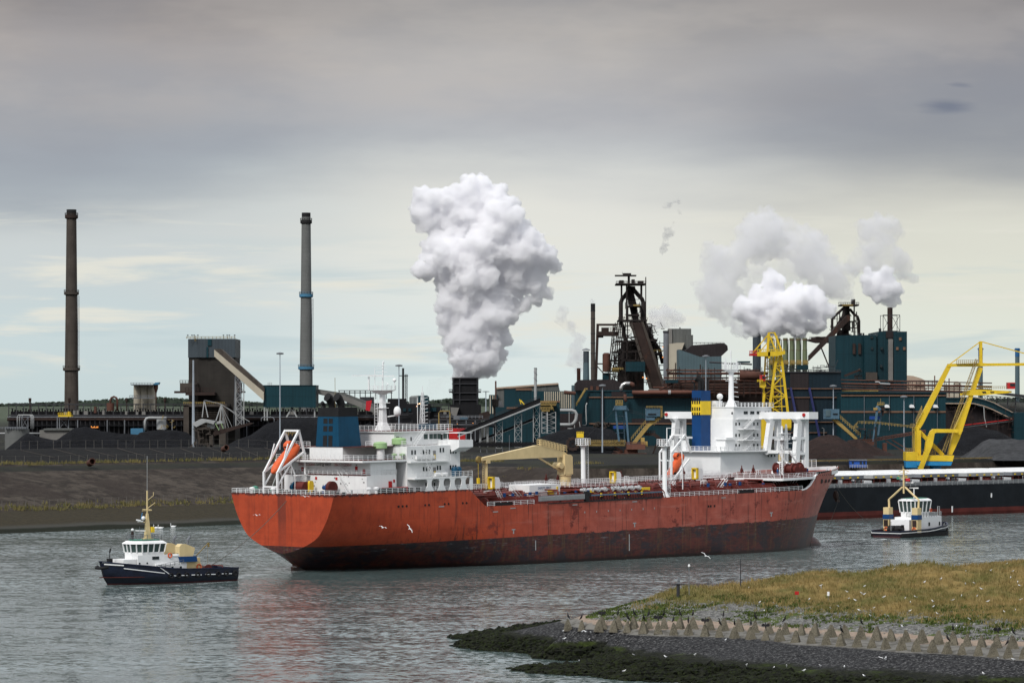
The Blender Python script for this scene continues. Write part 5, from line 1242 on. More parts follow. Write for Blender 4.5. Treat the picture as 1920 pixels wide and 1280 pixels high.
# stern boat gear of the bulk carrier, seen past the white post of the tanker
m = MB()
for y in (-2, -7): m.bar((-7, y, 9.8), (-7, y, 21), .5); m.bar((-7, y, 21), (-1, y, 26.5), .5); m.bar((-1, y, 26.5), (1.5, y, 21), .5); m.bar((-7, y, 12), (1, y, 19), .5)
m.bar((-1, -2, 26.4), (-1, -7, 26.4), .5); m.bar((-7, -2, 18.6), (-7, -7, 18.6), .4); m.build('boat_davit_frame', 'white_plain', bulk)
lb2 = thing('lifeboat', 'orange enclosed lifeboat hanging on the stern of the black bulk carrier', 'lifeboat', (0, 0, 0)); lb2.matrix_world = BMAT @ Matrix.Translation((-2.6, -4.5, 16.6)) @ Euler((0, math.radians(-48), 0)).to_matrix().to_4x4(); lifeboat(lb2)
ro = MB(); a_, b_ = TW_(186.5, -4, 10), BMAT @ Vector((60, -31.2, 3.5))
# ================================================================ TUGS
def tug_hull_mesh(L, B, h_bow, h_mid, h_st, xmid, nose=.72):
    xs = [0, .25, 1, 2.5, 5, 9, 13, 17, 20, 23, 25.5, 27.5, 29, 30.2, 30.8, 31]; xs = [x * L / 31 for x in xs]
    hb = B / 2; cols = []
    for x in xs:
        t = x / L; w = hb * (1 if .1 < t < .6 else (.86 + .14 * min(1, t / .1) if t <= .1 else max(.04, 1 - ((t - .6) / .4) ** 2.3)))
        top = float(np.interp(t, [0, .5, .62, .8, 1], [h_st, h_mid, h_mid + .5, lerp(h_mid, h_bow, .6), h_bow]))
        row = []
        for k, (fw, fz) in enumerate([(.55, -2.0), (.78, -.9), (.90, 0), (.96, .8), (1.0, 1.6), (1.0, 1e9)]):
            z = top if fz > 1e8 else min(fz, top - .1); xx = x
            if t > .6: ww = w * (fw if k > 2 else fw * (1 - .35 * (t - .6) / .4)); xx = x - (t - .6) / .4 * (1.6 - min(1.6, max(0, (z + 2) * .32))) * 2.0
            else: ww = w * fw
            row.append((xx, ww, z))
        cols.append(row)
    vs = []; n = 6
    for r in cols: vs += [(x, -w, z) for x, w, z in r] + [(x, w, z) for x, w, z in r[::-1]]
    fs = []
    for i in range(len(cols) - 1):
        for k in range(11):
            if k == 5: continue
            a = i * 12 + k; fs.append((a, a + 1, a + 13, a + 12))
    fs.append(tuple(range(12))); m = MB(); m.add(vs, fs); return m, cols
N = newmat('tug_hull')
oc = N.n('ShaderNodeTexCoord').outputs['Object']; hz = N.n('ShaderNodeSeparateXYZ', i_0=oc).outputs[2]; nB = N.noise(oc, .8, 5, .6)
c = N.mix(N.mr(nB, .35, .65), (.004, .006, .016), (.008, .012, .030)); c = N.mix(N.m('LESS_THAN', hz, .28), c, (.10, .010, .008)); c = N.mix(N.mr(hz, 1.9, 1.3, 0, .5), c, (.006, .007, .012)); bsdf(N, c, .4, 0, nB, .2, .05, .4)
def tug_common(root, L, B, hb, hm, hs):
    m, cols = tug_hull_mesh(L, B, hb, hm, hs, .6); hull = m.build('hull', 'tug_hull', root, smooth='auto')
    m = MB(); poly = [(r[0][0] if False else r[-1][0], -r[-1][1] + .12) for r in cols] + [(r[-1][0], r[-1][1] - .12) for r in cols[::-1]]; m.prism(poly, hs - 1.25, hs - 1.1); m.build('deck', 'deck_floor', root)
    m = MB()
    for sg in (-1, 1):
        for a, b in zip(cols, cols[1:]): m.bar((a[-1][0], sg * a[-1][1], a[-1][2]), (b[-1][0], sg * b[-1][1], b[-1][2]), .32, .18)
    m.build('gunwale', 'tug_navy', root)
    return hull, cols
def ring(m, c, r, rr, axis='y', n=14):
    pts = []
    for k in range(n + 1):
        t = 2 * math.pi * k / n; pts.append((c[0] + r * math.cos(t), c[1], c[2] + r * math.sin(t)) if axis == 'y' else (c[0], c[1] + r * math.cos(t), c[2] + r * math.sin(t)))
    m.tube(pts, rr, 6)
ta = math.atan2(-.64, -.77)
tug = thing('tugboat', 'dark blue tug with white wheelhouse and cream funnels, towing astern of the red tanker', 'tugboat', (-58.2, 683.8, 0), None, ta)
hull, cols = tug_common(tug, 31, 9, 4.7, 2.9, 2.7)
m = MB()      # white hull lines on the visible side
def hull_line(m, xa, xb, za, zb, w, n=10):
    for k in range(n):
        x0, x1 = lerp(xa, xb, k / n), lerp(xa, xb, (k + 1) / n)
        def ww(x): return float(np.interp(x, [r[-1][0] for r in cols], [r[-1][1] for r in cols])) + .04
        z0, z1 = lerp(za, zb, k / n), lerp(za, zb, (k + 1) / n)
        for sg in (1, -1): m.bar((x0, sg * ww(x0), z0), (x1, sg * ww(x1), z1), .08, w)
for a, b in ((2, 4.6), (6.2, 8.6), (9.6, 12), (13, 14.6), (15.4, 16.6)): hull_line(m, a, b, 1.55, 1.6, .16, 3)
hull_line(m, 18.5, 27, 2.15, 3.3, .16, 6); hull_line(m, 17.0, 20.5, 1.7, 3.9, .14, 4); hull_line(m, 27, 30.3, 3.9, 4.15, .22, 5); hull_line(m, 26.3, 30.6, 4.3, 4.55, .2, 5)
m.build('hull_stripe', 'white_plain', tug)
m = MB()
for x in (1.4, 3.6, 5.6, 8.0, 10.6, 13.2, 15.2, 17.0):
    for sg in (1, -1): ring(m, (x, sg * 4.62, 1.6), .45, .18)
m.split('tyre_fender', 'rubber', tug)
m = MB(); m.tube([(30.2, -2.0, 3.6), (31.2, -.9, 3.4), (31.5, 0, 3.4), (31.2, .9, 3.4), (30.2, 2.0, 3.6)], .3, 8); m.build('bow_fender', 'rubber', tug, smooth=True)
m = MB(); m.prism([(12.3, -3.1), (26.8, -2.2), (26.8, 2.2), (12.3, 3.1)], 1.5, 5.0); dh = m.build('deckhouse', 'white_plain', tug)
m = MB(); m.prism([(12.3, -3.2), (20, -3.9), (20, 3.9), (12.3, 3.2)], 1.5, 3.9); m.prism([(13.4, 2.9), (24, 3.0), (24, 3.2), (13.4, 3.2)], 3.5, 5.8); m.build('lower_cabin', 'white_plain', tug)
m = MB()
for x, z in ((25.4, 3.2), (23.6, 4.2), (21.8, 3.2), (21.8, 4.2)): m.cyl((x, 3.05, z), (x, 3.24, z), .2, n=10)
for x in (14.0, 16.0): m.box(x, x + .45, 3.85, 3.99, 2.5, 3.4)
m.box(19.0, 20.6, 3.2, 3.28, 4.9, 5.5)
m.split('porthole', 'glass_dark', tug)
W_ = [(17.2, 2.2), (17.2, -2.2), (22.4, -2.4), (24.2, -1.2), (24.2, 1.2), (22.4, 2.4)]
m = MB()
def loft(m, P0, P1, z0, z1):
    n = len(P0); m.add([(x, y, z0) for x, y in P0] + [(x, y, z1) for x, y in P1], [tuple(range(n)), tuple(range(n, 2 * n))[::-1]] + [(i, n + i, n + (i + 1) % n, (i + 1) % n) for i in range(n)])
sc_ = lambda P, k: [(20.6 + (x - 20.6) * k, y * k) for x, y in P]
loft(m, sc_(W_, 1.0), sc_(W_, 1.02), 5.0, 6.35); loft(m, sc_(W_, 1.17), sc_(W_, 1.12), 8.0, 8.25); loft(m, sc_(W_, 1.12), sc_(W_, .95), 8.25, 8.6)
P_, Q_ = sc_(W_, 1.03), sc_(W_, 1.12)
for i in range(6):
    j = (i + 1) % 6; k = 4 if i in (1, 5) else 2
    if i in (1, 5): k = 4
    for q in range(k): t = q / k; m.bar((lerp(P_[i][0], P_[j][0], t), lerp(P_[i][1], P_[j][1], t), 6.3), (lerp(Q_[i][0], Q_[j][0], t), lerp(Q_[i][1], Q_[j][1], t), 8.05), .2)
wht = m.build('wheelhouse', 'white_plain', tug)
m = MB(); loft(m, sc_(W_, 1.0), sc_(W_, 1.08), 6.35, 8.0); m.build('wheelhouse_glass', 'glass_green', wht)
m = MB(); loft(m, sc_(W_, .8), sc_(W_, .8), 8.6, 8.85); m.build('roof_deck', 'sea_green', wht)
m = MB(); R8 = sc_(W_, .9); m.rail([(x, y, 8.7) for x, y in R8 + R8[:1]], 1.1, 1.2, .05, 3); m.rail([(17.2, 2.9, 5.0), (12.6, 3.1, 5.0)], 1.0, 1.0, .05, 3); m.bar((22.5, 1.5, 8.8), (22.5, 1.5, 11.5), .05); m.rail([(13.5, 3.9, 3.9), (20, 3.9, 2.9)], .8, 1.1, .05, 2); m.build('railing', 'grey_steel', tug)
m = MB(); m.lathe((23.2, 0, 8.7), [(.2, 0), (.28, 1.2), (.3, 1.3), (.2, 1.9)], 10); m.build('searchlight', 'rust_dark', tug); m = MB(); m.ball((23.2, 0, 10.8), .3); m.build('lamp_globe', 'white_plain', tug, smooth=True)
m = MB(); m.add([(19.0, -.5, 8.7), (20.2, -.5, 8.7), (20.2, .5, 8.7), (19.0, .5, 8.7), (19.5, -.2, 14), (19.9, -.2, 14), (19.9, .2, 14), (19.5, .2, 14)], [(0, 3, 2, 1), (4, 5, 6, 7), (0, 1, 5, 4), (1, 2, 6, 5), (2, 3, 7, 6), (3, 0, 4, 7)]); m.bar((19.7, 0, 14), (19.7, 0, 18.6), .22); m.bar((19.7, -1.6, 14.8), (19.7, 1.6, 14.8), .13); m.bar((20.9, 0, 14.6), (18.6, 0, 14.6), .12); m.bar((19.7, 0, 15), (18.3, .8, 16.2), .12); m.bar((19.7, 0, 16.6), (18.6, .6, 17.6), .1); m.bar((18.6, .6, 17.6), (18.6, .6, 18.3), .1)
m.bar((19.7, 0, 12.3), (21.6, 0, 12.3), .14); m.box(18.6, 20.6, -.6, .6, 8.7, 9.1); m.build('mast', 'cream_paint', tug)
m = MB(); m.bar((21.2, -1.6, 12.7), (22.4, 1.6, 12.7), .18, .25); m.box(20.9, 21.7, -.4, .4, 12.35, 12.6); m.bar((20.8, 1, 10.6), (21.8, -1, 10.6), .14); m.ball((20.6, 0, 13.1), .4); m.build('radar_scanner', 'white_plain', tug)
m = MB(); m.bar((19.7, 0, 18.6), (19.7, 0, 25.6), .08); m.build('whip_aerial', 'pale_steel', tug)
m = MB(); m.box(18.3, 19.0, -.1, .6, 10.2, 11.3); m.build('fog_signal', 'bright_yellow', tug)
m = MB(); m.add([(21.4, .7, 14.2), (21.4, .9, 14.2), (21.7, .9, 12.9), (21.7, .7, 12.9)], [(0, 1, 2, 3)]); m.build('pennant', 'sky_blue', tug)
ring_ = MB(); ring(ring_, (16.4, 3.28, 5.6), .42, .13); ring(ring_, (9.2, 3.05, 3.1), .5, .14); ring_.split('lifebuoy', 'boat_orange', tug)
m = MB()
for x, y in ((15.0, 3.0), (14.3, 2.7)): m.cyl((x - .5, y, 5.5), (x + .6, y, 5.5), .33, n=10)
m.split('raft_canister', 'white_plain', tug, smooth='auto')
for y in (-2.5, 2.5):
    m = MB(); m.extr([(10.9, 5.2), (14.1, 5.2), (14.1, 7.3), (13.6, 7.8), (12.6, 7.8), (10.4, 7.0), (10.4, 6.6)], y - .8, y + .8); fn = m.build('funnel', 'cream_paint', tug)
    m = MB(); m.extr([(9.9, 4.2), (14.0, 4.2), (14.4, 5.3), (10.1, 5.3)], y - 1.05, y + 1.05); m.build('funnel_band', 'container_blue' if False else 'deep_blue', fn)
    m = MB(); m.tube([(11.6, y, 7.3), (11.6, y, 8.6), (11.0, y, 9.2)], .28, 8); m.build('exhaust_pipe', 'grey_steel', fn)
m = MB(); m.extr([(7.9, 1.5), (12.3, 1.5), (12.6, 4.3), (9.0, 4.3), (8.4, 3.0)], -3.0, 3.0); m.box(7.2, 8.6, -2.4, .5, 1.5, 4.8); m.build('aft_casing', 'cream_paint', tug)
m = MB(); m.bar((9, 1.6, 5.2), (5.4, .6, 7.6), .14); m.bar((5.4, .6, 7.6), (5.4, .6, 2.6), .04); m.bar((5.2, .6, 7.8), (5.2, .6, 6.9), .3); m.build('deck_crane', 'ochre', tug)
m = MB(); m.cyl((5.8, -1.3, 2.3), (5.8, 1.3, 2.3), .8, n=14); m.cyl((5.8, 1.2, 2.3), (5.8, 1.4, 2.3), 1.1, n=14); m.tube([(3, -2.6, 1.7), (3, -2.4, 3.1), (3, 2.4, 3.1), (3, 2.6, 1.7)], .12, 6)
for k in range(9): x, y = random.uniform(1, 7), random.uniform(-3.4, 3.4); m.box(x, x + .6, y, y + .5, 1.6, random.uniform(2, 2.6))
m.split('towing_gear', 'deck_red', tug, smooth='auto')
m = MB(); m.bar((28.6, 0, 4), (28.6, 0, 6.4), .12); m.box(28.2, 29.0, -.5, .5, 4.4, 5.2); m.bar((28.6, 0, 6.4), (28.4, 0, 7.2), .25); m.build('bow_light_post', 'soot_black', tug)
TM1 = Matrix.Translation((-58.2, 683.8, 0)) @ Matrix.Rotation(ta, 4, 'Z')
def cable(name, a, b, sag, r, label, cat='rope'):
    a, b = Vector(a), Vector(b); pts = [a.lerp(b, k / 16) - Vector((0, 0, sag * 4 * (k / 16) * (1 - k / 16))) for k in range(17)]
    m = MB(); m.tube(pts, r, 5); o = m.build(name, 'rope'); return tag(o, label, cat)
cable('tow_rope', TM1 @ Vector((4.5, 0, 3.0)), TW_(0, -1.5, 15.2), 1.2, .07, 'thin grey tow line from the left tug up to the tanker stern')
# second tug
tb = math.atan2(.785, .62)
tug2 = thing('tugboat', 'smaller tug with an arched cream mast frame near the tanker bow', 'tugboat', (101.2, 902, 0), None, tb)
hull, cols = tug_common(tug2, 27, 9.6, 3.1, 1.9, 1.7)
m = MB()
for sg in (-1, 1):
    for a, b in zip(cols, cols[1:]): m.bar((a[-1][0], sg * (a[-1][1] + .08), a[-1][2] - .55), (b[-1][0], sg * (b[-1][1] + .08), b[-1][2] - .55), .12, .16)
m.box(-.12, .02, -4.2, 4.2, 1.0, 1.15); m.build('hull_stripe', 'white_plain', tug2)
m = MB()
for sg in (-1, 1):
    for a, b in zip(cols, cols[1:]): m.bar((a[-1][0], sg * (a[-1][1] + .1), .55), (b[-1][0], sg * (b[-1][1] + .1), .55 + (1.1 if b[-1][0] > 26 else 0)), .35, .9)
m.build('belt_fender', 'rubber', tug2)
m = MB(); m.prism([(8, -2.7), (13, -3.2), (21, -2.6), (21, 2.6), (13, 3.2), (8, 2.7)], .6, 4.9); m.prism([(6.0, -2.6), (8.0, -2.6), (8.0, 2.6), (6.0, 2.6)], .6, 4.3); m.prism([(18, -1.8), (22.3, -1.6), (22.3, 1.6), (18, 1.8)], 1, 5.0); m.build('deckhouse', 'white_plain', tug2)
W2 = [(9.6, -2.1), (15.4, -2.6), (17.2, -1.5), (17.2, 1.5), (15.4, 2.6), (9.6, 2.1)]
sc2 = lambda P, k: [(13.2 + (x - 13.2) * k, y * k) for x, y in P]
m = MB(); loft(m, sc2(W2, .95), sc2(W2, .97), 4.9, 6.2); loft(m, sc2(W2, 1.16), sc2(W2, 1.1), 9.0, 9.3); loft(m, sc2(W2, 1.1), sc2(W2, .9), 9.3, 9.6); P_, Q_ = sc2(W2, 1.0), sc2(W2, 1.12)
for i in range(6):
    j = (i + 1) % 6; k = 4 if i in (0, 4, 5) else 2
    for q in range(k): t = q / k; m.bar((lerp(P_[i][0], P_[j][0], t), lerp(P_[i][1], P_[j][1], t), 6.1), (lerp(Q_[i][0], Q_[j][0], t), lerp(Q_[i][1], Q_[j][1], t), 9.1), .22)
wh_ = m.build('wheelhouse', 'white_plain', tug2); m = MB(); loft(m, sc2(W2, .95), sc2(W2, 1.07), 6.2, 9.0); m.build('wheelhouse_glass', 'glass_green', wh_); m = MB(); loft(m, sc2(W2, .8), sc2(W2, .8), 9.6, 9.75); m.build('roof_deck', 'sea_green', wh_)
for y in (-4.0, 4.0):
    m = MB(); m.prism([(6.2, y - .8), (8.0, y - .8), (8.0, y + .8), (6.2, y + .8)], .8, 7.4); fn = m.build('funnel', 'cream_paint', tug2); m = MB(); m.prism([(6.1, y - .9), (8.1, y - .9), (8.1, y + .9), (6.1, y + .9)], 4.4, 5.6); m.build('funnel_band', 'deep_blue', fn)
    m = MB(); m.box(6.0, 6.1, y - .55, y + .55, 2.6, 4.2); m.build('air_grille', 'rust_dark', fn)
m = MB(); m.tube([(7.8, -4, 5), (7.8, -4.2, 9.4), (7.8, -3.2, 10.2), (7.8, -.4, 12.6)], .26, 8); m.tube([(7.8, 4, 5), (7.8, 4.2, 9.4), (7.8, 3.2, 10.2), (7.8, .4, 12.6)], .26, 8); m.bar((7.8, 0, 11), (7.8, 0, 17.2), .34); m.bar((7.8, -1.3, 15), (7.8, 1.3, 15), .14); m.bar((7.8, -1, 16.2), (7.8, 1, 16.2), .14); m.bar((7.8, 0, 17.2), (7.8, 1.4, 16.6), .16); m.bar((7.8, 0, 17.2), (7.8, -1.4, 16.6), .16); m.bar((7.8, .2, 17), (7.8, .2, 18), .1); m.build('mast_frame', 'cream_paint', tug2)
m = MB(); m.bar((8.6, -2.2, 13.8), (8.8, .2, 13.8), .2, .3); m.bar((9.6, -3, 12.4), (9.8, -.4, 12.4), .2, .3); m.bar((9.7, -1.7, 9.6), (9.7, -1.7, 12.3), .2); m.split('radar_scanner', 'white_plain', tug2)
m = MB(); m.box(5.9, 6.0, -1.2, -.4, 2.2, 3.0); m.box(14, 14.6, -3.25, -3.1, 2.6, 3.5); m.box(19.5, 20.1, -2.8, -2.65, 2.6, 3.5); m.split('window', 'glass_dark', tug2)
m = MB(); ring(m, (6.05, -3.9, 1.9), .42, .13, 'x'); ring(m, (6.05, 3.9, 1.9), .42, .13, 'x'); ring(m, (15.8, -2.7, 6.6), .42, .13); m.split('lifebuoy', 'boat_orange', tug2)
m = MB(); m.cyl((4.2, -1.8, 1.9), (4.2, -.2, 1.9), 1.05, n=14); m.cyl((4.2, .1, 1.9), (4.2, 1.9, 1.9), 1.0, n=14); m.tube([(3, -2.9, .8), (3, -2.8, 2.0), (3, -1.4, 2.2)], .3, 8); m.split('towing_winch', 'soot_black', tug2, smooth='auto')
m = MB(); m.rail([(8, -3.1, 4.9), (13, -3.2, 4.9), (21, -2.6, 4.9), (22, -1.6, 5)], 1.1, 1.4, .06, 3); m.rail([(9, 0, 4.9), (8.1, -2.6, 4.9)], 1.1, 1.2, .06, 3); m.bar((2, 0, 1), (2, 0, 4), .1); m.bar((24.6, 0, 2), (24.6, 0, 5), .12); m.tube([(21.2, -1.4, 5), (21.2, -1.4, 7.4), (22, -1.4, 7.4), (22, -1.4, 5)], .12, 6); m.box(20.2, 22, -1, 1, 5.0, 5.9); m.build('railing', 'pale_steel', tug2)
tug2.scale = (1.13, 1.13, 1.06)
TM2 = Matrix.Translation((101.2, 902, 0)) @ Matrix.Rotation(tb, 4, 'Z')
cable('tow_rope', TM2 @ Vector((3, .5, 2.2)), TW_(190.5, 0, 12.5), 3.0, .06, 'dark tow line sagging from the tanker bow to the right tug')
cable('mooring_rope', TW_(188.5, -3.0, 9.5), TM2 @ Vector((-9, 14, 0.1)), .2, .05, 'short slack line hanging below the anchor of the red tanker')
# a flag on each tug
for root, mt_, p in ((tug2, 'flag_red', (7.8, -1.7, 14.2)), (tug2, 'sea_green', (7.8, .8, 14.6))):
    m = MB(); m.box(p[0], p[0] + .06, p[1], p[1] + 1.2, p[2], p[2] + .7); m.build('flag', mt_, root)
# ================================================================ STEELWORKS
GZ = 15.9
class Fr:
    """photo measurements of a thing standing at distance D, turned into metres"""
    def __init__(s, D): s.D = D; s.s = D / FPX
    def x(s, px): return (px - 960) * s.s
    def z(s, py): return CAMH - (py - HY) * s.s
    def p(s, px, py, d=0): return Vector((s.x(px), s.D + d, s.z(py)))
    def box(s, m, x0, x1, y0, y1, d0=0, d1=20): m.box(s.x(x0), s.x(x1), s.D + d0, s.D + d1, GZ if y1 == 'g' else s.z(y1), s.z(y0)); return m
    def plan(s, m, P, y0, y1): m.prism([(s.x(a), s.D + b) for a, b in P], GZ if y1 == 'g' else s.z(y1), s.z(y0)); return m
    def ext(s, m, P, d0=0, d1=20): m.extr([(s.x(a), s.z(b) if b != 'g' else GZ) for a, b in P], s.D + d0, s.D + d1); return m
    def bar(s, m, a, b, w, d=0, h=None): m.bar(s.p(a[0], a[1], a[2] if len(a) > 2 else d), s.p(b[0], b[1], b[2] if len(b) > 2 else d), w * s.s, (h or w) * s.s); return m
    def tube(s, m, P, w, n=10): m.tube([s.p(*q) for q in P], [k * s.s / 2 for k in w] if isinstance(w, (list, tuple)) else w * s.s / 2, n); return m
    def vcyl(s, m, px, w, y0, y1, d=0, n=16, w1=None): m.cyl((s.x(px), s.D + d, GZ if y1 == 'g' else s.z(y1)), (s.x(px), s.D + d, s.z(y0)), (w1 or w) * s.s / 2, w * s.s / 2, n); return m
    def rail(s, m, x0, x1, y, d=0, h=4, sp=6, r=.5):
        a, b = s.p(x0, y, d), s.p(x1, y, d); m.rail([a, b], h * s.s, sp * s.s, r * s.s, 2); return m
    def thing(s, name, label, cat, px, d=0, group=None, py='g'): return thing(name, label, cat, (s.x(px), s.D + d, GZ if py == 'g' else s.z(py)), group)
def B(m, name, mat, par, smooth=False): return m.build(name, mat, par, smooth, world=True)
def ladder_cage(K, m, px, y0, y1, d): 
    K.bar(m, (px, y0, d), (px, y1, d), .8); K.bar(m, (px + 2.4, y0, d), (px + 2.4, y1, d), .6)
    n = int((y1 - y0) / 2.4)
    for k in range(n): y = y0 + k * 2.4; K.bar(m, (px - 1.2, y, d), (px + 2.4, y, d), .45)
# ---- two tall chimneys
def chimney(D, px, prof, bands, mat, bmat, cap, lab, lad):
    K = Fr(D); r = K.thing('chimney', lab, 'chimney', px); m = MB()
    m.lathe((K.x(px), K.D, 0), [(w * K.s / 2, GZ if y == 'g' else K.z(y)) for y, w in prof], 28); B(m, 'shaft', mat, r, 'auto')
    for y0, y1, w, mt in bands:
        m = MB(); m.lathe((K.x(px), K.D, 0), [(w * .42 * K.s, K.z(y1) - .4), (w * K.s / 2, K.z(y1)), (w * K.s / 2, K.z(y0)), (w * .42 * K.s, K.z(y0))], 28); o = B(m, 'platform_ring', mt, r)
        m = MB(); pts = [(K.x(px) + w * K.s / 2 * math.cos(t), K.D + w * K.s / 2 * math.sin(t), K.z(y0)) for t in np.linspace(0, 2 * math.pi, 15)]; m.rail(pts, 1.1, 1.6, .09, 2); m.build('ring_railing', mt, o) if False else B(m, 'ring_railing', mt, r)
    m = MB(); m.lathe((K.x(px), K.D, 0), [(cap[2] * K.s / 2, K.z(cap[1])), (cap[2] * K.s / 2, K.z(cap[0])), (cap[2] * .4 * K.s, K.z(cap[0])), (cap[2] * .4 * K.s, K.z(cap[1]))], 24); B(m, 'crown', 'soot_black', r)
    m = MB(); ladder_cage(K, m, lad[0], lad[1], lad[2], -2); B(m, 'ladder', 'grey_steel', r); return r
chimney(1900, 134, [('g', 28), (757, 26.5), (692, 25), (549, 21.5), (404, 18.5), (394, 18)], [(689, 694, 32, 'concrete_brown'), (547, 552, 28, 'concrete_brown'), (403, 409, 24.5, 'rust_dark')], 'concrete_brown', 'rust_dark', (393, 402, 18.4), 'tall brown brick chimney with three ring platforms, leftmost in the works', (147, 555, 688))
chimney(1850, 574, [('g', 26), (722, 24.5), (690, 24), (554, 20), (420, 17.2), (400, 16)], [(687, 692, 30, 'band_blue'), (551, 556.5, 26, 'band_blue'), (413, 418.5, 22, 'soot_black')], 'concrete_grey', 'band_blue', (399, 407, 16.6), 'tall grey chimney with blue ring platforms behind the teal conveyor house', (585.5, 560, 686))
# ---- coke oven batteries
def flare(K, r, px, y0, y1, d):
    m = MB(); m.lathe((K.x(px), K.D + d, 0), [(1.0 * K.s, K.z(y1)), (1.2 * K.s, K.z(y0 + 9)), (2.6 * K.s, K.z(y0 + 6)), (2.8 * K.s, K.z(y0))], 10); B(m, 'flare_stack', 'rust_dark', r)
def battery(D, x0, x1, ytop, label, flares, extra=0):
    K = Fr(D); r = K.thing('coke_oven_battery', label, 'industrial building', (x0 + x1) / 2); m = MB()
    K.box(m, x0, x1, ytop + 24, 'g', 0, 34); K.box(m, x0 + 2, x1 - 2, ytop + 14, ytop + 24, 2, 30); B(m, 'oven_body', 'coke_black', r)
    m = MB(); K.box(m, x0, x1, ytop + 20, ytop + 22.5, -3, 0)
    for px in np.arange(x0, x1, 9): K.bar(m, (px, ytop + 22, -2.4), (px, ytop + 60, -2.4), 1.2)
    K.box(m, x0, x1, ytop + 40, ytop + 41.5, -3, 0); B(m, 'buckstay_frame', 'dark_steel', r)
    m = MB(); K.tube(m, [(x0, ytop + 29, -6), (x1, ytop + 29, -6)], 6, 12); B(m, 'gas_main', 'rust_dark', r, 'auto')
    m = MB(); K.tube(m, [(x0, ytop + 24.5, -7), (x1, ytop + 24.5, -7)], 1.6, 8); B(m, 'steam_pipe', 'grey_steel', r)
    m = MB(); K.bar(m, (x0, ytop, -1), (x1, ytop, -1), 1.2); K.bar(m, (x0, ytop + 2, 12), (x1, ytop + 2, 12), .8)
    for px in np.arange(x0, x1 + 1, 14): K.bar(m, (px, ytop, -1), (px, ytop + 20, -1), 1.5); K.bar(m, (px, ytop + 1, -1), (px, ytop + 1, 12), .8)
    K.bar(m, (x0, ytop + 8, -1), (x1, ytop + 8, -1), .7); B(m, 'overhead_frame', 'dark_steel', r)
    n = min(95, int((x1 - x0) / 5.2)); o0 = None
    for k in range(n):
        px = x0 + 4 + k * (x1 - x0 - 8) / n
        if o0 is None:
            m = MB(); w = 2.6 * K.s; m.cyl((0, 0, 0), (0, 0, 8 * K.s), w / 2, n=8); m.cyl((0, 0, 8 * K.s), (0, 0, 9.5 * K.s), w * .7, n=8); o0 = m.build('standpipe', 'coke_black', r); o = o0
        else: o = o0.copy(); COL.objects.link(o); o.parent = r
        o.location = Vector((K.x(px), K.D + 4, K.z(ytop + 19))) - gloc(r); o.scale = (1, 1, random.uniform(.8, 1.15))
    for px in flares: flare(K, r, px, ytop - 11, ytop + 16, 6)
    m = MB()
    for k in range(int((x1 - x0) / 40)):
        px = random.uniform(x0, x1 - 10); K.box(m, px, px + random.uniform(3, 7), ytop + random.uniform(11, 15), ytop + 21, -2, 2)
    m.wsplit('service_box', 'concrete_pale', r)
    m = MB()
    for k in range(int((x1 - x0) / 60)): px = random.uniform(x0 + 10, x1 - 10); K.box(m, px, px + 1.8, ytop + 30, ytop + 62, -8, -7)
    m.wsplit('down_pipe', 'grey_steel', r); return r
bt = battery(1700, 17, 352, 757, 'long black coke oven battery with a row of standpipes left of the coal tower', (53, 127, 235, 307))
battery(1740, 440, 500, 757, 'short black coke oven battery between the coal tower and the teal house', ())
battery(1720, 505, 842, 757, 'black coke oven battery right of the teal conveyor house', (), 0)
K = Fr(1690); m = MB()
for k in range(7):
    px = 175 + k * 2.0; K.box(m, px, px + .9, 798 + random.uniform(0, 3), 801.5, -9, -8.6)
m.wsplit('ember', 'lamp_orange', bt)
K = Fr(1650); r = K.thing('charging_car', 'yellow railed gantry on light legs beside the black battery', 'gantry', 122)
m = MB(); K.box(m, 111, 135, 777.5, 781, -4, 4); K.rail(m, 111, 135, 777.5, -4, 4, 4, .5); K.box(m, 128, 131, 771, 778, -2, 2); B(m, 'platform', 'crane_yellow', r)
m = MB()
for px in (107.5, 111.5, 128.5): K.bar(m, (px, 779, 0), (px, 803, 0), 1.6)
K.bar(m, (112, 783, 0), (128, 802, 0), .6); K.bar(m, (128, 783, 0), (112, 802, 0), .6); m.wsplit('legs', 'grey_steel', r)
K = Fr(1500); r = K.thing('low_shed', 'low pale flat roofed shed behind the left coal heap', 'shed', 105); m = MB(); K.box(m, 74, 134, 806, 'g', 0, 15); B(m, 'wall', 'concrete_pale', r); m = MB(); K.box(m, 82, 135, 803, 806.5, -1, 16); B(m, 'roof', 'grey_sheet', r)
m = MB(); K.tube(m, [(-30, 812, -2), (76, 812, -2)], 3); tag(m.build('pale_pipe', 'pale_steel', smooth=True), 'long pale pipe running behind the grey tank at the left edge', 'pipe')
K = Fr(1450); r = K.thing('storage_tank', 'grey cylindrical tank with a stained wall at the left edge', 'tank', 27); m = MB(); K.vcyl(m, 27, 46, 804, 'g', 8, 28); B(m, 'tank_wall', 'concrete_grey', r, 'auto')
m = MB(); K.rail(m, 5, 50, 804, -8, 4, 5, .4)
for k in range(9): K.box(m, 8 + k * 4.6, 10 + k * 4.6, 800, 804, 2, 8)
B(m, 'roof_gear', 'grey_steel', r)
r = K.thing('pipe_bridge', 'white arched pipes on a braced frame above the grey tank', 'pipe', 35, 20)
m = MB()
for d, o in ((18, 0), (20, 3), (22, 6)): K.tube(m, [(21 + o, 804, d), (21 + o, 782, d), (23 + o, 778, d), (44 + o * .6, 778, d), (47 + o * .4, 781, d), (47 + o * .4, 804, d)], 2, 8)
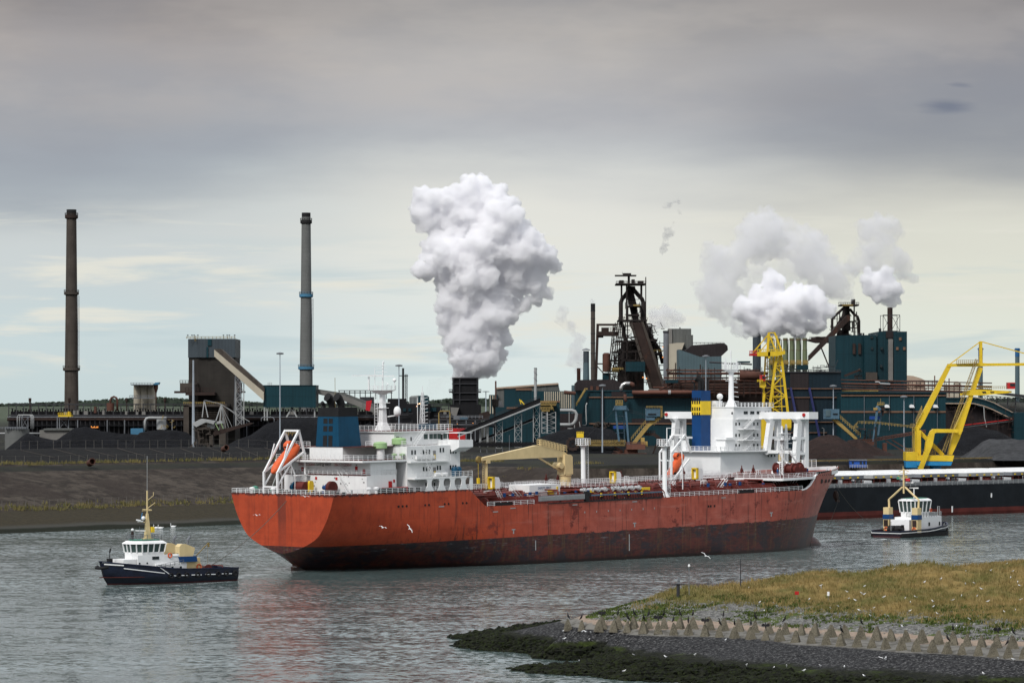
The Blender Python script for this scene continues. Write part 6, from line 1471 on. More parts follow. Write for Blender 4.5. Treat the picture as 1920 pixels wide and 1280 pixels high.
B(m, 'arched_pipe', 'pale_steel', r, True); m = MB(); K.bar(m, (28, 780, 20), (28, 804, 20), 1.2); K.bar(m, (40, 780, 20), (40, 804, 20), 1.2); K.bar(m, (28, 782, 20), (40, 802, 20), .7); K.bar(m, (40, 782, 20), (28, 802, 20), .7); B(m, 'frame', 'grey_steel', r)
K = Fr(1680); r = K.thing('pipe_arch', 'rust red arched pipe over a round vessel on the coke battery', 'pipe', 212, 0); m = MB(); K.tube(m, [(207, 757), (207, 750), (209, 745.5), (213.5, 743.5), (218, 745.5), (220, 750), (220, 770)], 4, 10); B(m, 'arch', 'rust_brown', r, True)
m = MB(); K.vcyl(m, 207, 14, 755, 770, 0, 14); K.box(m, 176, 180, 762, 774, 0, 4); B(m, 'vessel', 'rust_brown', r, 'auto')
K = Fr(1950); r = K.thing('silo_block', 'white twin storage silos with a railing around the top', 'silo', 268)
m = MB()
for px, w in ((255, 15), (268, 15), (281, 15)): K.vcyl(m, px, w, 722, 'g', 8, 16)
B(m, 'silo', 'beige_sheet', r, 'auto'); m = MB(); K.box(m, 245, 291, 745, 746.5, -6, 2); K.box(m, 247, 289, 720.5, 722, -5, 12); K.rail(m, 247, 289, 720.5, -5, 3, 5, .4); K.rail(m, 245, 291, 745, -6, 4, 5, .4); B(m, 'gangway', 'grey_steel', r)
r2 = K.thing('hopper', 'rust coloured hopper with a blue cover beside the white silos', 'hopper', 293); m = MB(); m.lathe((K.x(292.5), K.D, 0), [(1.2 * K.s, GZ), (1.2 * K.s, K.z(737)), (4 * K.s, K.z(728)), (4.2 * K.s, K.z(721))], 10); B(m, 'funnel', 'rust_brown', r2); m = MB(); K.ext(m, [(287, 721), (298, 721), (300, 716.5), (292, 717)], -3, 3); B(m, 'cover', 'band_blue', r2)
K = Fr(1560); r = K.thing('gas_duct', 'bent silver duct entering a squat white vessel by the coal tower', 'duct', 290); m = MB(); K.tube(m, [(272, 806, 0), (272, 789, 0), (274.5, 784.5, 0), (279, 783, 0), (312, 783, 0)], 5, 12); B(m, 'duct', 'pale_steel', r, True)
m = MB(); K.vcyl(m, 301, 18, 783, 805, 4, 18); B(m, 'vessel', 'pale_steel', r, 'auto')
m = MB()
for k in range(16): a = (random.uniform(302, 330), random.uniform(778, 803), -2); K.bar(m, a, (a[0] + random.uniform(-5, 5), a[1] + random.uniform(-6, 6), -2), .9)
B(m, 'yellow_pipework', 'ochre', r); m = MB(); K.box(m, 245, 268, 803, 'g', 0, 8); tag(m.build('blue_container', 'band_blue'), 'pale blue low box behind the black coal heap', 'container')
# ---- coal tower
K = Fr(1680); r = K.thing('coal_tower', 'tall square concrete coal tower with grey cladding on its upper part', 'tower', 396)
m = MB(); K.plan(m, [(351.5, 6), (371.5, 0), (441, 0), (441, 30), (351.5, 30)], 670, 'g'); B(m, 'concrete_shaft', 'concrete_soot', r)
m = MB(); K.plan(m, [(350.8, 5), (371.5, -1.2), (441.5, -1.2), (441.5, 31), (350.8, 31)], 635, 670); B(m, 'upper_cladding', 'slate_sheet', r)
m = MB(); K.box(m, 387.5, 391, 650, 670, -1.6, -1.2); K.box(m, 390, 397, 636, 648, -1.7, -1.2); B(m, 'teal_strip', 'teal_sheet_light', r)
m = MB(); K.rail(m, 350, 441, 635, -1, 4, 7, .5); K.rail(m, 366, 368, 640, -2, 10, 2, .5); B(m, 'top_railing', 'ochre', r)
m = MB()
for px in (352, 360, 364, 371, 419, 426, 430, 440): K.bar(m, (px, 634, 0), (px, 628, 0), .6); K.box(m, px - 1.4, px + 1.4, 627.5, 629, -.5, .5)
m.wsplit('floodlights', 'dark_steel', r)
m = MB(); K.box(m, 341, 372, 718, 737, -10, 0); B(m, 'side_cabin', 'concrete_brown', r); m = MB(); K.box(m, 331, 352, 733, 737, -12, -2); K.box(m, 352, 406, 735, 741, -12, 0); K.rail(m, 341, 372, 718, -10, 5, 5, .5); K.rail(m, 352, 406, 735, -12, 8, 6, .7); K.box(m, 441, 451, 717, 738, 0, 10); K.box(m, 440, 458, 733, 736, -3, 8); K.rail(m, 441, 458, 717, 0, 5, 4, .5); m.wsplit('balcony', 'rust_dark', r)
m = MB(); K.box(m, 369, 371.5, 720, 738, -10.5, -10); K.box(m, 378, 404, 742, 755, -1, 0); B(m, 'dark_opening', 'soot_black', r)
m = MB(); K.box(m, 352, 362, 760, 'g', -22, -6); K.box(m, 352, 432, 757, 762, -22, 0); K.box(m, 418, 430, 762, 'g', -22, -6)
for y in range(764, 808, 4): K.box(m, 363, 430, y, y + 1.2, -20, -19)
m.wsplit('lower_works', 'concrete_brown', r); m = MB(); K.rail(m, 352, 428, 757, -22, 3.5, 4, .5); B(m, 'lower_railing', 'ochre', r)
m = MB(); m.truss(K.p(449, 800, -10), K.p(449, 705, -10), 15 * K.s, 7, .9 * K.s, w2=9 * K.s); B(m, 'lift_tower', 'grey_steel', r)
# sloping gallery and teal house
K = Fr(1640); r = K.thing('conveyor_gallery', 'enclosed conveyor gallery sloping down from the coal tower to the teal house', 'conveyor', 450)
m = MB(); K.ext(m, [(402, 655.5), (402, 668), (495, 751), (495, 735)], -1, 0.5); B(m, 'side_wall', 'beige_sheet', r)
m = MB(); K.ext(m, [(401, 654), (414, 654), (496, 727), (496, 737)], .5, 12); B(m, 'roof', 'concrete_brown', r)
m = MB(); K.bar(m, (441, 692, 4), (441, 'g' if False else 800, 4), 1.6); K.bar(m, (456, 705, 4), (456, 800, 4), 1.6)
for k in range(5): K.bar(m, (441, 715 + k * 17, 4), (456, 732 + k * 17, 4), .7); K.bar(m, (456, 715 + k * 17, 4), (441, 732 + k * 17, 4), .7); K.bar(m, (441, 715 + k * 17, 4), (456, 715 + k * 17, 4), .9)
B(m, 'trestle', 'pale_steel', r)
r = K.thing('transfer_house', 'teal sheet clad transfer house on pale legs at the foot of the grey chimney', 'building', 543); m = MB(); K.plan(m, [(492.5, 5), (501, -2), (592.5, -2), (592.5, 22), (492.5, 22)], 722.5, 763.5); B(m, 'wall', 'teal_sheet_light', r)
m = MB(); K.plan(m, [(492, 5), (501, -2.3), (593, -2.3), (593, 22.5), (492, 22.5)], 721.8, 723); B(m, 'roof', 'teal_sheet', r)
m = MB()
for a, b in (((496, 763), (496, 788)), ((501, 763), (501, 788)), ((590, 763), (590, 787)), ((547, 764), (537, 782)), ((547, 764), (557, 782)), ((549, 764), (549, 768))): K.bar(m, (*a, 0), (*b, 0), 2.4)
K.bar(m, (560, 763, 12), (560, 788, 12), 2); K.rail(m, 501, 508, 722, 5, 5, 3, .5); m.wsplit('legs', 'pale_steel', r)
m = MB(); K.tube(m, [(491, 790, -3), (491, 784, -3), (494, 782, -3), (512, 782, -3), (515, 785, -3), (515, 792, -3)], 2, 8); B(m, 'pipe_loop', 'grey_steel', r, True)
r = K.thing('conveyor_gallery', 'long pale conveyor sloping down from the teal house behind the tanker bridge', 'conveyor', 700, 10)
m = MB(); K.ext(m, [(592, 731), (592, 738), (640, 750), (880, 845), (880, 834), (640, 740)], 10, 11); B(m, 'side_wall', 'concrete_pale', r); m = MB(); K.ext(m, [(592, 729), (592, 732), (640, 741), (880, 835), (880, 829), (645, 737)], 11, 20); B(m, 'roof', 'grey_sheet', r)
m = MB()
for px in (640, 700, 735): K.bar(m, (px, 752 + (px - 640) * .38, 14), (px, 830, 14), 2)
B(m, 'trestle', 'grey_steel', r)
K = Fr(1700); r = K.thing('pipe_bridge', 'dark flat topped pipe bridge behind the tanker radar mast', 'pipe bridge', 685)
m = MB()
for y in (732, 736): K.bar(m, (634, y, 0), (736, y, 0), 1.5)
for k in range(11): K.bar(m, (636 + k * 9.8, 732, 0), (636 + k * 9.8, 748, 0), 1.5)
K.box(m, 676, 700, 744, 760, 0, 10); K.box(m, 650, 664, 745, 757, 2, 10); B(m, 'steel_frame', 'dark_steel', r)
# ---- lamp masts
def lamp_mast(D, px, y0, y1, lab, head=True, w=2.6):
    K = Fr(D); r = thing('floodlight_mast', lab, 'light mast', tuple(K.p(px, y1)), 'floodlight masts'); m = MB(); K.vcyl(m, px, w * .55, y0, y1, 0, 8, w1=w * 1.1); B(m, 'shaft', 'mast_steel', r)
    if head: m = MB(); m.lathe(K.p(px, y0), [(2 * K.s, -.3), (6.8 * K.s, -.2), (7 * K.s, .25), (2 * K.s, .55)], 12); B(m, 'lamp_ring', 'grey_steel', r)
    return r
lamp_mast(1280, 525, 663, 848, 'tall pale floodlight mast with a round head in front of the teal house')
lamp_mast(1330, 362.5, 675, 848, 'thick tapering pale mast without a lamp head by the coal tower', False, 5.5)
lamp_mast(1400, 748, 685.5, 840, 'floodlight mast with a round head right of the tanker radar mast', True, 2.6)
lamp_mast(1330, 1129.5, 723, 848, 'floodlight mast in front of the brown roofed teal hall')
lamp_mast(1450, 1323.5, 668, 840, 'thin floodlight mast rising behind the bulk carrier bridge')
lamp_mast(1330, 1562.5, 724, 850, 'floodlight mast in front of the dark blue building with slanted pillars')
lamp_mast(1330, 1695, 744, 852, 'floodlight mast in front of the long teal hall left of the yellow crane')
lamp_mast(3200, 911, 734, 775, 'small far floodlight mast right of the black quench tower')
# ---- black stack with lattice beside it, black plant, domed shed
K = Fr(1650); r = K.thing('black_stack', 'slim black stack tied to a lattice tower right of the radar mast', 'chimney', 756)
m = MB(); K.vcyl(m, 755.8, 4, 690, 'g', 0, 12); B(m, 'shaft', 'soot_black', r, 'auto'); m = MB(); m.truss(K.p(761.5, 800, 0), K.p(761.5, 702, 0), 4 * K.s, 16, .7 * K.s); K.box(m, 748, 765, 703.5, 705, -3, 3); K.bar(m, (750, 790, 0), (755, 765, 0), 1.5); B(m, 'lattice', 'dark_steel', r)
K = Fr(1620); r = K.thing('byproduct_plant', 'black steel plant building crowded with pipes left of the quench tower', 'industrial building', 775)
m = MB(); K.box(m, 724, 806, 757, 'g', 0, 25); K.box(m, 804, 824, 762, 'g', 4, 22); K.box(m, 726, 760, 747, 757, 5, 15); B(m, 'body', 'coke_black', r)
m = MB()
for px in (756, 766, 786, 798, 812): K.box(m, px, px + 5, 765, 771, -.6, 0)
K.box(m, 782, 795, 763, 770, -.5, 0); K.box(m, 806, 818, 764, 771, 3.4, 4); m.wsplit('teal_panel', 'teal_sheet', r)
m = MB()
for k in range(45):
    a = (random.uniform(725, 845), random.uniform(764, 806), random.uniform(-8, -1)); 
    if k % 2: K.bar(m, a, (a[0] + random.uniform(8, 28), a[1], a[2]), random.uniform(.7, 1.6))
    else: K.bar(m, a, (a[0], a[1] + random.uniform(8, 20), a[2]), random.uniform(.7, 1.4))
B(m, 'pipework', 'dark_steel', r); m = MB(); K.box(m, 782.6, 784.6, 756, 758, -2, -1.5); K.box(m, 786, 788, 755.4, 757.4, -2, -1.5); K.box(m, 781, 782, 760.5, 762, -2, -1.5); m.wsplit('lit_lamp', 'lamp_warm', r)
K = Fr(2300); r = K.thing('domed_shed', 'distant shed with a rounded roof, pale striped side and teal end', 'shed', 785); m = MB(); K.ext(m, [(767, 'g'), (767, 745), (771, 742), (784, 741), (784, 'g')], 0, 20); B(m, 'striped_side', 'stripe_sheet', r); m = MB(); K.ext(m, [(784, 'g'), (784, 742.5), (788, 741), (800, 741), (803.5, 744), (803.5, 'g')], -1, 20); B(m, 'teal_end', 'teal_sheet_light', r)
m = MB()
for k in range(6): K.box(m, 769 + k * 2.5, 769.8 + k * 2.5, 744, 757, -.4, 0)
m.wsplit('stripe', 'slate_sheet', r)
# ---- quench tower
K = Fr(1660); r = K.thing('quench_tower', 'squat black quench tower with white steam pouring out of its top', 'tower', 872)
m = MB(); K.plan(m, [(848, 2), (851, 0), (894, 0), (896, 3), (896, 30), (848, 30)], 707.5, 'g'); K.plan(m, [(843.5, -3), (901, -3), (901, 33), (843.5, 33)], 758, 'g'); B(m, 'tower_body', 'coke_black', r)
m = MB()
for y in (708, 718.5, 735.5, 748.5): K.box(m, 847.5, 896.5, y, y + 1.6, -.8, 0)
for px in (850, 861.5, 894): K.box(m, px, px + 1.4, 708, 790, -.9, 0)
K.box(m, 842, 849, 733.5, 736, -2, 6); K.box(m, 895, 902, 733.5, 736, -2, 6); K.rail(m, 842, 848, 733.5, -2, 4, 2, .5); K.rail(m, 896, 902, 733.5, -2, 4, 2, .5); B(m, 'walkway', 'dark_steel', r)
m = MB(); K.ext(m, [(845, 763), (861, 764), (856, 781), (846, 777)], -7, -3.1); m.wsplit('chute', 'concrete_pale', r); m = MB(); K.ext(m, [(899, 775), (915, 770), (919, 776), (917, 786), (905, 789), (897, 785)], -4, 14); B(m, 'coke_drum', 'rust_dark', r)
K = Fr(1560); r = K.thing('pipe_bridge', 'grey pipe bridge running in front of the black quench tower', 'pipe bridge', 880)
m = MB()
for y, w in ((787, 2.4), (791, 1.6), (797, 7)): K.tube(m, [(800, y, 0), (930, y, 0)], w, 10)
B(m, 'pipe', 'dark_steel', r, True); m = MB(); K.rail(m, 838, 905, 784, 0, 5, 7, .6); K.box(m, 850, 876, 780, 786, 2, 6)
for k in range(8): K.bar(m, (806 + k * 17, 786, 0), (806 + k * 17, 826, 0), 1.5)
B(m, 'frame', 'grey_steel', r); m = MB(); K.box(m, 862, 877, 781, 786, 1.4, 2); m.wsplit('blue_box', 'machine_blue', r)
m = MB(); K.box(m, 886, 887.5, 792, 793.5, -2, -1); K.box(m, 857, 858, 794, 795, -2, -1); m.wsplit('lit_lamp', 'lamp_orange', r)
K = Fr(1480); m = MB(); K.box(m, 838, 872, 803, 'g', 0, 15); tag(m.build('red_shed', 'signal_red'), 'dull red low shed beneath the pipe bridge beside the tanker bridge wing', 'shed')
# ---- inclined black conveyor on trestles
K = Fr(1430); r = K.thing('inclined_conveyor', 'long black inclined conveyor with a pale lower girder climbing to the teal sheds', 'conveyor', 950)
m = MB(); K.ext(m, [(858, 817), (858, 810), (1013, 746), (1013, 755)], 0, 6); B(m, 'belt_housing', 'coke_black', r)
m = MB(); K.ext(m, [(858, 819.5), (858, 817), (1013, 755), (1013, 758)], -1, 7); B(m, 'lower_girder', 'pale_steel', r)
m = MB()
for k in range(3): m.bar(K.p(858, 808 - k * 2, -.5), K.p(1013, 745 - k * 2, -.5), .5 * K.s)
for k in range(40): px = 858 + k * 3.9; y = 810 - (px - 858) * .413; K.bar(m, (px, y, -.5), (px, y - 5, -.5), .5)
B(m, 'handrail', 'dark_steel', r)
m = MB()
def trest(xa, xb, ytop, ybot, d=2, w=1.3):
    K.bar(m, (xa, ytop + (0 if xa == xb else 0), d), (xa, ybot, d), w); K.bar(m, (xb, ytop, d), (xb, ybot, d), w); n = 4
    for k in range(n): y0, y1 = lerp(ytop, ybot, k / n), lerp(ytop, ybot, (k + 1) / n); K.bar(m, (xa, y0, d), (xb, y1, d), w * .5); K.bar(m, (xb, y0, d), (xa, y1, d), w * .5); K.bar(m, (xa, y1, d), (xb, y1, d), w * .5)
for a in ((899, 901.5, 800, 838), (913, 915, 795, 838), (929, 942, 789, 840), (965, 978, 775, 838), (1000, 1012, 760, 834)): trest(*a)
B(m, 'trestle', 'pale_steel', r)
r = K.thing('inclined_conveyor', 'lower thin conveyor with a pale edge running beneath the long black one', 'conveyor', 940, 8); m = MB(); K.ext(m, [(885, 833), (885, 829), (1002, 783), (1002, 787)], 8, 12); B(m, 'belt_housing', 'coke_black', r); m = MB(); K.ext(m, [(885, 834.5), (885, 833), (1002, 787), (1002, 788.5)], 7, 12); B(m, 'lower_girder', 'pale_steel', r)
K = Fr(1390); r = K.thing('flat_conveyor', 'level black truss conveyor at the foot of the inclined one', 'conveyor', 950); m = MB(); m.truss(K.p(882, 833, 0), K.p(1022, 833, 0), 8 * K.s, 20, .8 * K.s); K.box(m, 882, 1022, 830, 836, -1, 3); B(m, 'truss', 'coke_black', r)
m = MB()
for px in (901, 913, 929, 942, 955, 976): K.bar(m, (px, 836, 0), (px, 852, 0), 1.1)
K.bar(m, (955, 815, -2), (955, 845, -2), .8); B(m, 'leg', 'grey_steel', r)
# ---- teal sheds in the middle
K = Fr(2000); r = K.thing('long_hall', 'long hall with beige roof edge and blue and white striped wall', 'hall', 990)
m = MB(); K.ext(m, [(931, 'g'), (931, 729), (1047, 720), (1050, 734), (1050, 'g')], 0, 40); B(m, 'upper_wall', 'grey_sheet', r); m = MB(); K.ext(m, [(931, 729), (931, 726), (1046, 717.5), (1048, 720.5)], -1, 40); B(m, 'roof_edge', 'roof_tan', r)
m = MB(); K.box(m, 917, 933, 740, 'g', -12, 20); K.box(m, 997, 1076, 733, 'g', -12, 20); m.wsplit('lower_wall', 'teal_sheet_light', r)
m = MB()
for k in range(3): K.box(m, 918.5 + k * 4.6, 920.5 + k * 4.6, 741, 775, -12.5, -12)
for k in range(14): K.box(m, 1020 + k * 4, 1022 + k * 4, 734, 765, -12.5, -12)
m.wsplit('white_stripe', 'beige_sheet', r)
K = Fr(1560); r = K.thing('teal_shed', 'teal clad shed block stepped in two levels with brown eaves behind the conveyor', 'industrial building', 965)
m = MB(); K.plan(m, [(945, 6), (966, 0), (997, 0), (997, 25), (945, 25)], 728, 'g'); K.plan(m, [(929, 2), (949, -6), (1001, -6), (1001, 20), (929, 20)], 763, 'g'); K.plan(m, [(1001, -4), (1014, -10), (1049.5, -10), (1049.5, 20), (1001, 20)], 751, 'g'); B(m, 'wall', 'teal_sheet', r)
m = MB(); K.box(m, 967, 997, 728, 731.5, -.4, 0); K.box(m, 950, 975, 763, 766, -6.4, -6); K.box(m, 1014, 1049, 751, 754, -10.5, -10); K.plan(m, [(944.7, 5.7), (966, -.4), (997.3, -.4), (997.3, 25), (944.7, 25)], 727.2, 728.2); m.wsplit('brown_eaves', 'salmon_stripe', r)
m = MB(); K.box(m, 1013, 1042, 757, 760, -16, -9); K.box(m, 1015, 1030, 768, 771, -18, -9); K.rail(m, 1010, 1042, 757, -16, 5, 3, .8); K.rail(m, 1012, 1036, 768, -18, 5, 3, .8); K.bar(m, (1028, 752, -17), (1038, 770, -17), 1.5); B(m, 'yellow_platform', 'ochre', r)
K2 = Fr(1480); m = MB(); K = K2; trest(1016, 1042, 772, 812); K.bar(m, (1026, 772, 0), (1026, 812, 0), 2); B(m, 'support_tower', 'pale_steel', r); m = MB(); K.bar(m, (976, 750, 0), (984, 759, 0), 2.2); K.bar(m, (974, 748, 0), (977, 758, 0), 1.2); m.wsplit('yellow_chute', 'bright_yellow', r)
K = Fr(1800)
def stack(K, name, lab, px, w, y0, mat, y1='g', w1=None, cap=None, bands=(), bm='dark_steel', d=0, twist=False):
    r = K.thing(name, lab, 'chimney', px, d); m = MB(); K.vcyl(m, px, w, y0, y1, d, 16, w1); B(m, 'shaft', mat, r, 'auto')
    if bands:
        m = MB()
        for y in bands: m.cyl(K.p(px, y + .6, d), K.p(px, y - .6, d), (w / 2 + .5) * K.s, n=16)
        m.wsplit('band', bm, r) if False else B(m, 'bands', bm, r)
    if cap: m = MB(); m.cyl(K.p(px, y0 + cap[0], d), K.p(px, y0, d), cap[1] * K.s / 2, n=16); B(m, 'crown', cap[2], r)
    if twist:
        m = MB(); pts = [K.p(px + (w / 2 + .2) * math.cos(t), y0 + 1 + t * 1.9, d + (w / 2 + .2) * K.s * math.sin(t)) for t in np.linspace(0, 4 * math.pi, 60)]; m.tube(pts, .5 * K.s, 5); B(m, 'spiral_strake', 'grey_steel', r)
    return r
stack(K, 'chimney', 'thin brown stack on the striped hall left of the teal shed', 929.5, 3, 714, 'rust_brown')
stack(Fr(1640), 'chimney', 'pale grey chimney with a spiral strake between the teal sheds', 1004, 5.4, 689.5, 'pale_steel', cap=(1, 6, 'dark_steel'), twist=True)
r = Fr(1700).thing('hopper', 'brown steaming hopper below the thin brown stack', 'hopper', 928); K = Fr(1700); m = MB(); m.lathe((K.x(928.5), K.D, 0), [(2.5 * K.s, GZ), (2.5 * K.s, K.z(768)), (6 * K.s, K.z(760)), (7 * K.s, K.z(748))], 12); B(m, 'cone', 'concrete_brown', r)
K = Fr(1600); r = K.thing('gas_duct', 'fat silver duct bending round the brown wall between teal buildings', 'duct', 1068)
m = MB(); K.tube(m, [(1049, 769, 0), (1072, 769, 0), (1078, 771, 0), (1081, 776, 0), (1080, 786, 0), (1076, 793, 0), (1070, 796, 0), (1049, 796, 0)], 6, 12); B(m, 'duct', 'pale_steel', r, 'auto')
m = MB(); K.box(m, 1050, 1092, 775, 'g', 8, 15); B(m, 'back_wall', 'brown_sheet', r); m = MB(); K.bar(m, (1064, 802.5, -2), (1092, 804, -2), 1.6); K.bar(m, (1086, 790, -2), (1088, 803, -2), 1.2); K.bar(m, (1077, 796, -2), (1077, 803, -2), 1.2); K.bar(m, (1067, 772, -2), (1067, 795, -2), 1.2); B(m, 'support', 'pale_steel', r)
m = MB(); K.tube(m, [(1058, 735, 10), (1080, 737, 10)], 7, 12); tag(m.build('brown_duct', 'rust_brown', smooth='auto'), 'brown ribbed duct entering the teal hall from the left', 'duct')
K = Fr(1900); m = MB(); K.box(m, 1072, 1082, 722, 'g', 0, 10); tag(m.build('grey_annex', 'pale_blue_sheet'), 'small pale grey annex left of the brown roofed hall', 'building')
# ---- big teal hall under blast furnace
K = Fr(1620); r = K.thing('stock_house', 'long dark teal hall with salmon stripes below the left blast furnace', 'industrial building', 1190)
m = MB(); K.plan(m, [(1078.5, 8), (1104, -4), (1320, -4), (1320, 40), (1078.5, 40)], 733, 'g'); B(m, 'wall', 'teal_sheet', r)
m = MB(); K.box(m, 1104, 1320, 743.5, 745.5, -4.6, -4); K.box(m, 1104, 1320, 792.5, 795, -4.6, -4); B(m, 'salmon_stripe', 'salmon_stripe', r); m = MB(); K.box(m, 1184, 1320, 784.5, 792, -4.5, -4); K.box(m, 1126, 1130.5, 733, 'g', -5.5, -4); K.box(m, 1146, 1172, 734, 743, -4.5, -4); K.box(m, 1186, 1320, 739, 743, -7, -4); m.wsplit('brown_band', 'brown_sheet', r)
m = MB(); K.plan(m, [(1078, 7.5), (1104, -4.6), (1190, -4.6), (1190, 41), (1078, 41)], 731.6, 733.6); B(m, 'eaves', 'teal_sheet_light', r)
m = MB(); K.box(m, 1079.5, 1166, 718, 732, 2, 36); K.ext(m, [(1080, 718), (1086, 712), (1138, 711), (1130, 719)], 4, 34); K.ext(m, [(1130, 719), (1138, 711), (1152, 711), (1168, 719)], 3, 34); B(m, 'brown_roof_house', 'brown_sheet', r); m = MB(); K.box(m, 1107, 1112, 723.5, 731, 1.4, 2); K.box(m, 1118, 1123, 723.5, 731, 1.4, 2); m.wsplit('louvre', 'rust_brown', r)
m = MB(); m.stair(K.p(1080, 760, 0) + Vector((0, -4, 0)), K.p(1097, 731, 0) + Vector((0, -6, 0)), 2.0, .35, Vector((0, 1, 0)), 12); K.bar(m, (1095, 729, -6), (1101, 729, -6), 3); B(m, 'outside_stair', 'ochre', r)
m = MB(); K.tube(m, [(1091, 797, -7), (1097, 797, -7), (1099, 794, -7), (1098, 760, -7), (1100, 755, -7)], 2.2, 8); B(m, 'white_pipe', 'pale_steel', r, True)
m = MB()
for k in range(28): a = random.uniform(1110, 1140); y = random.uniform(790, 799); K.box(m, a, a + random.uniform(2, 6), y, y + random.uniform(1.5, 4), -7, -4.2)
m.wsplit('machinery', 'concrete_brown', r); m = MB(); K.box(m, 1149, 1171, 797.5, 803, -12, -6); B(m, 'blue_container', 'container_blue', r)
r = K.thing('gas_pipe', 'long rust coloured gas pipe along the top of the teal hall', 'pipe', 1240, -8); m = MB(); K.tube(m, [(1184, 735.5, -9), (1320, 735.5, -9)], 7.5, 14); B(m, 'pipe', 'rust_pipe', r, True); m = MB(); K.tube(m, [(1251, 735.5, -9), (1256, 735.5, -9)], 8.2, 14); B(m, 'pale_collar', 'pale_steel', r)
r = K.thing('steam_elbow', 'shiny silver pipe elbow standing on the teal hall roof', 'pipe', 1172, -6); m = MB(); K.tube(m, [(1164, 733, -4), (1164, 727, -4), (1167, 721.5, -4), (1172, 719, -4), (1182, 719, -4)], 7, 14); B(m, 'elbow', 'duct_silver', r, True); m = MB(); K.tube(m, [(1181, 719, -4), (1185.5, 720, -4), (1187, 725, -4)], 8, 12); K.tube(m, [(1171, 739, -8), (1171, 748, -8), (1173, 753, -8)], 6, 10); B(m, 'brown_socket', 'rust_brown', r, True)
# ---- stacks left of the furnace
K = Fr(1750)
stack(K, 'chimney', 'short rusty square stack on the brown roofed hall', 1085, 7, 690, 'rust_brown'); r = stack(Fr(1850), 'chimney', 'blue grey chimney flaring at the foot with a flat rain cap', 1099, 11, 658, 'slate_sheet', y1=680); K = Fr(1850)
m = MB(); K.vcyl(m, 1099, 11, 680, 'g', 0, 16, 16); B(m, 'lower_shaft', 'pale_blue_sheet', r, 'auto'); m = MB(); m.lathe(K.p(1099, 656.5), [(8 * K.s, 0), (7.5 * K.s, .4), (.5, 1.1)], 14); B(m, 'rain_cap', 'grey_steel', r)
stack(Fr(1800), 'chimney', 'tall slim banded steel chimney left of the left blast furnace', 1111.8, 8.2, 569, 'concrete_brown', cap=(14, 8.5, 'soot_black'), bands=(583, 597, 625, 643, 662, 690))
# ---- blast furnaces
random.seed(21)
def clutter(K, m, x0, x1, y0, y1, n, d0, d1, w=(.6, 1.6), diag=.3):
    for k in range(n):
        a = (random.uniform(x0, x1), random.uniform(y0, y1), random.uniform(d0, d1)); q = random.random()
        if q < diag: b = (a[0] + random.uniform(-12, 12), a[1] + random.uniform(-12, 12), a[2])
        elif q < .65: b = (min(x1, a[0] + random.uniform(6, 22)), a[1], a[2])
        else: b = (a[0], min(y1, a[1] + random.uniform(6, 24)), a[2])
        K.bar(m, a, b, random.uniform(*w))
K = Fr(1950); r = K.thing('blast_furnace', 'tall dark blast furnace tower with crossed uptake pipes and a crane on top', 'blast furnace', 1185)
m = MB(); K.tube(m, [(1163.5, 603, -6), (1163.5, 568, -6), (1166, 561, -5), (1173, 553, -3), (1180, 543, 0), (1181, 537, 0)], 8, 12); K.tube(m, [(1205.5, 603, -6), (1205.5, 568, -6), (1203, 561, -5), (1195, 552, -3), (1188, 543, 0), (1187, 537, 0)], 8, 12)
K.tube(m, [(1183, 536, 2), (1182, 552, 2), (1187, 572, 2), (1193, 604, 2)], [12, 15, 15, 12], 14); K.tube(m, [(1163.5, 602, -6), (1168, 615, -6), (1172, 640, -4), (1166, 690, -4)], 7, 12); K.tube(m, [(1205.5, 600, -6), (1214, 618, -4), (1225, 640, -2), (1236, 655, 0), (1243, 680, 4)], 7.5, 12); m.build('x', None) if False else B(m, 'uptake_pipe', 'furnace_dark', r, 'auto')
m = MB(); K.box(m, 1153, 1193, 515.5, 518, -2, 3); K.box(m, 1168, 1183, 512.5, 518, -4, 4); K.bar(m, (1167, 510, 0), (1167, 514, 0), .6); K.box(m, 1177, 1181, 518, 532, -2, 2); B(m, 'top_crane', 'furnace_dark', r)
m = MB(); K.box(m, 1154, 1210, 532, 534.5, -12, 12); K.rail(m, 1154, 1210, 532, -12, 3.5, 5, .5); K.box(m, 1161, 1169, 526, 532, -6, 6); K.box(m, 1196, 1206, 527, 532, -6, 6); K.box(m, 1184, 1190, 524, 532, -3, 3); K.bar(m, (1164.5, 534, -8), (1164.5, 560, -8), 3.5); K.bar(m, (1201.5, 534, -8), (1201.5, 560, -8), 4); K.bar(m, (1204, 534, 8), (1204, 600, 8), 2); K.bar(m, (1174, 534, -9), (1174, 604, -9), 3.2)
B(m, 'crown_platform', 'furnace_dark', r)
m = MB(); K.bar(m, (1210, 520, -6), (1210, 602, -6), 1.8); B(m, 'flare_pipe', 'rust_dark', r)
m = MB(); K.box(m, 1158, 1212, 600, 603, -14, 14); K.box(m, 1175, 1201, 574, 576, -12, 8); K.rail(m, 1175, 1201, 574, -12, 3, 4, .5); K.rail(m, 1158, 1212, 600, -14, 4, 5, .5); K.box(m, 1178, 1198, 590, 593, -12, 6)
for px in (1176, 1200): K.bar(m, (px, 574, -11), (px, 603, -11), 2)
clutter(K, m, 1165, 1203, 560, 603, 30, -12, 6); B(m, 'middle_platform', 'furnace_dark', r)
m = MB(); K.vcyl(m, 1182, 34, 640, 'g', 10, 18, 52); K.box(m, 1160, 1208, 655, 'g', 4, 20); B(m, 'furnace_shell', 'furnace_dark', r, 'auto')
m = MB()
